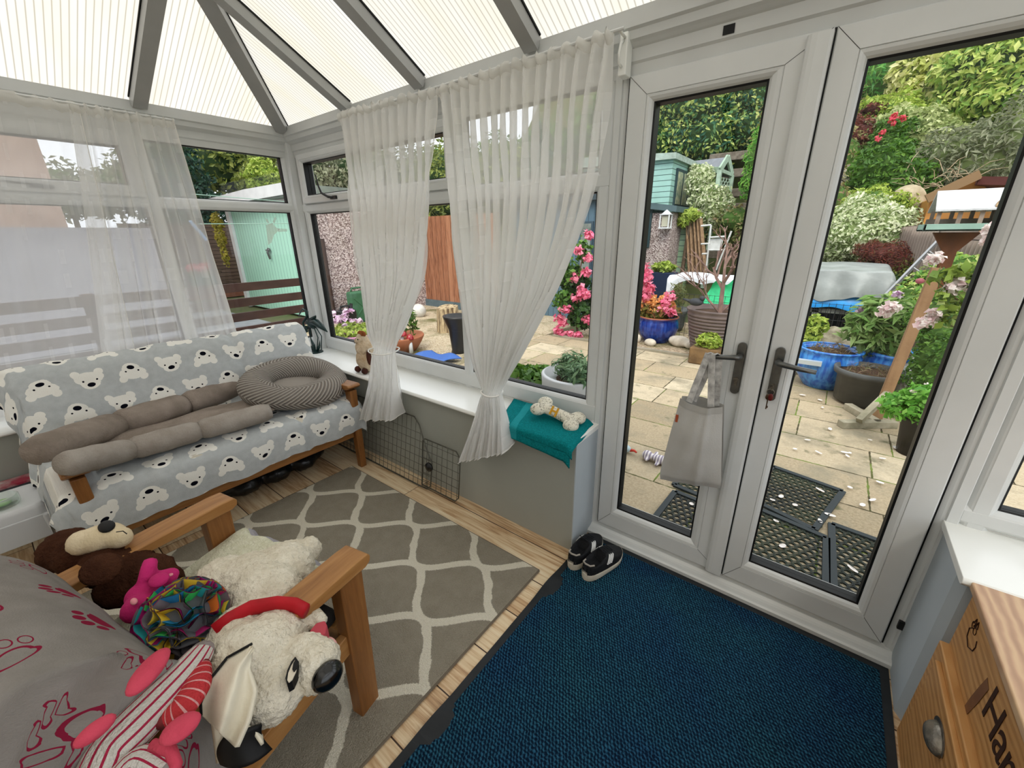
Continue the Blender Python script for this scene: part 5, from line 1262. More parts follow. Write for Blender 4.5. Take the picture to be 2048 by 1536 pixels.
# outer brick skirt of the conservatory
struct(MB().box(-3.52, -.82, 1.78, 1.84, G-.1, .60).box(.50, 1.85, 1.78, 1.84, G-.1, .60).box(-.82, .50, 1.74, 1.84, G-.1, -.005).box(-3.56, -3.5, -2.2, 1.84, G-.1, .60).build('wall_outer_skirt', mat('outer_skirt_render', 'b9b4aa', rough=.9)))
# ---- leaf materials
L_dark = leafmat('leaf_dark_green', ['1f3b17', '2f5221', '45692c']); L_mid = leafmat('leaf_mid_green', ['35591f', '4f7a2c', '6f9638'])
L_lime = leafmat('leaf_lime', ['7d9a36', 'a4b94b', 'c3cf6c']); L_pale = leafmat('leaf_pale_variegated', ['6f8a4a', 'b6c490', 'dfe3c0', 'e9ebd2'])
L_yel = leafmat('leaf_yellow_green', ['96a94a', 'bcc26a', 'd9d794', 'e6e2ae']); L_blue = leafmat('leaf_blue_green', ['1d4a3c', '2b6350', '3d7a5c'])
L_red = leafmat('leaf_maroon', ['4a201f', '6c3430', '8b4a3c', '5b4a2a']); L_grey = leafmat('leaf_grey_green', ['6a7355', '878e6d', 'a3a78b', '777b5c'])
L_oliv = leafmat('leaf_olive', ['5d6b2c', '7d8a3c', '99a04e']); L_con = leafmat('leaf_conifer', ['16352c', '23493a', '325d45'])
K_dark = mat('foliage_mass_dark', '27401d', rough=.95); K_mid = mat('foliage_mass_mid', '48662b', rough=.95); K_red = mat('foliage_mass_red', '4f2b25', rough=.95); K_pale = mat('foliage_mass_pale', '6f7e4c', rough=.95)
F_pink = leafmat('petal_pink', ['d9587f', 'ea7a9c', 'f4a3b8', 'ef8aa8'], .3); F_coral = leafmat('petal_coral', ['dc4f58', 'ec7078', 'df4666'], .3); F_white = leafmat('petal_white', ['e9dfda', 'f3ece6', 'ecccd0'], .4)
F_peach = leafmat('petal_peach', ['e0984e', 'edb56e', 'efc98e', 'e58c4c'], .3); F_lil = leafmat('petal_lilac', ['c49bc0', 'dcc0d8', 'ead9e6', 'b070a5'], .3)
M_bark = mat('bark', '6b5a49', '54473a', 14, rough=.95, bump=.8, bscale=40); M_twig = mat('bare_twig', '8f7468', '77605a', 20, rough=.9)
def flower_ball(nm, m, spots, r, par, n=16, seed=1):
    """many-petalled blooms; each bloom its own object"""
    for i, s_ in enumerate(spots): leaves(nm, m, [(*s_, r, r, r*.85)], int(n*1.5), r*.85, par, seed+i, .85, .6, .25, .4)
# ---- garage with mint door and pebbledash side
M_mint = N('mint_painted_boards', .55, .3); v = M_mint.coord('Object'); x_, y_, z_ = M_mint.sep(v); fr = M_mint.M('FRACT', M_mint.M('DIVIDE', x_, .14)); M_mint.col(M_mint.mix(M_mint.M('LESS_THAN', fr, .09), 'a5d8c3', '6f9c90')).bump(M_mint.M('GREATER_THAN', fr, .09), .5, .01); M_mint = M_mint.m
M_wpaint = mat('white_gloss_paint', 'dfe2e2', 'd2d5d6', 4, rough=.5)
ga = empty('garage', (-9.8, 5.5, G), 'pebbledash garage with mint green boarded doors and a white fascia', 'garage')
MB().box(-11.9, -7.95, 4.32, 6.9, G, 2.25).build('pebbledash_walls', M_pebble, ga)
MB().box(-11.62, -8.05, 4.26, 4.33, G+.03, 2.13).build('boarded_door', M_mint, ga)
m = MB(); m.box(-11.80, -11.62, 4.2, 4.33, G, 2.2); m.box(-8.05, -7.93, 4.2, 4.33, G, 2.2); m.box(-11.8, -7.93, 4.2, 4.33, 2.13, 2.24); m.build('door_frame', M_wpaint, ga)
m = MB(); m.prism([(-12.2, 4.0, 2.22), (-7.9, 4.0, 2.28), (-7.9, 4.0, 2.47), (-10.0, 4.0, 2.47), (-12.2, 4.0, 2.40)], (0, 0, 0), (0, .06, 0)); m.build('fascia', M_wpaint, ga)
MB().box(-12.2, -7.85, 4.03, 7.05, 2.24, 2.42).build('flat_roof', mat('grey_green_roof', '7f8a80', '6d776f', 4, rough=.9), ga)
m = MB(); q = P(540, 505, y=4.25); m.tube([(q.x-.09, 4.22, q.z+.05), (q.x+.09, 4.22, q.z+.05)], .02, 8); m.tube([(q.x, 4.24, q.z+.09), (q.x, 4.2, q.z), (q.x+.01, 4.22, q.z-.14)], [.03, .025, .02], 8); m.build('door_handle', M_steel, ga)
m = MB(); m.tube([(-7.90, 4.36, 1.5), (-7.90, 4.36, G)], .035, 10); m.build('drain_pipe', mat('brown_downpipe', '3b2a22', rough=.6), ga)
m = MB(); m.tube([(-7.86, 4.4, .0), (-7.86, 5.6, .02)], .045, 10); m.build('ground_pipe', mat('grey_soil_pipe', '6c7a7c', rough=.6), ga)
# brown boarded fence run
M_brd = N('brown_stained_boards', .75, .2); v = M_brd.coord('Object'); x_, y_, z_ = M_brd.sep(v); fr = M_brd.M('FRACT', M_brd.M('DIVIDE', x_, .155)); g = M_brd.noise(M_brd.scale(v, 14, 14, 1.1), 2, 5, .6, 1.5)
bid = M_brd.white(M_brd.vec(M_brd.M('FLOOR', M_brd.M('DIVIDE', x_, .155)), 0, 0)); M_brd.col(M_brd.mix(M_brd.M('LESS_THAN', fr, .045), M_brd.ramp(M_brd.M('ADD', M_brd.M('MULTIPLY', g, .8), M_brd.M('MULTIPLY', bid, .2)), [(.3, '6d412a'), (.5, '99664a'), (.7, 'b07f60')]), '2a1a12')).bump(g, .3, .006); M_brd = M_brd.m
bf = empty('boarded_fence', (-7, 6.9, G), 'brown vertical boarded fence with a grey base board beside the pebbledash garage', 'fence')
MB().box(-8.0, -5.6, 6.86, 6.92, G+.16, 1.95).build('boards', M_brd, bf); MB().box(-8.0, -5.6, 6.82, 6.92, G, G+.16).build('base_board', mat('slate_grey_paint', '5a6a70', '4c5b61', 6, rough=.7), bf)
# blue grey shed
M_slate = N('blue_grey_boards', .7, .25); v = M_slate.coord('Object'); x_, y_, z_ = M_slate.sep(v); fr = M_slate.M('FRACT', M_slate.M('DIVIDE', x_, .12)); M_slate.col(M_slate.mix(M_slate.M('LESS_THAN', fr, .07), M_slate.mix(M_slate.noise(v, 3, 4), '4c6373', '5f7a8a'), '2b3a44')); M_slate = M_slate.m
sd_ = empty('slate_blue_shed', (-4.6, 8, G), 'slate blue boarded shed behind the pink rose bush', 'shed')
MB().box(-5.6, -3.55, 7.35, 9.2, G, 2.1).build('walls', M_slate, sd_); MB().prism([(-5.7, 7.2, 2.1), (-5.7, 9.3, 2.1), (-5.7, 9.3, 2.2), (-5.7, 8.2, 2.45), (-5.7, 7.2, 2.2)], (0, 0, 0), (2.25, 0, 0)).build('roof', mat('shed_felt', '3f4a50', rough=.9), sd_)
w_ = MB().box(-3.98, -3.72, 7.31, 7.36, .8, 1.75).build('window_frame', mat('slate_trim', '3c4f5b', rough=.6), sd_); MB().box(-3.95, -3.75, 7.295, 7.31, .84, 1.71).build('pane', mat('dim_shed_glass', '8b9490', '5d6660', 5, rough=.15, spec=.6), w_)
# dark fence and hedge left, beyond the drive
M_pan = N('weathered_fence_panel', .9, .1); v = M_pan.coord('Object'); x_, y_, z_ = M_pan.sep(v); fr = M_pan.M('FRACT', M_pan.M('DIVIDE', z_, .115)); g = M_pan.noise(M_pan.scale(v, 1.2, 1.2, 16), 2, 4); M_pan.col(M_pan.mix(M_pan.M('LESS_THAN', fr, .12), M_pan.ramp(g, [(.3, '4c3e36'), (.6, '6a594d')]), '1e1714')); M_pan = M_pan.m
df_ = empty('dark_panel_fence', (-16, 2.5, G), 'dark weathered panel fence across the drive', 'fence')
for k in range(2): 
    MB().box(-16.05, -16, 6.6-1.85*k-1.78, 6.6-1.85*k, G, 1.95).build('fence_panel', M_pan, df_)
    MB().box(-16.08, -15.92, 6.6-1.85*k-.02, 6.6-1.85*k+.08, G, 2.05).build('post', M_bark, df_)
def tree(nm, label, cat, base, h, blobs, n, size, lm, km, seed, group=None, trunk=.12):
    r = empty(nm, base, label, cat, group)
    m = MB(); m.tube([Vector(base), Vector(base)+Vector((.05, 0, h*.5)), Vector(base)+Vector((0, .05, h))], [trunk, trunk*.8, trunk*.4], 9); m.build('trunk', M_bark, r, smooth=True)
    leaves('foliage', lm, blobs, n, size, r, seed, core=km); return r
def con(nm, label, base, w, h, n, seed, lm=L_con):
    bl = [(base[0], base[1], base[2]+h*(.12+.8*k/6), w*(1-.72*(k/6)**1.6), w*(1-.72*(k/6)**1.6), h*.13) for k in range(7)]
    return tree(nm, label, 'tree', base, h*.9, bl, n, .16, lm, K_dark, seed)
b_ = P(385, 470, x=-18); con('conifer_tree', 'tall dark blue-green conifer left of the garage roof', (-18, b_.y, G), 1.55, 5.4, 9000, 31)
tree('broadleaf_tree', 'yellow-green leafy tree showing above the garage beside the conifer', 'tree', (-17, 6.6, G), 3.0, [(-17, 7.6, 3.3, 1.0, .9, .9), (-17, 8.3, 3.9, .9, .9, .8), (-16.5, 7.3, 2.6, .7, .7, .7)], 7000, .17, L_oliv, K_mid, 32)
tree('broadleaf_tree', 'grey-green dense tree rising straight behind the garage roof', 'tree', (-15.5, 8.6, G), 3.0, [(-15.5, 8.5, 3.2, 1.2, 1.4, 1.3), (-14.3, 9.8, 3.4, 1.6, 1.4, 1.3), (-13, 11.0, 3.2, 1.4, 1.4, 1.4)], 11000, .16, L_grey, K_dark, 33)
tree('broadleaf_tree', 'bright lime sapling between the conifer and the grey-green tree', 'tree', (-15.2, 6.5, G), 2.8, [(-15.2, 6.75, 3.35, .5, .55, .5), (-15.2, 7.2, 3.0, .5, .5, .4)], 2600, .15, L_lime, K_mid, 34)
def farmass(nm, label, pts, n, size, lm, km, seed, x=-22):
    bl = []
    for (px, py, ry, rz) in pts: q = P(px, py, x=x); bl.append((x, q.y, q.z, ry*.8, ry, rz))
    return tree(nm, label, 'tree', (x, bl[0][1], G), bl[0][2], bl, n, size, lm, km, seed)
farmass('distant_trees', 'row of distant grey-green trees seen through the left voile curtain', [(130, 385, 1.0, 1.0), (180, 390, 1.2, .8), (240, 380, 1.0, 1.0), (290, 372, 1.2, 1.3), (330, 365, 1.2, 1.5)], 5000, .22, L_grey, K_mid, 37)
farmass('hillside_wood', 'dark mixed woodland rising behind the conifer and garage roof', [(430, 320, 1.8, 1.6), (470, 330, 1.6, 1.6), (450, 290, 1.8, 1.2), (510, 310, 1.6, 1.6), (560, 320, 1.8, 1.6), (480, 280, 2, 1.2), (550, 285, 2, 1.2), (600, 300, 2, 1.6)], 9000, .24, L_oliv, K_dark, 38, x=-21)
tree('holly_tree', 'glossy olive tree above the fence seen through the small opening sash', 'tree', (-10.5, 11, G), 3.0, [(-10.5, 10.5, 2.9, 1.6, 1.2, 1.5), (-8.6, 11, 2.8, 1.3, 1.2, 1.4)], 8000, .14, L_oliv, K_dark, 35)
con('conifer_tree', 'slim green conifer behind the boarded fence, seen between the tied curtains', (-7.3, 10.8, G), .9, 4.4, 6000, 36, L_blue)
# geranium planters on the far rail, yellow hanging plant
hr_ = empty('front_rail_fence', (-12.3, 3.7, G), 'dark brown low rail fence carrying the green flower troughs', 'fence')
m = MB(); m.beam((-12.8, 2.1, .72), (-12.8, 4.15, .72), .09, .07); m.build('top_rail', M_bark, hr_)
for y in (2.2, 3.2, 3.95): MB().box(-12.84, -12.76, y-.04, y+.04, G, .72).build('post', M_bark, hr_)
M_trough = mat('green_trough_plastic', '1f5f52', rough=.5)
for i, y in enumerate((2.95, 3.62)):
    t = empty('flower_trough', (-12.6, y, .42), ('green trough of red geraniums nearest the garage post' if i else 'green trough of red geraniums further from the garage post'), 'planter', 'geranium troughs')
    MB().prism([(-12.7, y-.24, .42), (-12.5, y-.24, .42), (-12.45, y-.28, .64), (-12.75, y-.28, .64)], (0, 0, 0), (0, .54, 0)).build('trough', M_trough, t)
    leaves('leaves', L_mid, [(-12.6, y, .72, .16, .28, .10)], 500, .07, t, 40+i); leaves('geranium_blooms', F_coral, [(-12.6, y-.13, .84, .13, .13, .10), (-12.6, y+.12, .86, .13, .13, .10), (-12.55, y, .80, .12, .12, .08)], 1100, .05, t, 44+i)
hp_ = tag(leaves('hanging_creeper', leafmat('leaf_golden', ['8a8a2e', 'b8ac3e', 'd4c45c']), [(-12.0, 4.05, 1.9, .12, .12, .2), (-12.0, 4.05, 1.55, .11, .11, .25), (-12.0, 4.05, 1.15, .08, .08, .25)], 900, .07, None, 48), 'golden trailing creeper hanging beside the white garage post', 'plant')
# brown rails just outside the left window
M_rail = mat('dark_brown_rail', '4a322b', '3c2822', 8, rough=.7)
rf_ = empty('garden_rail_fence', (-4.6, 0, G), 'low dark brown horizontal rail fence close outside the left window', 'fence')
for z in (1.075, .928, .79, .65): MB().box(-4.62, -4.59, -3.2, 2.42, z-.045, z+.035).build('rail', M_rail, rf_)
for y in (-3.0, -1.2, .55, 2.30): MB().box(-4.69, -4.62, y-.04, y+.04, G, 1.12).build('post', M_rail, rf_)
# house across the drive, parked trailer shapes stay a plain low wall
hs = empty('brick_house', (-14, -4, G), 'pinkish brick house across the drive, seen through the left voile curtain', 'house')
MB().box(-17, -9.5, -9, P(92, 330, x=-9.5).y, G, 6).build('brick_walls', mat('pinkish_brick', 'a98d80', 'b89c8e', 5, rough=.9), hs); MB().prism([(-17.3, -9.2, 6), (-9.2, -9.2, 6), (-13.2, -9.2, 8)], (0, 0, 0), (0, 10.1, 0)).build('roof', mat('roof_tiles', '6d5650', rough=.9), hs)
for (y, z) in ((-1.2, 1.0), (-4, 1.0), (-1.2, 3.6)):
    f_ = MB().box(-9.5, -9.44, y-.7, y+.7, z, z+1.2).build('window', M_wpaint, hs); MB().box(-9.44, -9.43, y-.62, y+.62, z+.08, z+1.12).build('pane', mat('dark_house_glass', '3e4850', rough=.1, spec=.7), f_)
gw = MB().box(-9.3, -9.1, -9, P(345, 500, x=-9.2).y, G, P(150, 455, x=-9.1).z); o = gw.build('grey_rendered_wall', mat('lilac_grey_render', '9a9aa2', '8f8f98', 2, rough=.9)); tag(o, 'plain lilac grey rendered wall across the drive behind the left voile curtain', 'wall')
lw = MB().box(-14.3, -14.05, .9, 6.0, G, .25); o = lw.build('low_brick_wall', mat('red_brick', '9a6a58', '8a5a48', 9, rough=.9)); tag(o, 'low red brick wall along the far side of the drive', 'wall')
# clothes lines
for a, b, lb in (((383, 388), (580, 404), 'upper pale green clothes line crossing the left window'), ((395, 448), (600, 447), 'lower clothes line crossing the mint garage door')):
    m = MB(); m.tube([P(*a, x=-6.5), P(*b, x=-6.5)], .005, 5); tag(m.build('clothes_line', mat('green_line', '8fb0a0', rough=.6)), lb, 'line')
m = MB(); m.box(-.02, .02, -.01, .01, -.1, .1); o = m.build('clothes_peg', mat('blue_peg', '6f93b8', rough=.5)); o.location = P(396, 458, x=-6.5)+Vector((0, 0, -.02)); o.rotation_euler = (0.5, 0, 0); o.scale = (1.3, 1.3, 1.3); tag(o, 'pale blue peg hanging from the lower clothes line', 'peg')
# ---- things on the gravel by the garage
jc = empty('jerry_can', (-7.4, 5.5, G), 'large green metal jerry can standing against the pebbledash wall', 'jerry can')
M_jc = mat('jerry_green', '3f6b4c', '365f43', 8, rough=.5)
c = P(718, 600, x=-7.5); jx, jy = -7.45, c.y
m = MB(); m.box(jx-.09, jx+.09, jy-.26, jy+.26, G+.0, G+.62); m.build('can_body', M_jc, jc, bevel=.05, seg=4)
for (za, zb) in ((.12, .5), (.5, .12)): m = MB(); m.beam((jx+.092, jy-.19, G+za), (jx+.092, jy+.19, G+zb), .03, .016, up=(1, 0, 0)); m.build('pressed_rib', M_jc, jc, bevel=.005)
m = MB(); m.tube([(jx, jy-.2, G+.6), (jx, jy-.16, G+.68), (jx, jy+.1, G+.68), (jx, jy+.14, G+.6)], .018, 8); m.build('handle', M_jc, jc, smooth=True)
pp_ = empty('petrol_can', (-7.3, 4.9, G), 'small black plastic fuel can beside the green jerry can', 'can'); c = P(692, 622, x=-7.4)
m = MB(); m.box(-7.5, -7.3, c.y-.17, c.y+.17, G, G+.30); m.build('can_body', M_black, pp_, bevel=.04, seg=3); m = MB(); m.tube([(-7.4, c.y-.12, G+.29), (-7.4, c.y-.1, G+.37), (-7.4, c.y+.06, G+.37), (-7.4, c.y+.08, G+.29)], .02, 8); m.build('handle', M_black, pp_); m = MB(); m.tube([(-7.4, c.y+.1, G+.29), (-7.4, c.y+.14, G+.40)], .035, 10); m.build('cap', M_black, pp_)
c = P(838, 633, z=G); m = MB(); m.ell((c.x, c.y, G+.12), (.17, .15, .15), 16, 10); o = m.build('white_boulder', mat('white_marble', 'd9d6cf', 'b5b2aa', 5, rough=.8, bump=.4, bscale=12), smooth=True); tag(o, 'white veined boulder on the gravel in front of the boarded fence', 'stone')
c = P(897, 662, z=G); m = MB(); rnd = random.Random(6)
def stump(u, v): a = 2*PI*u; r = (.19+.02*math.sin(3*a)+.012*math.sin(8*a))*(1.06-.12*v); return (c.x+r*math.cos(a), c.y+r*math.sin(a), G+.44*v+.02*math.sin(a)*v)
m.grid(stump, 40, 12); m.prism([stump(i/20, 1) for i in range(20)], (0, 0, -.01), (0, 0, 0)); o = m.build('tree_stump', mat('split_bark_stump', 'c9b48e', '54402c', 7, rough=.9, bump=.8, bscale=16, aniso=(3, 3, .6)), smooth=False); tag(o, 'upright log stump with peeling bark between the tied curtains', 'stump')
c = P(918, 705, z=G); ur = empty('black_urn', (c.x, c.y, G), 'tall flared black planter behind the wide tied curtain', 'planter'); m = MB(); m.lathe([(0, 0), (.11, 0), (.10, .05), (.13, .35), (.20, .52), (.205, .55), (.18, .55), (.16, .5), (0, .48)], 24, c=(c.x, c.y, G)); m.build('urn', M_black, ur, smooth=True)
def pot(nm, base, label, prof, m_, soil_r, soil_z, cat='pot', group=None, rim=None):
    r = empty(nm, base, label, cat, group); mb = MB(); mb.lathe(prof, 32, c=base); mb.build('pot', m_, r, smooth=True)
    mb = MB(); mb.lathe([(0, soil_z+.01), (soil_r*.6, soil_z+.012), (soil_r, soil_z)], 24, c=base); mb.build('soil', M_soil, r, smooth=True)
    if rim: mb = MB(); R0, Z0, w0 = rim[:3]; mb.tube([(base[0]+R0*math.cos(a), base[1]+R0*math.sin(a), base[2]+Z0) for a in np.linspace(0, 2*PI, 33)], w0, 8, caps=False); mb.build('rim', rim[3], r, smooth=True)
    return r
def glaze(nm, a, b): 
    n = N(nm, .18, .6); v = n.coord('Object'); n.col(n.mix(n.step(n.noise(n.scale(v, 20, 20, 3), 1, 3), .4, .65), a, b)); return n.m
G_cob = glaze('cobalt_glaze', '12246f', '2a4a9c'); G_sky = glaze('streaked_blue_glaze', '1655b0', '4a97dc'); G_grey = mat('grey_plastic_pot', '4e5050', '5a5c5b', 8, rough=.6)
M_terra = mat('terracotta', '9c5f40', rough=.8)
def bowl(R_, H_, base_r): return [(0, 0), (base_r, 0), (base_r*1.05, .01), (R_*.92, H_*.35), (R_, H_*.62), (R_*.95, H_*.85), (R_*.90, H_*.93), (R_*.98, H_), (R_*.90, H_*1.01), (R_*.84, H_*.93), (R_*.8, H_*.88)]
# petunias and mushroom bowl near the front window
c = P(710, 693, z=G+.0); r = pot('petunia_bowl', (c.x, c.y, G), 'pink rimmed low bowl of pale pink petunias near the window corner', [(0, 0), (.2, 0), (.28, .12), (.34, .2), (.33, .22), (.3, .2)], mat('pink_bowl', 'b3809a', rough=.6), .3, .18)
leaves('leaves', L_lime, [(c.x, c.y, G+.25, .3, .3, .12)], 900, .07, r, 50); rnd = random.Random(51)
for i in range(18): a = rnd.uniform(0, 6.28); d = rnd.uniform(.1, .36); leaves('petunia', F_lil, [(c.x+d*math.cos(a)-.15, c.y+d*math.sin(a), G+.33+rnd.uniform(0, .18), .05, .05, .03)], 9, .075, r, 60+i, .9, 1.2, .2)
c = P(800, 700, z=G); r = pot('lily_bowl', (c.x, c.y, G), 'terracotta bowl of tall leafy stems with red mushroom ornaments below the left tied curtain', [(0, 0), (.25, 0), (.33, .12), (.38, .22), (.37, .24), (.34, .22)], M_terra, .33, .19)
rnd = random.Random(70)
for i in range(10):
    a = rnd.uniform(0, 6.28); d = rnd.uniform(0, .22); x0, y0 = c.x+d*math.cos(a), c.y+d*math.sin(a); h_ = rnd.uniform(.35, .62); m = MB(); m.tube([(x0, y0, G+.19), (x0+.03, y0, G+.2+h_*.6), (x0+.02, y0+.02, G+.2+h_)], [.006, .005, .003], 5); m.build('stem', L_mid, r)
    leaves('stem_leaves', L_mid if i % 3 else L_pale, [(x0+.02, y0, G+.2+h_*.55, .06, .06, h_*.45)], 60, .10, r, 71+i, .28, .2, .3)
for i, (dx, dy, s_, z0) in enumerate(((.24, -.12, .075, .28), (.33, -.05, .055, .22))):
    mr = empty('mushroom_ornament', (c.x+dx, c.y+dy, G+.2), ('larger' if i == 0 else 'smaller')+' glossy red mushroom ornament in the terracotta bowl', 'ornament', 'mushroom ornaments'); m = MB(); m.lathe([(0, -.2), (.03, -.2), (.025, 0)], 12, c=(c.x+dx, c.y+dy, G+z0)); m.build('stalk', M_wpaint, mr, smooth=True); m = MB(); m.lathe([(s_, 0), (s_*1.02, .015), (s_*.8, .05), (s_*.4, .075), (0, .082)], 20, c=(c.x+dx, c.y+dy, G+z0)); m.build('cap', glaze('red_glaze', '8d1520', 'a82430'), mr, smooth=True)
c = P(872, 722, z=G); m = MB(); m.grid(lambda u, v: (c.x-.3+.6*u, c.y-.2+.4*v, G+.05+.03*math.sin(u*7+v*3)), 14, 12); o = m.build('blue_sheet', mat('blue_fabric', '3f68b0', rough=.7), smooth=True); o.modifiers.new('t', 'SOLIDIFY').thickness = .01; tag(o, 'scrap of blue sheet on the gravel beside the terracotta bowl', 'sheet')
# low round planter of pink flowered greenery and white tub, right under window 2
c = Vector((-1.86, 2.55, 0)); r = pot('stone_bowl_planter', (c.x, c.y, G), 'wide grey-green bowl of leafy plants with small pink flowers outside the front window', [(0, 0), (.2, 0), (.36, .2), (.42, .40), (.41, .43), (.38, .41)], mat('verdigris_bowl', '5f7468', '6f8478', 9, rough=.8), .37, .38)
r_ = leaves('leaves', L_mid, [(c.x, c.y, .38, .36, .36, .11), (c.x-.1, c.y-.1, .45, .2, .2, .09)], 1500, .075, r, 80, .6); flower_ball('pink_bloom', leafmat('petal_blush', ['e0a0a0', 'f0c0b8', 'f3d5cc']), [(c.x+.02, c.y-.1, .47), (c.x+.06, c.y-.16, .44), (c.x-.1, c.y, .46)], .03, r, 14, 90)
c = Vector((-1.28, 2.42, 0)); r = pot('white_tub', (c.x, c.y, G), 'tall smooth white round tub of trailing succulent outside the front window', [(0, 0), (.23, 0), (.245, .02), (.255, .65), (.26, .71), (.24, .72), (.235, .67)], mat('white_tub_resin', 'd3d4d6', 'c9cacc', 4, rough=.6), .235, .66)
leaves('succulent', leafmat('leaf_succulent', ['4f7350', '6c8f62', '8ba77b']), [(c.x-.06, c.y, .66, .12, .12, .09), (c.x+.09, c.y-.12, .63, .11, .11, .12)], 900, .07, r, 95, .22, 1.0, .3)
# pink rose bush
ro = empty('pink_rose_bush', (-3.1, 6.05, G), 'tall rose bush covered in pink blooms beside the slate blue shed', 'rose bush')
rp = [P(1160, 660, y=6.0), P(1150, 600, y=6.0), P(1160, 540, y=6.0), P(1168, 500, y=6.0)]
m = MB(); m.tube([(-3.25, 6.05, G), rp[1], rp[2], rp[3]], [.02, .016, .012, .006], 6); m.build('stem', M_bark, ro)
leaves('rose_leaves', L_dark, [(*P(1165, 625, y=6.05), .25, .2, .28), (*P(1150, 560, y=6.1), .26, .2, .22), (*P(1215, 600, y=6.1), .3, .2, .35)], 2600, .085, ro, 100, .65); leaves('young_leaves', L_mid, [(*P(1135, 545, y=6.0), .3, .2, .25), (*P(1130, 600, y=6), .25, .2, .2), (*P(1165, 500, y=6.1), .16, .1, .2)], 900, .08, ro, 101, .65, shell=.1)
flower_ball('rose_bloom', F_pink, [tuple(P(x, y, y=5.9)) for x, y in ((1178, 470), (1157, 500), (1177, 517), (1150, 555), (1172, 545), (1162, 590), (1152, 597), (1172, 590), (1118, 635), (1126, 645), (1140, 620), (1115, 660), (1140, 668), (1155, 672), (1125, 668), (1165, 578), (1130, 620), (1175, 640))], .085, ro, 26, 110)
flower_ball('rose_bloom', F_pink, [tuple(P(x, y, y=6.3)) for x, y in ((1287, 535), (1294, 552), (1283, 560), (1296, 575), (1288, 590), (1296, 590), (1240, 560), (1230, 600))], .10, ro, 26, 140)
# ---- hillside behind
def hz(x, y):
    t = max(0, y-10.5); return G-.05+min(9.5, .12*t+.042*t*t) + .25*math.sin(x*.7+y*.5)*min(1, t/3)
m = MB(); m.grid(lambda u, v: (-16+34*u, 10+22*v, hz(-16+34*u, 10+22*v)), 50, 40); struct(m.build('ground_hillside', mat('hillside_undergrowth', '4a5a2c', '5f5a3a', 1.2, rough=.98, bump=.7, bscale=9), smooth=True))
def bush(nm, label, pts, n, size, lm, km, seed, cat='shrub', group=None, yz=None, **kw):
    """pts: (px, py, y, rx, rz) masses where they stand"""
    bl = []
    for (px, py, y, rx, rz) in pts: q = P(px, py, y=y); bl.append((q.x, q.y, q.z, rx, rx*.8, rz))
    b0 = bl[0]; r = empty(nm, (b0[0], b0[1], min(q[2]-q[5] for q in bl)), label, cat, group)
    m = MB(); zb = min(hz(b0[0], b0[1]) if b0[1] > 10 else G, b0[2]-.2); m.tube([(b0[0], b0[1], zb-.05), (b0[0]+.03, b0[1], b0[2])], [.06, .03], 6); m.build('stems', M_bark, r)
    leaves('foliage', lm, bl, n, size, r, seed, core=km, **kw); return r
# layers of tall planting up the slope
bush('maple_tree', 'large layered maple with pale leaf tips above the mint summerhouse', [(1330, 230, 17, 1.5, .9), (1400, 215, 16.5, 1.5, 1.0), (1470, 210, 17, 1.5, 1.0), (1530, 190, 17.5, 1.2, 1.2), (1330, 290, 16.5, 1.4, .9), (1410, 285, 16.3, 1.5, .9), (1490, 265, 16.5, 1.2, .7), (1380, 150, 19, 2.2, 1.2), (1500, 120, 19, 2.2, 1.3), (1300, 150, 19, 2, 1.2)], 30000, .15, leafmat('leaf_maple', ['1f4f42', '2f6348', '5f8a4c', 'a9bb62', 'c8cc7c']), K_dark, 201, 'tree')
bush('bamboo', 'bright green bamboo thicket at the top left of the right-hand door glass', [(1770, 170, 18, 1.3, 1.1), (1830, 130, 19, 1.4, 1.0), (1700, 140, 19, 1.6, 1.4), (1740, 90, 20, 2, 1.2)], 14000, .30, leafmat('leaf_bamboo', ['3c7a33', '57a045', '8fc060']), K_mid, 202, 'bamboo', aspect=.16)
bush('spotted_laurel', 'creamy yellow variegated bush at the upper middle of the right door glass', [(1845, 150, 16.5, .75, .75), (1870, 200, 16, .8, .7), (1815, 215, 16, .6, .45), (1880, 120, 17, .8, .6)], 6000, .19, L_yel, K_pale, 203)
bush('ash_tree', 'tall lime leafed tree at the upper right corner of the door glass', [(1990, 150, 15.5, 1.2, 1.0), (2040, 200, 15, 1.1, .9), (1945, 190, 16, .8, .7), (2060, 110, 16, 1.4, 1.2), (1960, 235, 15.5, .7, .4)], 16000, .17, leafmat('leaf_ash', ['5f8538', '8fae4a', 'c2cf6e', 'dbe08c']), K_dark, 204, 'tree')
bush('dark_conifer_hedge', 'dark teal conifers in the gap behind the lime tree', [(1910, 220, 18.5, 1.3, 1.2), (1960, 60, 20, 2.4, 1.2), (1900, 70, 21, 2.4, 1.4), (2080, 40, 20, 2.5, 1.8), (1620, 120, 21, 2.4, 1.8), (1560, 200, 19, 1.5, 1.2)], 9000, .20, L_con, K_dark, 205, 'hedge')
bush('golden_mound', 'low golden green mound below the bamboo', [(1780, 228, 15.5, .9, .45), (1740, 235, 15.5, .7, .45), (1820, 240, 15, .6, .4)], 3500, .13, L_lime, K_mid, 206)
bush('cream_shrub', 'tall pale cream-green shrub in the middle of the slope', [(1830, 280, 14, .75, .6), (1875, 300, 13.8, .65, .6), (1800, 250, 14.2, .6, .4)], 5500, .12, leafmat('leaf_cream_green', ['7f9350', 'adb878', 'd3d7a4']), K_pale, 207)
bush('purple_smoke_bush', 'dusky maroon bush at the left edge of the right door glass', [(1712, 280, 14, .5, .45), (1700, 262, 14.3, .5, .35), (1745, 218, 15.0, .28, .14)], 2200, .09, L_red, K_red, 208)
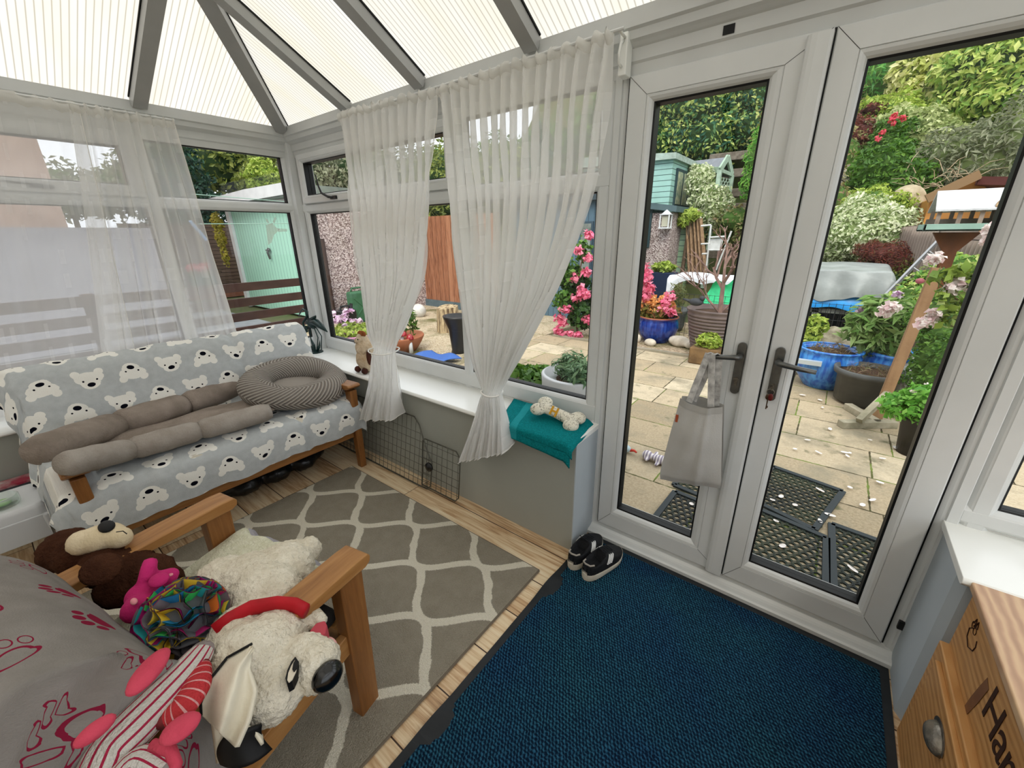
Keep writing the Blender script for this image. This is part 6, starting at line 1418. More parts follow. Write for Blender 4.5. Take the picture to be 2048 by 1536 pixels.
bush('deep_green_shrub', 'deep green shrub spilling over the stone wall', [(1765, 345, 12.5, .65, .55), (1800, 370, 12.2, .55, .5), (1740, 380, 12.3, .4, .4), (1830, 340, 12.8, .5, .4)], 5000, .11, L_mid, K_mid, 209)
bush('silver_buddleia', 'silvery grey-green shrub with dry twigs above the cabin roof', [(1930, 320, 12.8, .9, .65), (2000, 330, 12.5, .9, .7), (1880, 350, 13, .5, .5), (2050, 300, 12.5, .9, .9), (1900, 385, 12.8, .6, .3)], 7500, .14, L_grey, K_pale, 210, aspect=.3)
m = MB(); rnd = random.Random(12)
for i in range(46):
    a = P(rnd.uniform(1810, 1960), rnd.uniform(340, 410), y=11.8); d = Vector((rnd.uniform(-.5, .5), rnd.uniform(-.2, .1), rnd.uniform(-.25, .35))); m.tube([a, a+d*.5+Vector((0, 0, .06)), a+d], [.008, .006, .003], 4)
tag(m.build('dry_twigs', mat('dry_twig_straw', 'b9a98c', '8f7d64', 20, rough=.9)), 'tangle of dry straw-coloured twigs hanging over the garden fence', 'twigs', kind='stuff')
bush('red_flowering_shrub', 'shrub dotted with red blooms on the left of the slope', [(1775, 300, 13.4, .45, .45), (1790, 265, 13.6, .4, .35)], 2500, .09, L_mid, K_mid, 211)
rf2 = empty('red_blooms', P(1790, 245, y=13.2), 'loose cluster of red blooms high on the slope', 'flowers'); flower_ball('red_bloom', F_coral, [tuple(P(x, y, y=13.0)) for x, y in ((1784, 238), (1790, 232), (1805, 236), (1765, 265), (1786, 246), (1757, 278))], .075, rf2, 14, 212)
bush('green_fern_climber', 'bright green feathery climber at the right edge of the left door glass', [(1520, 320, 11.5, .35, .55), (1505, 365, 11.4, .25, .4), (1545, 280, 11.8, .4, .5), (1560, 340, 11.5, .4, .6)], 3600, .10, leafmat('leaf_fern', ['4c8a35', '6fae45', 'a3c862']), K_mid, 220, aspect=.3)
bush('undergrowth', 'tangled green and brown undergrowth behind the bare tree', [(1480, 440, 12, .6, .4), (1520, 480, 11.5, .6, .5), (1450, 470, 12.5, .6, .5), (1560, 440, 11.5, .7, .6), (1600, 500, 11, .8, .7), (1650, 560, 10.5, .6, .5), (1630, 420, 11.5, .8, .8), (1650, 330, 13.5, 1, .9), (1610, 250, 15.5, 1.2, 1.1)], 9000, .10, leafmat('leaf_undergrowth', ['4f5c30', '788449', '9a8f5c', '8b6d58']), K_mid, 221)
bush('variegated_euonymus', 'rounded white and green variegated bush behind the tarpaulin frame', [(1715, 475, 9.8, .62, .42), (1765, 455, 9.8, .5, .4), (1680, 500, 9.9, .4, .35), (1720, 430, 10.2, .5, .35), (1780, 500, 9.7, .4, .3)], 9000, .075, L_pale, K_pale, 222)
bush('yellow_spiraea', 'yellow-green bush above the variegated bush', [(1740, 405, 10.8, .45, .28), (1790, 410, 10.8, .35, .25), (1690, 430, 10.9, .35, .25)], 3000, .07, L_lime, K_mid, 223)
bush('red_acer', 'low red-brown acer beside the grey tarpaulin', [(1775, 510, 9.0, .38, .20), (1800, 535, 8.9, .35, .25), (1745, 500, 9.1, .25, .15)], 3500, .06, L_red, K_red, 224, aspect=.25)
bush('olive_acer', 'olive green undergrowth below the red acer', [(1800, 565, 8.7, .3, .2), (1825, 540, 8.8, .25, .22)], 1200, .06, L_oliv, K_dark, 225)
bush('left_hill_trees', 'dense green trees behind the sheds left of the summerhouse', [(1200, 300, 18, 2, 1.5), (1100, 330, 19, 2.2, 1.8), (1000, 340, 20, 2.4, 1.8), (1240, 250, 19, 2, 1.8), (880, 350, 18, 2, 1.6)], 9000, .26, L_mid, K_dark, 226, 'trees')
# retaining walls
def mk_stonewall():
    n = N('dry_stone_wall', .95, .1); v = n.scale(n.coord('Object'), 1.6, 1.6, 4.2); d = n.voro(v, 2.2, feature='DISTANCE_TO_EDGE'); c = n.voro(v, 2.2, 'Color'); s_ = n.sep(c)[0]
    n.col(n.mix(n.M('LESS_THAN', d, .05), n.ramp(s_, [(0, '7c7466'), (.5, 'a79e8c'), (1, 'c8bfae')]), '35302a')); n.bump(d, .8, .05); return n.m
M_sw = mk_stonewall()
def wallseg(label, y, x0, x1, z0, z1, m_=M_sw, nm='stone_wall', cat='wall'): return tag(MB().box(x0, x1, y, y+.4, z0, z1).build(nm, m_, bevel=.03), label, cat)
q = P(1690, 330, y=12.8); q2 = P(1690, 420, y=12.8); wallseg('pale dry stone wall at the left edge of the right door glass', 12.8, q.x-1.0, q.x+.55, q2.z, q.z)
q = P(1850, 400, y=11.2); wallseg('stone wall behind the garden fence on the right', 11.2, q.x-.1, q.x+2.5, .2, q.z)
M_slp = mat('weathered_sleeper', '7b7367', '5a5248', 8, rough=.95, bump=.5, bscale=20)
sl2 = empty('sleeper_terraces', P(1500, 340, y=13.5), 'grey weathered sleeper retaining terraces right of the arbour', 'retaining wall')
for k, (py, y) in enumerate(((300, 14.5), (335, 14.1), (375, 13.7), (405, 13.3), (470, 12.6), (500, 12.2))): q = P(1495, py, y=y); MB().box(q.x-1.0, q.x+1.2, y, y+.2, q.z-.22, q.z).build('sleeper', M_slp, sl2, bevel=.02)
c = P(1812, 405, y=10.9); m = MB(); m.ell(c, (.27, .22, .30), 18, 12); o = m.build('round_boulder', mat('pale_boulder', 'b5a88f', '95886e', 6, rough=.95, bump=.9, bscale=9), smooth=True); tag(o, 'big pale round boulder on the wall above the fence', 'stone')
# ---- summerhouse, pebbledash shed, arbour
def mk_ship(nm, ax, a, b):
    n = N(nm, .7, .25); v = n.coord('Object'); z_ = n.sep(v)[2]; fr = n.M('FRACT', n.M('DIVIDE', z_, .135)); n.col(n.mix(n.M('LESS_THAN', fr, .13), n.mix(n.step(n.noise(v, 3, 4), .35, .7), a, b), '4f6b66')); n.bump(fr, .6, .03); return n.m
M_ship = mk_ship('mint_shiplap', 0, 'a9d3cb', '9cc5b9'); M_ship2 = mk_ship('weathered_mint_shiplap', 0, 'a3c4a9', '8aa884')
shh = empty('mint_summerhouse', (-4.8, 13, G), 'two-storey mint green shiplap summerhouse with a dark three-pane window', 'summerhouse')
SX = P(1338, 400, y=12).x; y2 = P(1393, 400, x=SX).y; zt = P(1343, 318, y=12).z; zr = P(1393, 340, x=SX).z
MB().box(SX-2.6, SX, 12, y2, G, zt).build('walls', M_ship, shh)
m = MB(); m.prism([(SX-2.7, 11.85, zt+.02), (SX+.1, 11.85, zt-.02), (SX+.1, 11.85, zt+.12), (SX-2.7, 11.85, zt+.28)], (0, 0, 0), (0, y2-11.8, 0)); m.build('roof', mat('roof_fascia_weathered', 'a9bcb3', '8c988c', 6, rough=.8), shh)
wy0 = P(1349, 370, x=SX).y; wy1 = P(1384, 370, x=SX).y; wz0 = P(1350, 415, x=SX).z; wz1 = P(1350, 335, x=SX).z
wf = MB().box(SX, SX+.05, wy0, wy1, wz0, wz1).build('window_frame', mat('dark_teal_frame', '2c4246', rough=.6), shh)
for k in range(3): a = wy0+(wy1-wy0)*(k+.12)/3; b = wy0+(wy1-wy0)*(k+.88)/3; MB().box(SX+.05, SX+.06, a, b, wz0+.08, wz1-.08).build('pane', mat('curtained_pane', '7b8f80', 'b9b99a', 9, rough=.2, spec=.6), wf)
MB().box(SX, SX+.14, wy0-.05, wy1+.05, wz0-.08, wz0-.02).build('sill', _mc['dark_teal_frame'], shh)
ps = empty('pebbledash_shed', (-4.6, 11, G), 'low pebbledash outbuilding with a slate-coloured roof edge and a white lantern', 'outbuilding')
LX = P(1337, 500, y=10.6).x; lz = P(1335, 425, y=10.6).z
MB().box(LX-2.2, LX, 10.6, 11.95, G, lz).build('walls', M_pebble, ps)
m = MB(); m.prism([(LX-2.3, 10.45, lz+.34), (LX+.12, 10.45, lz-.0), (LX+.12, 10.45, lz+.13), (LX-2.3, 10.45, lz+.5)], (0, 0, 0), (0, 1.5, 0)); m.build('roof_edge', mat('slate_fascia', '52666a', '465a5e', 5, rough=.6), ps)
wl = P(1292, 450, y=10.55); f_ = MB().box(wl.x-.12, wl.x+.12, 10.55, 10.6, P(1292, 495, y=10.6).z, P(1292, 420, y=10.6).z).build('window_frame', _mc['dark_teal_frame'], ps); MB().box(wl.x-.07, wl.x+.07, 10.54, 10.555, P(1292, 488, y=10.6).z, P(1292, 427, y=10.6).z).build('pane', mat('cream_blind', 'c9b98a', rough=.5), f_)
ln = P(1331, 441, y=10.4); lt = empty('white_lantern', (ln.x, 10.5, ln.z-.15), 'white square hanging lantern on the pebbledash outbuilding corner', 'lantern')
m = MB(); s_ = .10
for dx in (-s_, s_):
    for dy in (-s_, s_): m.box(ln.x+dx-.012, ln.x+dx+.012, 10.42+dy-.012, 10.42+dy+.012, ln.z-.16, ln.z+.12)
m.box(ln.x-s_-.02, ln.x+s_+.02, 10.42-s_-.02, 10.42+s_+.02, ln.z-.18, ln.z-.15); m.box(ln.x-s_-.02, ln.x+s_+.02, 10.42-s_-.02, 10.42+s_+.02, ln.z+.12, ln.z+.14); m.lathe([(.12, .14), (.03, .22), (.0, .24)], 4, c=(ln.x, 10.42, ln.z)); m.build('frame', M_wpaint, lt)
MB().box(ln.x-.07, ln.x+.07, 10.35, 10.49, ln.z-.13, ln.z+.1).build('candle_glass', mat('lantern_glass', 'b9b7a4', rough=.2), lt)
wm = P(1355, 500, y=11.6); o = MB().box(P(1337, 500, y=11.4).x, P(1378, 500, y=11.4).x, 11.4, 11.5, G, P(1350, 425, y=11.4).z).build('mint_side_panel', M_ship2); tag(o, 'weathered mint shiplap panel below the summerhouse window', 'panel')
m = MB(); 
tb2 = empty('bamboo_canes', P(1395, 545, y=11), 'bundle of tall brown canes and posts leaning beside the mint shiplap panel', 'canes'); rnd = random.Random(4)
for i in range(14):
    a = P(1378+i*2.6+rnd.uniform(-1, 1), 548, y=11.0+.1*(i % 3)); b = P(1372+i*2.4, rnd.uniform(418, 455), y=11.3+.1*(i % 3)); m = MB(); m.tube([a, b], rnd.uniform(.018, .034), 7); m.build('cane', mat('weathered_cane', 'a08468', '7c6248', 12, rough=.9), tb2)
ab = empty('garden_arbour', P(1430, 450, y=13), 'pale green lattice garden arbour with a grey pitched roof', 'arbour')
M_arb = mat('pale_green_paint', 'a9bfae', '93a894', 8, rough=.8); M_felt = mat('grey_roof_felt', '8b8f96', '7b7f85', 6, rough=.9)
pk_ = P(1456, 314, y=12.6); el = P(1440, 340, y=12.3); er = P(1464, 350, y=13.0); lf = P(1386, 322, y=15.5); bl_ = P(1396, 338, y=15)
m = MB(); m.prism([pk_, el, bl_, lf], (0, 0, 0), (0, 0, -.05)); m.prism([pk_, er, er+(lf-pk_), lf], (0, 0, 0), (0, 0, -.05)); m.build('roof', M_felt, ab)
m = MB(); m.beam(pk_, el, .05, .14, up=(0, 0, 1)); m.beam(pk_, er, .05, .14, up=(0, 0, 1)); m.beam(el, er, .05, .08); m.beam(bl_, el, .05, .14); m.build('gable_trim', M_arb, ab)
for q in (el, er, bl_):
    m = MB(); m.box(q.x-.05, q.x+.05, q.y-.05, q.y+.05, .1, q.z); m.build('post', M_arb, ab)
def lattice(a, b, z0, z1):
    m = MB(); d = b-a; L_ = math.hypot(d.x, d.y); u = Vector((d.x/L_, d.y/L_, 0)); k = 0; s_ = .16; H_ = z1-z0
    t = -H_
    while t < L_:
        for sg in (1, -1):
            t0 = max(0, t); t1 = min(L_, t+H_)
            if t1 > t0:
                za, zb = (z0+(t0-t), z0+(t1-t)) if sg > 0 else (z1-(t0-t), z1-(t1-t)); m.beam(Vector((a.x, a.y, 0))+u*t0+Vector((0, 0, za)), Vector((a.x, a.y, 0))+u*t1+Vector((0, 0, zb)), .008, .03)
        t += s_
    return m.build('lattice', M_arb, ab)
lattice(bl_, el, 1.2, el.z-.1); lattice(el, er, 1.0, er.z-.1)
bush('variegated_climber', 'pale variegated climber smothering the side of the arbour', [(1405, 365, 12.6, .42, .36), (1420, 400, 12.4, .5, .42), (1432, 425, 12.3, .4, .4), (1412, 440, 12.4, .4, .3), (1395, 350, 13.4, .35, .3)], 7000, .095, L_pale, K_pale, 230, 'climber')
bush('hanging_fern', 'yellow green fern hanging from the summerhouse corner', [(1378, 430, 11.2, .28, .14), (1365, 440, 11.1, .18, .16)], 900, .14, L_lime, K_mid, 231, 'fern', aspect=.2)
M_wm = mat('white_metal_frame', 'd3d4d2', 'b9bab6', 8, rough=.6)
gt = empty('white_metal_gate', P(1430, 560, y=10.6), 'old white metal frame gate leaning behind the bare tree', 'gate')
def tub(par, nm, a, b, r=.02, y=10.5, m_=None): m = MB(); m.tube([P(*a, y=y), P(*b, y=y)], r, 7); m.build(nm, m_ or M_wm, par)
for a, b in (((1402, 452), (1422, 450)), ((1422, 450), (1412, 540)), ((1402, 488), (1420, 487)), ((1404, 508), (1416, 507)), ((1418, 475), (1450, 473)), ((1463, 462), (1432, 540)), ((1418, 500), (1445, 500))): tub(gt, 'bar', a, b)
MB().add([P(1420, 478, y=10.55), P(1448, 476, y=10.55), P(1440, 502, y=10.55), P(1418, 500, y=10.55)], [(0, 1, 2, 3)]).build('panel', M_wm, gt).modifiers.new('t', 'SOLIDIFY').thickness = .02
# cloth covered table, green net
M_cloth = mat('white_plastic_cloth', 'dfe2e6', 'cfd3d9', 5, rough=.5)
tc_ = empty('covered_table', P(1400, 600, y=8.6), 'garden table under a white cloth with a hanging corner, behind the wire fence', 'table')
a0, a1 = P(1337, 552, y=8.3), P(1475, 552, y=8.3); zt = a0.z; 
def clf(u, v):
    x = a0.x+(a1.x-a0.x+.4)*u; y = 8.25+.9*v; z = zt+.015*math.sin(u*9)+.01*math.sin(v*7+u*3)
    if v < .12: y = 8.25+.02*math.sin(u*20); z -= (.12-v)/.12*(.07+.30*math.exp(-((u-.03)/.06)**2)+.05*math.sin(u*12)**2)
    return (x, y, z)
MB().grid(clf, 60, 30).build('cloth', M_cloth, tc_, smooth=True)
for u in (.06, .9):
    q = clf(u, .2); MB().box(q[0]-.03, q[0]+.03, q[1], q[1]+.06, G, q[2]-.02).build('leg', M_bark, tc_)
M_net = glassmat('x', (1, 1, 1)) if False else mat('green_net', '2fae74', '2a9a68', 20, rough=.7, bump=.5, bscale=60)
gn = [P(1398, 605, y=7.3), P(1425, 568, y=7.5), P(1475, 560, y=7.6), P(1500, 620, y=7.2)]
m = MB(); m.grid(lambda u, v: tuple(gn[0].lerp(gn[3], u).lerp(gn[1].lerp(gn[2], u), v)+Vector((0, .3*v*(1-v)*2, .05*math.sin(u*8)*v))), 16, 10); m.box(gn[0].x, gn[3].x, 7.35, 7.9, G, gn[0].z-.02); o = m.build('green_net_cover', M_net, smooth=True); tag(o, 'bright green net cover behind the large ribbed pot', 'cover')
# wire fence
wf_ = empty('wire_mesh_fence', (-1.2, 6.9, G), 'low black wire mesh fence at the back edge of the pot bed', 'fence')
m = MB(); x = -3.2
while x < 1.25: m.tube([(x, 6.95, G), (x, 6.95, .62)], .0028, 4); x += .075
for z in (-.02, .12, .26, .40, .52, .61): m.tube([(-3.2, 6.945, z), (1.25, 6.945, z)], .0028, 4)
m.build('mesh', mat('black_wire', '23262a', rough=.5), wf_)
# begonia pot etc
c = P(1312, 683, z=G); r = pot('begonia_pot', (c.x, c.y, G), 'cobalt blue glazed pot of peach and pink begonias', bowl(.31, .40, .17), G_cob, .26, .35, rim=(.285, .40, .016, M_terra))
leaves('leaves', leafmat('leaf_begonia', ['5c5a2c', '7d7a3a', '8f5a3a']), [(c.x, c.y, G+.50, .28, .26, .12)], 700, .10, r, 240, .7)
flower_ball('peach_bloom', F_peach, [(c.x-.26+.06*i+.02*(i % 2), c.y-.18+.08*(i % 3), G+.56+.10*((i*7) % 3)/1.5) for i in range(8)], .085, r, 20, 241); flower_ball('pink_bloom', F_pink, [(c.x+.15, c.y-.2, G+.66), (c.x+.24, c.y-.2, G+.52), (c.x+.13, c.y-.22, G+.56), (c.x+.19, c.y-.15, G+.74)], .085, r, 26, 260)
c = P(1423, 712, z=G); rb_ = [(0, 0), (.24, 0)]
for i in range(13): z = .03+i*.045; R_ = .25+.13*(z/.6)**.8; rb_ += [(R_, z), (R_+.014, z+.012), (R_+.014, z+.03), (R_, z+.042)]
rb_ += [(.395, .64), (.41, .66), (.38, .67), (.37, .6)]
r = pot('ribbed_pot', (c.x, c.y, G), 'large grey-brown ribbed pot holding a bare branching tree', rb_, mat('ribbed_grey_brown', '6d5f5b', '5f5350', 8, rough=.6), .37, .60)
rnd = random.Random(9)
def branch(m, a, d, L_, r_, depth):
    b = a+d*L_; mid = a.lerp(b, .5)+Vector((rnd.uniform(-.04, .04), rnd.uniform(-.04, .04), rnd.uniform(-.02, .03)))*L_*2; m.tube([a, mid, b], [r_, r_*.85, r_*.7], 5)
    if depth == 0: return
    for k in range(3 if depth > 2 else 2):
        nd = (d+Vector((rnd.uniform(-1, 1), rnd.uniform(-.8, .8), rnd.uniform(-.35, .7)))*.8).normalized(); branch(m, a.lerp(b, rnd.uniform(.55, 1)), nd, L_*rnd.uniform(.62, .85), r_*.62, depth-1)
m = MB(); bs = Vector((c.x+.02, c.y, G+.6)); branch(m, bs, Vector((-.05, 0, 1)).normalized(), .42, .035, 4); branch(m, bs, Vector((-.7, -.1, .7)).normalized(), .35, .016, 4); branch(m, bs, Vector((.6, .1, .8)).normalized(), .38, .018, 4); m.build('bare_tree', M_twig, r)
bd_ = P(1392, 604, y=c.y-.38); m = MB(); m.ell((bd_.x, bd_.y, bd_.z), (.09, .06, .05), 12, 8); m.ell((bd_.x+.07, bd_.y, bd_.z+.05), (.035, .035, .035), 10, 8); m.tube([(bd_.x-.05, bd_.y, bd_.z), (bd_.x-.17, bd_.y, bd_.z+.03)], [.03, .008], 6); o = m.build('bird_ornament', mat('dark_grey_resin', '33363a', rough=.6), smooth=True); tag(o, 'dark grey bird ornament perched on the rim of the ribbed pot', 'ornament')
for i, (px, py, rx, rz, lb) in enumerate(((1300, 690, .09, .06, 'smooth cream pebble in front of the begonia pot'), (1274, 683, .06, .07, 'upright pale stone at the far left of the pot bed'), (1358, 692, .15, .09, 'white cat shaped stone between the blue pot and the ribbed pot'))):
    q = P(px, py, z=G+.02); m = MB(); m.ell((q.x, q.y, G+rz), (rx, rx*.6, rz), 16, 10)
    if i == 2: m.ell((q.x+.16, q.y-.05, G+.07), (.08, .06, .06), 12, 8); m.ell((q.x-.08, q.y, G+.1), (.09, .08, .07), 12, 8)
    o = m.build('pebble', mat('pale_stone', 'd6cdbd', 'b9b0a0', 10, rough=.8, bump=.3, bscale=20), smooth=True); tag(o, lb, 'stone')
    if i == 2: fuse(o, .02, 3)
c = P(1385, 712, y=5.95); c = P(1400, 730, z=G); r = empty('stone_trough', (c.x, c.y, G), 'small brown stone trough with a green plant in front of the ribbed pot', 'planter'); MB().box(c.x-.16, c.x+.28, c.y, c.y+.25, G, G+.22).build('trough', mat('brown_stone', '7d6343', '5f4b34', 8, rough=.95, bump=.8, bscale=18), r, bevel=.02); leaves('leaves', L_lime, [(c.x+.05, c.y+.12, G+.30, .17, .13, .10)], 500, .06, r, 270)
c = P(1352, 618, y=8.0); r = pot('ribbed_grey_planter', (P(1352, 615, y=7.4).x, 7.4, G), 'small grey fluted planter behind the wire fence', [(0, 0), (.13, 0), (.17, .1), (.18, .3), (.24, .36), (.23, .4), (.19, .38)], G_grey, .19, .36); leaves('dry_grass', leafmat('leaf_dry', ['7a7a45', '5f6a3a', '8f8a5f']), [(P(1352, 615, y=7.4).x, 7.4, G+.6, .16, .16, .22)], 350, .16, r, 272, .08, .2, .2)
q = P(1320, 560, y=9.6); r = empty('navy_planter', (q.x, 9.6, G), 'navy blue oblong planter of lime leaves by the pebbledash outbuilding', 'planter'); MB().box(q.x-.28, q.x+.3, 9.6, 9.95, G, P(1320, 545, y=9.6).z).build('trough', mat('navy_plastic', '1f2c47', rough=.5), r, bevel=.02); leaves('leaves', L_lime, [(q.x, 9.75, P(1320, 540, y=9.6).z+.05, .26, .16, .12)], 500, .09, r, 273)
# petals pots right
c = P(1643, 770, z=G); r = pot('blue_pot', (c.x, c.y, G), 'streaked sky blue glazed pot of bare soil, nearest the door handle', bowl(.30, .42, .18), G_sky, .25, .38, rim=(.28, .42, .014, G_sky)); leaves('dead_stems', leafmat('leaf_dead', ['6f5a45', '8f7a5f', '5f6a3a']), [(c.x, c.y, G+.42, .2, .2, .05)], 220, .08, r, 280, .1)
q = P(1614, 722, y=c.y-.3); o = MB().box(q.x-.13, q.x+.13, q.y-.04, q.y+.02, q.z-.03, q.z+.015).build('metal_label_holder', mat('pale_metal', 'c3ccd0', rough=.4, metal=.4)); tag(o, 'pale metal strip resting on the rim of the nearest sky blue pot', 'strip')
c2 = P(1772, 786, z=G); r = pot('blue_pot', (c2.x+.05, c2.y+.1, G), 'second blue glazed pot, behind the grey plastic pot and holding the buddleia', bowl(.33, .42, .18), G_sky, .27, .38, rim=(.30, .42, .014, G_sky))
c = P(1722, 805, z=G); r = pot('grey_pot', (c.x, c.y, G), 'round dark grey plastic pot of dry soil between the two blue pots', [(0, 0), (.19, 0), (.20, .03), (.235, .03), (.25, .30), (.285, .30), (.29, .35), (.27, .355), (.255, .31)], G_grey, .255, .31); leaves('dead_stems', _mc['leaf_dead'], [(c.x, c.y, G+.34, .2, .2, .04)], 220, .07, r, 281, .1)
bu = empty('buddleia', (c2.x, c2.y, G+.4), 'leafy buddleia with lilac flower spikes growing in the blue pot behind', 'shrub'); rnd = random.Random(14)
bq = [P(x, y, y=c2.y+.0) for x, y in ((1730, 640), (1760, 620), (1790, 650), (1745, 680), (1775, 690), (1800, 625), (1720, 660))]
m = MB()
for q in bq: m.tube([(c2.x-.02, c2.y+.05, G+.4), ((c2.x+q.x)/2-.03, c2.y, (q.z+G+.4)/2), q+Vector((0, 0, .1))], [.010, .007, .003], 5)
m.build('stems', mat('green_stem', '6f7f3f', rough=.8), bu); leaves('leaves', leafmat('leaf_buddleia', ['6f9a4a', '93b564', 'b5cc84', '55803c']), [(q.x, q.y, q.z, .16, .16, .16) for q in bq], 1300, .15, bu, 283, .26, .8, .1)
flower_ball('lilac_spike', F_lil, [tuple(P(x, y, y=c2.y)) for x, y in ((1795, 590), (1722, 620), (1815, 622))], .05, bu, 16, 284)
q = P(1622, 665, y=6.5); bush('lime_shrub', 'small lime leafed plant at the left edge of the right door glass', [(1618, 662, 6.4, .16, .2), (1632, 650, 6.4, .12, .12), (1612, 685, 6.3, .14, .12)], 700, .075, L_lime, K_mid, 290)
# stone statue
c = P(1660, 722, z=G); r = [(P(1650, 695, y=6.7), (.2, .15, .20)), (P(1668, 670, y=6.75), (.14, .11, .12)), (P(1690, 690, y=6.7), (.12, .12, .22)), (P(1640, 705, y=6.6), (.14, .13, .16)), (P(1678, 712, y=6.6), (.18, .14, .12)), (P(1660, 665, y=6.75), (.06, .06, .07))]
m = MB()
for q, s_ in r: m.ell(q, s_, 16, 10)
for q, s_ in r[:5]: m.ell((q.x, q.y, (q.z+G)/2), (s_[0], s_[1], (q.z-G)/2+.05), 14, 8)
o = m.build('stone_statue', mat('weathered_cast_stone', '9a9380', '77705c', 12, rough=.98, bump=1, bscale=25)); fuse(o, .03, 3, .05, .1); tag(o, 'weathered cast stone animal statue behind the nearest blue pot', 'statue')
# tarp covered frame
tp = empty('tarpaulin_frame', (.3, 8, G), 'low wooden mesh hutch under a grey tarpaulin with a blue sheet below', 'hutch')
M_tarp = mat('grey_tarpaulin', '959b99', '7f8583', 4, rough=.4, spec=.5, bump=.5, bscale=8)
fx0, fx1, fy0, fy1 = -.6, .72, 7.55, 9.0
def tarp(u, v):
    x = fx0+(fx1-fx0)*u; z0, z1 = .62, 1.0
    if v < .4: t = v/.4; y = fy0-.10*(1-t); z = z0+(z1-z0)*t**.8; x += .04*math.sin(t*3)*(u-.5)
    else: t = (v-.4)/.6; y = fy0+(fy1-fy0)*t; z = z1+.05*math.sin(t*PI*.7)
    e = max(0, u-.9)/.1; z -= .30*e*e*(1 if v > .3 else .3)
    f = (1-min(1, v/.4)); z += .03*math.sin(u*11)*f+.012*math.sin(u*30+v*9)*f+.008*math.sin(v*20+u*13); y += .025*math.sin(u*26)*f
    return (x, y, z)
ob = MB().grid(tarp, 90, 60).build('grey_tarpaulin_sheet', M_tarp, tp, smooth=True)
def blue(u, v): x = fx0-.02+(fx1-fx0-.1)*u; return (x, fy0-.03-.05*math.sin(v*2)+.012*math.sin(u*25), .66-.15*v-.05*u*v+.018*math.sin(u*14)*v)
MB().grid(blue, 60, 6).build('blue_sheet_edge', mat('bright_blue_sheet', '1e8fe0', '3aa6f0', 6, rough=.35, spec=.5), tp, smooth=True)
for x in (fx0, -.12, .66): MB().box(x-.04, x+.04, fy0, fy0+.06, G, .62).build('post', mat('grey_timber', '7c817c', '666b66', 9, rough=.9), tp)
MB().box(fx0, .7, fy0, fy0+.05, G+.02, G+.08).box(fx0, .7, fy0, fy0+.05, .40, .46).build('rail', _mc['grey_timber'], tp)
MB().box(fx0, .7, 8.3, 8.35, G, .6).build('dark_interior_board', mat('dark_navy_board', '0f1a26', rough=.9), tp)
m = MB(); x = fx0
while x < .7: m.tube([(x, fy0-.01, G), (x, fy0-.01, .55)], .003, 4); x += .055
m.build('mesh_front', mat('black_wire', '23262a'), tp)
# fence right, ladder, cabin
pf = empty('grey_panel_fence', P(1880, 480, y=8.8), 'grey weathered panel fence behind the bird table', 'fence')
M_gf = N('silvered_fence', .95, .1); v = M_gf.coord('Object'); x_, y_, z_ = M_gf.sep(v); fr = M_gf.M('FRACT', M_gf.M('DIVIDE', M_gf.M('ADD', z_, M_gf.M('MULTIPLY', M_gf.M('SINE', M_gf.M('MULTIPLY', x_, 5.0)), .02)), .10)); g = M_gf.noise(M_gf.scale(v, 1.5, 1.5, 18), 2, 4); M_gf.col(M_gf.mix(M_gf.M('LESS_THAN', fr, .14), M_gf.ramp(g, [(.3, '8a7a70'), (.6, 'ab9b90')]), '554b45')).bump(fr, .5, .02); M_gf = M_gf.m
f0 = P(1815, 420, y=9.8); f1 = P(1975, 400, y=7.4)
dd = (f1-f0); 
for k in range(4):
    a = f0+dd*(k/3); b = f0+dd*((k+1)/3); a = Vector((a.x, a.y, 0)); b = Vector((b.x, b.y, 0)); m = MB(); m.beam(a+Vector((0, 0, .72)), b+Vector((0, 0, .72)), .04, 1.75-.06*k); m.build('fence_panel', M_gf, pf)
    n_ = Vector((dd.y, -dd.x, 0)).normalized()*-.05
    for t in (.0, .12, .25, .38, .5, .62, .75, .88): q = a.lerp(b, t)+(n_ if n_.y < 0 else -n_); m = MB(); m.box(q.x-.02, q.x+.02, q.y-.02, q.y+.02, -.1, 1.58-.06*k); m.build('batten', mat('silvered_batten', '9f9186', rough=.95), pf)
m = MB(); a = P(1770, 592, y=7.2); b = P(1880, 478, y=8.0); d = Vector((.10, .0, -.07))
ldr = empty('metal_ladder', a, 'grey metal ladder leaning against the fence behind the bird table', 'ladder')
for k in (0, 1): m = MB(); m.beam(a+d*k*1.6, b+d*k*1.6, .025, .05); m.build('stile', mat('ladder_aluminium', '9a9c9e', rough=.45, metal=.5), ldr)
for k in range(7): q = a.lerp(b, (k+.5)/7); m = MB(); m.tube([q, q+d*1.6], .012, 6); m.build('rung', _mc['ladder_aluminium'], ldr)
cb = empty('timber_cabin', P(1940, 390, y=9.5), 'orange-brown timber cabin with a maroon roof beyond the fence', 'cabin')
M_or = mat('orange_timber', 'b9803f', '9c6a30', 4, rough=.6); M_mar = mat('maroon_felt', '6b3a35', '5a2f2b', 4, rough=.8); M_tan = mat('tan_fascia', '84694a', rough=.7)
pkc = P(1955, 357, y=9.6); l0 = P(1862, 398, y=9.6); rr_ = P(2060, 372, y=9.0)
m = MB(); m.prism([pkc, l0, Vector((l0.x, l0.y, .5)), Vector((rr_.x, l0.y, .5)), Vector((rr_.x, l0.y, rr_.z-.25))], (0, .05, 0), (0, 2.0, 0)); m.build('walls', M_or, cb)
m = MB(); m.beam(pkc+Vector((0, -.08, .05)), l0+Vector((-.06, -.08, 0)), .1, .13); m.build('barge_board', M_tan, cb)
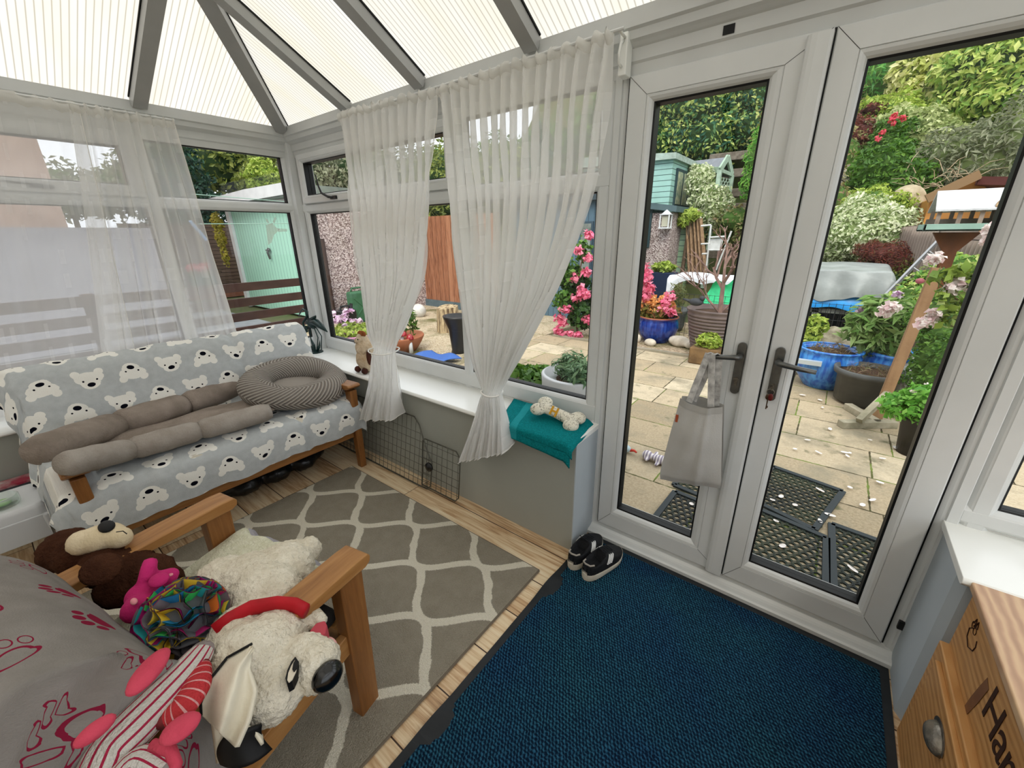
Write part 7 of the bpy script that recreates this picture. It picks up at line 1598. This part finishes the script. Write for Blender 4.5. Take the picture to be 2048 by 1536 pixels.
m = MB(); m.prism([pkc+Vector((0, -.1, .02)), rr_+Vector((0, -.1, .1)), rr_+Vector((0, -.1, .0)), pkc+Vector((0, -.1, -.09))], (0, 0, 0), (0, 2.2, 0)); m.build('roof', M_mar, cb)
# ---- bird table
bt = empty('bird_table', P(1740, 850, z=G), 'wooden bird table with a slate-roofed house and pale green tray on a tall post', 'bird table')
pb_ = P(1745, 840, z=G); BX, BY = pb_.x+.02, pb_.y; M_post = mat('weathered_post', 'a58461', '84664a', 7, rough=.9, bump=.3, bscale=30, aniso=(1, 1, .2)); M_dkp = mat('dark_stained_wood', '6b3f22', '533018', 8, rough=.7)
tr_ = P(1840, 460, y=BY); tr1 = P(1995, 462, y=BY); tz = tr_.z
m = MB(); m.beam((BX, BY, G+.02), (BX+.075, BY, tz-.28), .075, .075, up=(0, 1, 0)); m.build('post', M_post, bt, bevel=.004)
pc_ = (tr_.x+tr1.x)/2
m = MB(); m.prism([(pc_-.13, BY-.02, tz-.02), (pc_-.045, BY-.02, tz-.16), (pc_-.04, BY-.02, tz-.45), (pc_+.03, BY-.02, tz-.45), (pc_+.035, BY-.02, tz-.16), (pc_+.13, BY-.02, tz-.02)], (0, 0, 0), (0, .06, 0)); m.build('bracket', M_dkp, bt, bevel=.003)
M_mt = mat('pale_green_tray', '94b3a6', '86a598', 8, rough=.7)
m = MB(); x0, x1, y0, y1 = tr_.x, tr1.x+.02, BY-.16, BY+.2
m.box(x0, x1, y0, y0+.015, tz-.01, tz+.04); m.box(x0, x1, y1-.015, y1, tz-.01, tz+.04); m.box(x0, x0+.015, y0, y1, tz-.01, tz+.04); m.box(x1-.015, x1, y0, y1, tz-.01, tz+.04); m.box(x0, x1, y0, y1, tz-.01, tz+.003); m.build('tray', M_mt, bt, bevel=.002)
ry0, ry1 = BY-.15, BY+.19; re = P(1858, 424, y=BY-.12).z; rk = re+.14
m = MB(); hx0, hx1 = x0+.035, x1-.01
m.prism([(hx0, ry0-.03, re), (hx0, (ry0+ry1)/2, rk), (hx0, (ry0+ry1)/2, rk+.012), (hx0, ry0-.03, re+.012)], (0, 0, 0), (hx1-hx0, 0, 0)); m.prism([(hx0, ry1+.03, re), (hx0, (ry0+ry1)/2, rk), (hx0, (ry0+ry1)/2, rk+.012), (hx0, ry1+.03, re+.012)], (0, 0, 0), (hx1-hx0, 0, 0)); m.build('slate_roof', mat('grey_slate_sheet', 'cdd0d2', 'b9bcbf', 12, rough=.6, bump=.5, bscale=30), bt)
M_gwd = mat('grey_bird_house_wood', '9a8c80', '7d7065', 16, rough=.9)
for i in range(4):
    xx = hx0+.03+(hx1-hx0-.06)*i/3; m = MB(); m.box(xx-.012, xx+.012, ry0, ry0+.012, tz, re+.01); m.build('picket', M_gwd, bt); m = MB(); m.box(xx-.012, xx+.012, ry1-.012, ry1, tz, re+.01); m.build('picket', M_gwd, bt)
m = MB(); m.prism([(hx1-.03, ry0, tz), (hx1-.03, ry1, tz), (hx1-.03, ry1, re), (hx1-.03, (ry0+ry1)/2, rk), (hx1-.03, ry0, re)], (0, 0, 0), (.012, 0, 0)); m.build('gable_end', M_gwd, bt); m = MB(); m.box(hx0, hx1-.02, ry1-.025, ry1-.015, tz, tz+.08); m.build('back_rail', M_gwd, bt)
m = MB(); m.lathe([(.0, 0), (.045, 0), (.045, .02), (0, .022)], 20, c=(hx1-.05, ry0-.004, re+.03), M=Matrix.Rotation(PI/2, 4, 'X')); ob = m.build('bee_log', mat('log_end', 'c3a987', '8a6c50', 60, rough=.9), bt)
for (dx, dz) in ((-.018, .012), (.018, .012), (0, -.02), (0, .03), (-.02, -.012), (.02, -.012), (0, .004)):
    m = MB(); m.lathe([(0, 0), (.007, 0), (.007, .004), (0, .004)], 8, c=(hx1-.05+dx, ry0-.024, re+.03+dz), M=Matrix.Rotation(PI/2, 4, 'X')); m.build('hole', mat('dark_hole', '2a1a12', rough=1), ob)
for a, b in (((1680, 848), (1790, 848)), ((1695, 812), (1760, 850))):
    A, B = P(*a, z=G+.03), P(*b, z=G+.03); m = MB(); m.beam(A, B, .07, .06); m.build('base_foot', mat('algae_timber', 'a8a08c', '84806a', 8, rough=.95, bump=.4, bscale=25), bt, bevel=.004)
m = MB(); m.beam(P(1718, 842, z=G+.08), (BX+.02, BY-.03, G+.28), .05, .05); m.build('brace', _mc['algae_timber'], bt, bevel=.003)
# scaly white pine cone ornament
c = P(1808, 805, z=G); pcn = empty('white_cone_ornament', (c.x, c.y+.1, G), 'white scaly artichoke shaped ornament behind the bird table post', 'ornament'); m = MB(); rnd = random.Random(5)
for i in range(240):
    t = (i+.5)/240; a = i*gold; zz = .42*t; R_ = .20*math.sin(PI*(.12+.84*t))**.8; q = Vector((c.x+R_*math.cos(a), c.y+.1+R_*math.sin(a), G+.02+zz)); d = Vector((math.cos(a), math.sin(a), .15)); s_ = d.cross(Vector((0, 0, 1))).normalized()*.022; m.add([q-s_, q+d*.018-Vector((0, 0, .030)), q+s_, q+Vector((0, 0, .02))], [(0, 1, 2, 3)])
m.lathe([(.1, .02), (.19, .12), (.195, .22), (.15, .34), (.05, .43), (0, .44)], 18, c=(c.x, c.y+.1, G)); m.build('scales', mat('white_resin', 'd3d2cb', 'b9b8b0', 14, rough=.7), pcn)
bush('box_shrub', 'fresh green small-leaved shrub at the right edge of the door glass', [(1870, 730, 4.9, .20, .30), (1890, 690, 5.0, .22, .25), (1860, 780, 4.8, .16, .2), (1900, 640, 5.2, .3, .25), (1900, 760, 4.7, .25, .4)], 4200, .04, L_mid, K_mid, 300)
bush('tall_border_plants', 'mixed lime and green border plants between the tarpaulin and the bird table', [(1830, 600, 6.8, .25, .22), (1870, 640, 6.4, .25, .25), (1910, 600, 6.5, .3, .3), (1860, 560, 7.0, .2, .18), (1930, 540, 6.8, .3, .2)], 3200, .06, leafmat('leaf_border', ['4f8a35', '7fae4b', 'b4c860', 'c3c58c']), K_mid, 301)
c = P(1818, 905, z=G); r = pot('herb_pot', (c.x+.02, c.y, G), 'black plastic pot of bright green mint by the right door frame', [(0, 0), (.10, 0), (.13, .28), (.14, .30), (.12, .3)], M_black, .12, .27); leaves('leaves', leafmat('leaf_mint', ['4f8f33', '6fae42', '93c860']), [(c.x-.02, c.y, G+.36, .24, .2, .11), (c.x+.02, c.y, G+.46, .16, .15, .09)], 1500, .055, r, 302, .5)
flower_ball('mint_flower', F_white, [(c.x-.10, c.y-.05, G+.5), (c.x+.03, c.y, G+.56), (c.x-.02, c.y+.1, G+.53)], .018, r, 14, 303)
# white climbing rose spray close to the glass
rs = empty('white_rose_spray', P(1950, 690, y=2.9), 'arching spray of white and blush roses close outside the right door glass', 'rose')
def R3(px, py, y=2.9): return P(px, py, y=y)
m = MB(); m.tube([R3(2010, 720), R3(1960, 690), R3(1920, 660), R3(1880, 640), R3(1850, 632)], [.006, .005, .004, .003, .002], 6); m.tube([R3(1990, 700), R3(1925, 610), R3(1900, 585), R3(1870, 560)], [.006, .005, .004, .002], 6); m.tube([R3(1900, 585), R3(1885, 560), R3(1868, 548)], [.003, .003, .002], 5); m.build('stems', mat('rose_stem', '5f6a35', '6b4a3a', 20, rough=.6), rs)
leaves('rose_leaves', leafmat('leaf_rose', ['7f9a3c', 'a4bb52', '4f7a35', 'c3cf7c']), [(*R3(x, y), .045, .04, .045) for x, y in ((1885, 555), (1905, 545), (1925, 540), (1890, 590), (1905, 615), (1950, 560), (1895, 640), (1930, 600))], 260, .05, rs, 310, .6, shell=.1)
flower_ball('rose_bloom', F_white, [tuple(R3(x, y)) for x, y in ((1868, 518), (1850, 645), (1870, 630), (1905, 575), (1925, 555), (1935, 570), (1990, 455), (1985, 480), (1770, 622), (1785, 615))], .036, rs, 34, 320)
m = MB(); m.ell(R3(1840, 562), (.018, .014, .014), 10, 8); m.build('rose_bud', leafmat('petal_bud', ['b5606a', 'c9808a']), rs)
# rubber mats outside
M_rm = N('honeycomb_rubber', .7, .3); v = M_rm.coord('Object'); d = M_rm.voro(M_rm.scale(v, 1, 1.5, 1), 30); M_rm.col(M_rm.mix(M_rm.step(M_rm.noise(v, 3, 3), .4, .65), '1e2321', '2c3524')); M_rm = M_rm.m
def rubber(corn, label):
    r = empty('rubber_door_mat', corn[0], label, 'door mat', 'black honeycomb rubber mats'); c = [Vector((q.x, q.y, G+.001)) for q in corn]; m = MB(); rm = MB()
    for i in range(4): rm.beam(c[i]+Vector((0, 0, .007)), c[(i+1) % 4]+Vector((0, 0, .007)), .034, .014)
    rm.build('border', mat('rubber_border', '2f3537', rough=.6), r)
    U = (c[1]-c[0]); V = (c[3]-c[0]); nu = int(U.length/.042); nv = int(V.length/.037)
    for j in range(nv):
        for i in range(nu):
            q = c[0]+U*((i+.5+(.5 if j % 2 else 0))/(nu+.5))+V*((j+.5)/nv)+Vector((0, 0, .0075))
            vs = []
            for rr in (.0235, .0158):
                for k in range(6): a = PI/6+k*PI/3; vs.append(q+Vector((rr*math.cos(a), rr*math.sin(a), 0)))
            for k in range(6): a = PI/6+k*PI/3; vs.append(q+Vector((.0158*math.cos(a), .0158*math.sin(a), -.007)))
            m.add(vs, [(k, (k+1) % 6, 6+(k+1) % 6, 6+k) for k in range(6)]+[(6+k, 6+(k+1) % 6, 12+(k+1) % 6, 12+k) for k in range(6)])
    m.build('honeycomb', M_rm, r); return r
rubber([P(1545, 935, z=G), P(1685, 985, z=G), P(1628, 1062, z=G), P(1490, 995, z=G)], 'slightly skewed honeycomb rubber mat, furthest out of those seen through the right door')
rubber([P(1470, 1000, z=G), P(1652, 1078, z=G), P(1650, 1260, z=G), P(1400, 1150, z=G)], 'honeycomb rubber mat just outside the threshold of the right door, left of the gap')
rubber([P(1662, 1050, z=G), P(1800, 1100, z=G), P(1830, 1340, z=G), P(1668, 1260, z=G)], 'honeycomb rubber mat at the right, under the right door stile')
rubber([P(1348, 972, z=G), P(1370, 935, z=G), P(1480, 980, z=G), P(1468, 1022, z=G)], 'partly hidden rubber mat behind the bottom of the tote bag')
rubber([P(1350, 985, z=G), P(1462, 1030, z=G), P(1400, 1140, z=G), P(1298, 1052, z=G)], 'honeycomb rubber mat seen through the left door below the tote bag')
# fallen petals, each its own
pt = [(1545, 1000), (1562, 993), (1640, 980), (1590, 1010), (1695, 912), (1690, 905), (1700, 906), (1760, 965), (1745, 1000), (1700, 975), (1765, 917), (1790, 895), (1740, 880), (1725, 1010), (1637, 905), (1590, 898), (1560, 845), (1605, 790), (1645, 815), (1640, 800), (1500, 1015), (1383, 1008), (1615, 880), (1660, 858), (1552, 1042), (1565, 1092), (1705, 1138), (1560, 1135), (1640, 1042), (1660, 1030)]
m0 = None
for i, (x, y) in enumerate(pt):
    q = P(x, y, z=G+.016)
    if m0 is None:
        mb = MB(); mb.grid(lambda u, v: (.022*(u-.5)*2*math.sqrt(max(0, 1-(2*v-1)**2)), .016*(2*v-1), .004*math.cos(u*6)), 5, 6); m0 = mb.build('fallen_petal', mat('white_petal', 'e3dcd6', rough=.7), smooth=True); o = m0
    else: o = m0.copy(); COL.objects.link(o)
    o.location = q; o.rotation_euler = (0, 0, i*1.3); o.scale = (.7+.3*(i % 3), .7+.25*(i % 2), .8); on = y > 985 or (1545 < x < 1650 and y > 950); tag(o, 'small white petal fallen on the black rubber mats' if on else 'small white petal fallen on the bare sandstone paving', 'petal', 'petals on the rubber mats' if on else 'petals on the paving')
# dog toys on the paving
q = P(1312, 925, z=G); r = empty('striped_dog_toy', (q.x, q.y, G), 'lilac and white striped soft dog toy lying on the paving', 'dog toy'); ang = .2
n = N('lilac_striped_cloth', .9, .1); x_ = n.sep(n.coord('Object'))[0]; n.col(n.mix(n.M('GREATER_THAN', n.M('SINE', n.M('MULTIPLY', x_, 2*PI/.022)), 0), 'd9d3d3', '8f8696')); M_ls = n.m
m = MB(); m.ell((q.x+.05, q.y, G+.035), (.09, .04, .035), 16, 10); m.ell((q.x-.07, q.y, G+.04), (.042, .04, .038), 14, 10); m.ell((q.x-.06, q.y-.04, G+.03), (.018, .03, .015)); m.ell((q.x-.02, q.y+.05, G+.045), (.015, .035, .013)); m.ell((q.x+.02, q.y-.05, G+.02), (.015, .03, .013)); o = m.build('body', M_ls, r); fuse(o, .008, 3)
q = P(1252, 905, z=G); r = empty('blue_dog_toy', (q.x, q.y, G), 'pale blue rubber dog toy with a red tip by the left door frame', 'dog toy'); m = MB(); m.ell((q.x-.03, q.y, G+.035), (.07, .035, .035), 16, 10); m.build('body', mat('pale_blue_rubber', 'a9bcc2', rough=.5), r, smooth=True); m = MB(); m.tube([(q.x+.03, q.y, G+.03), (q.x+.06, q.y+.005, G+.035), (q.x+.085, q.y-.004, G+.03)], [.014, .010, .006], 8); m.build('red_tip', mat('red_rubber', 'c23a2a', rough=.5), r, smooth=True)
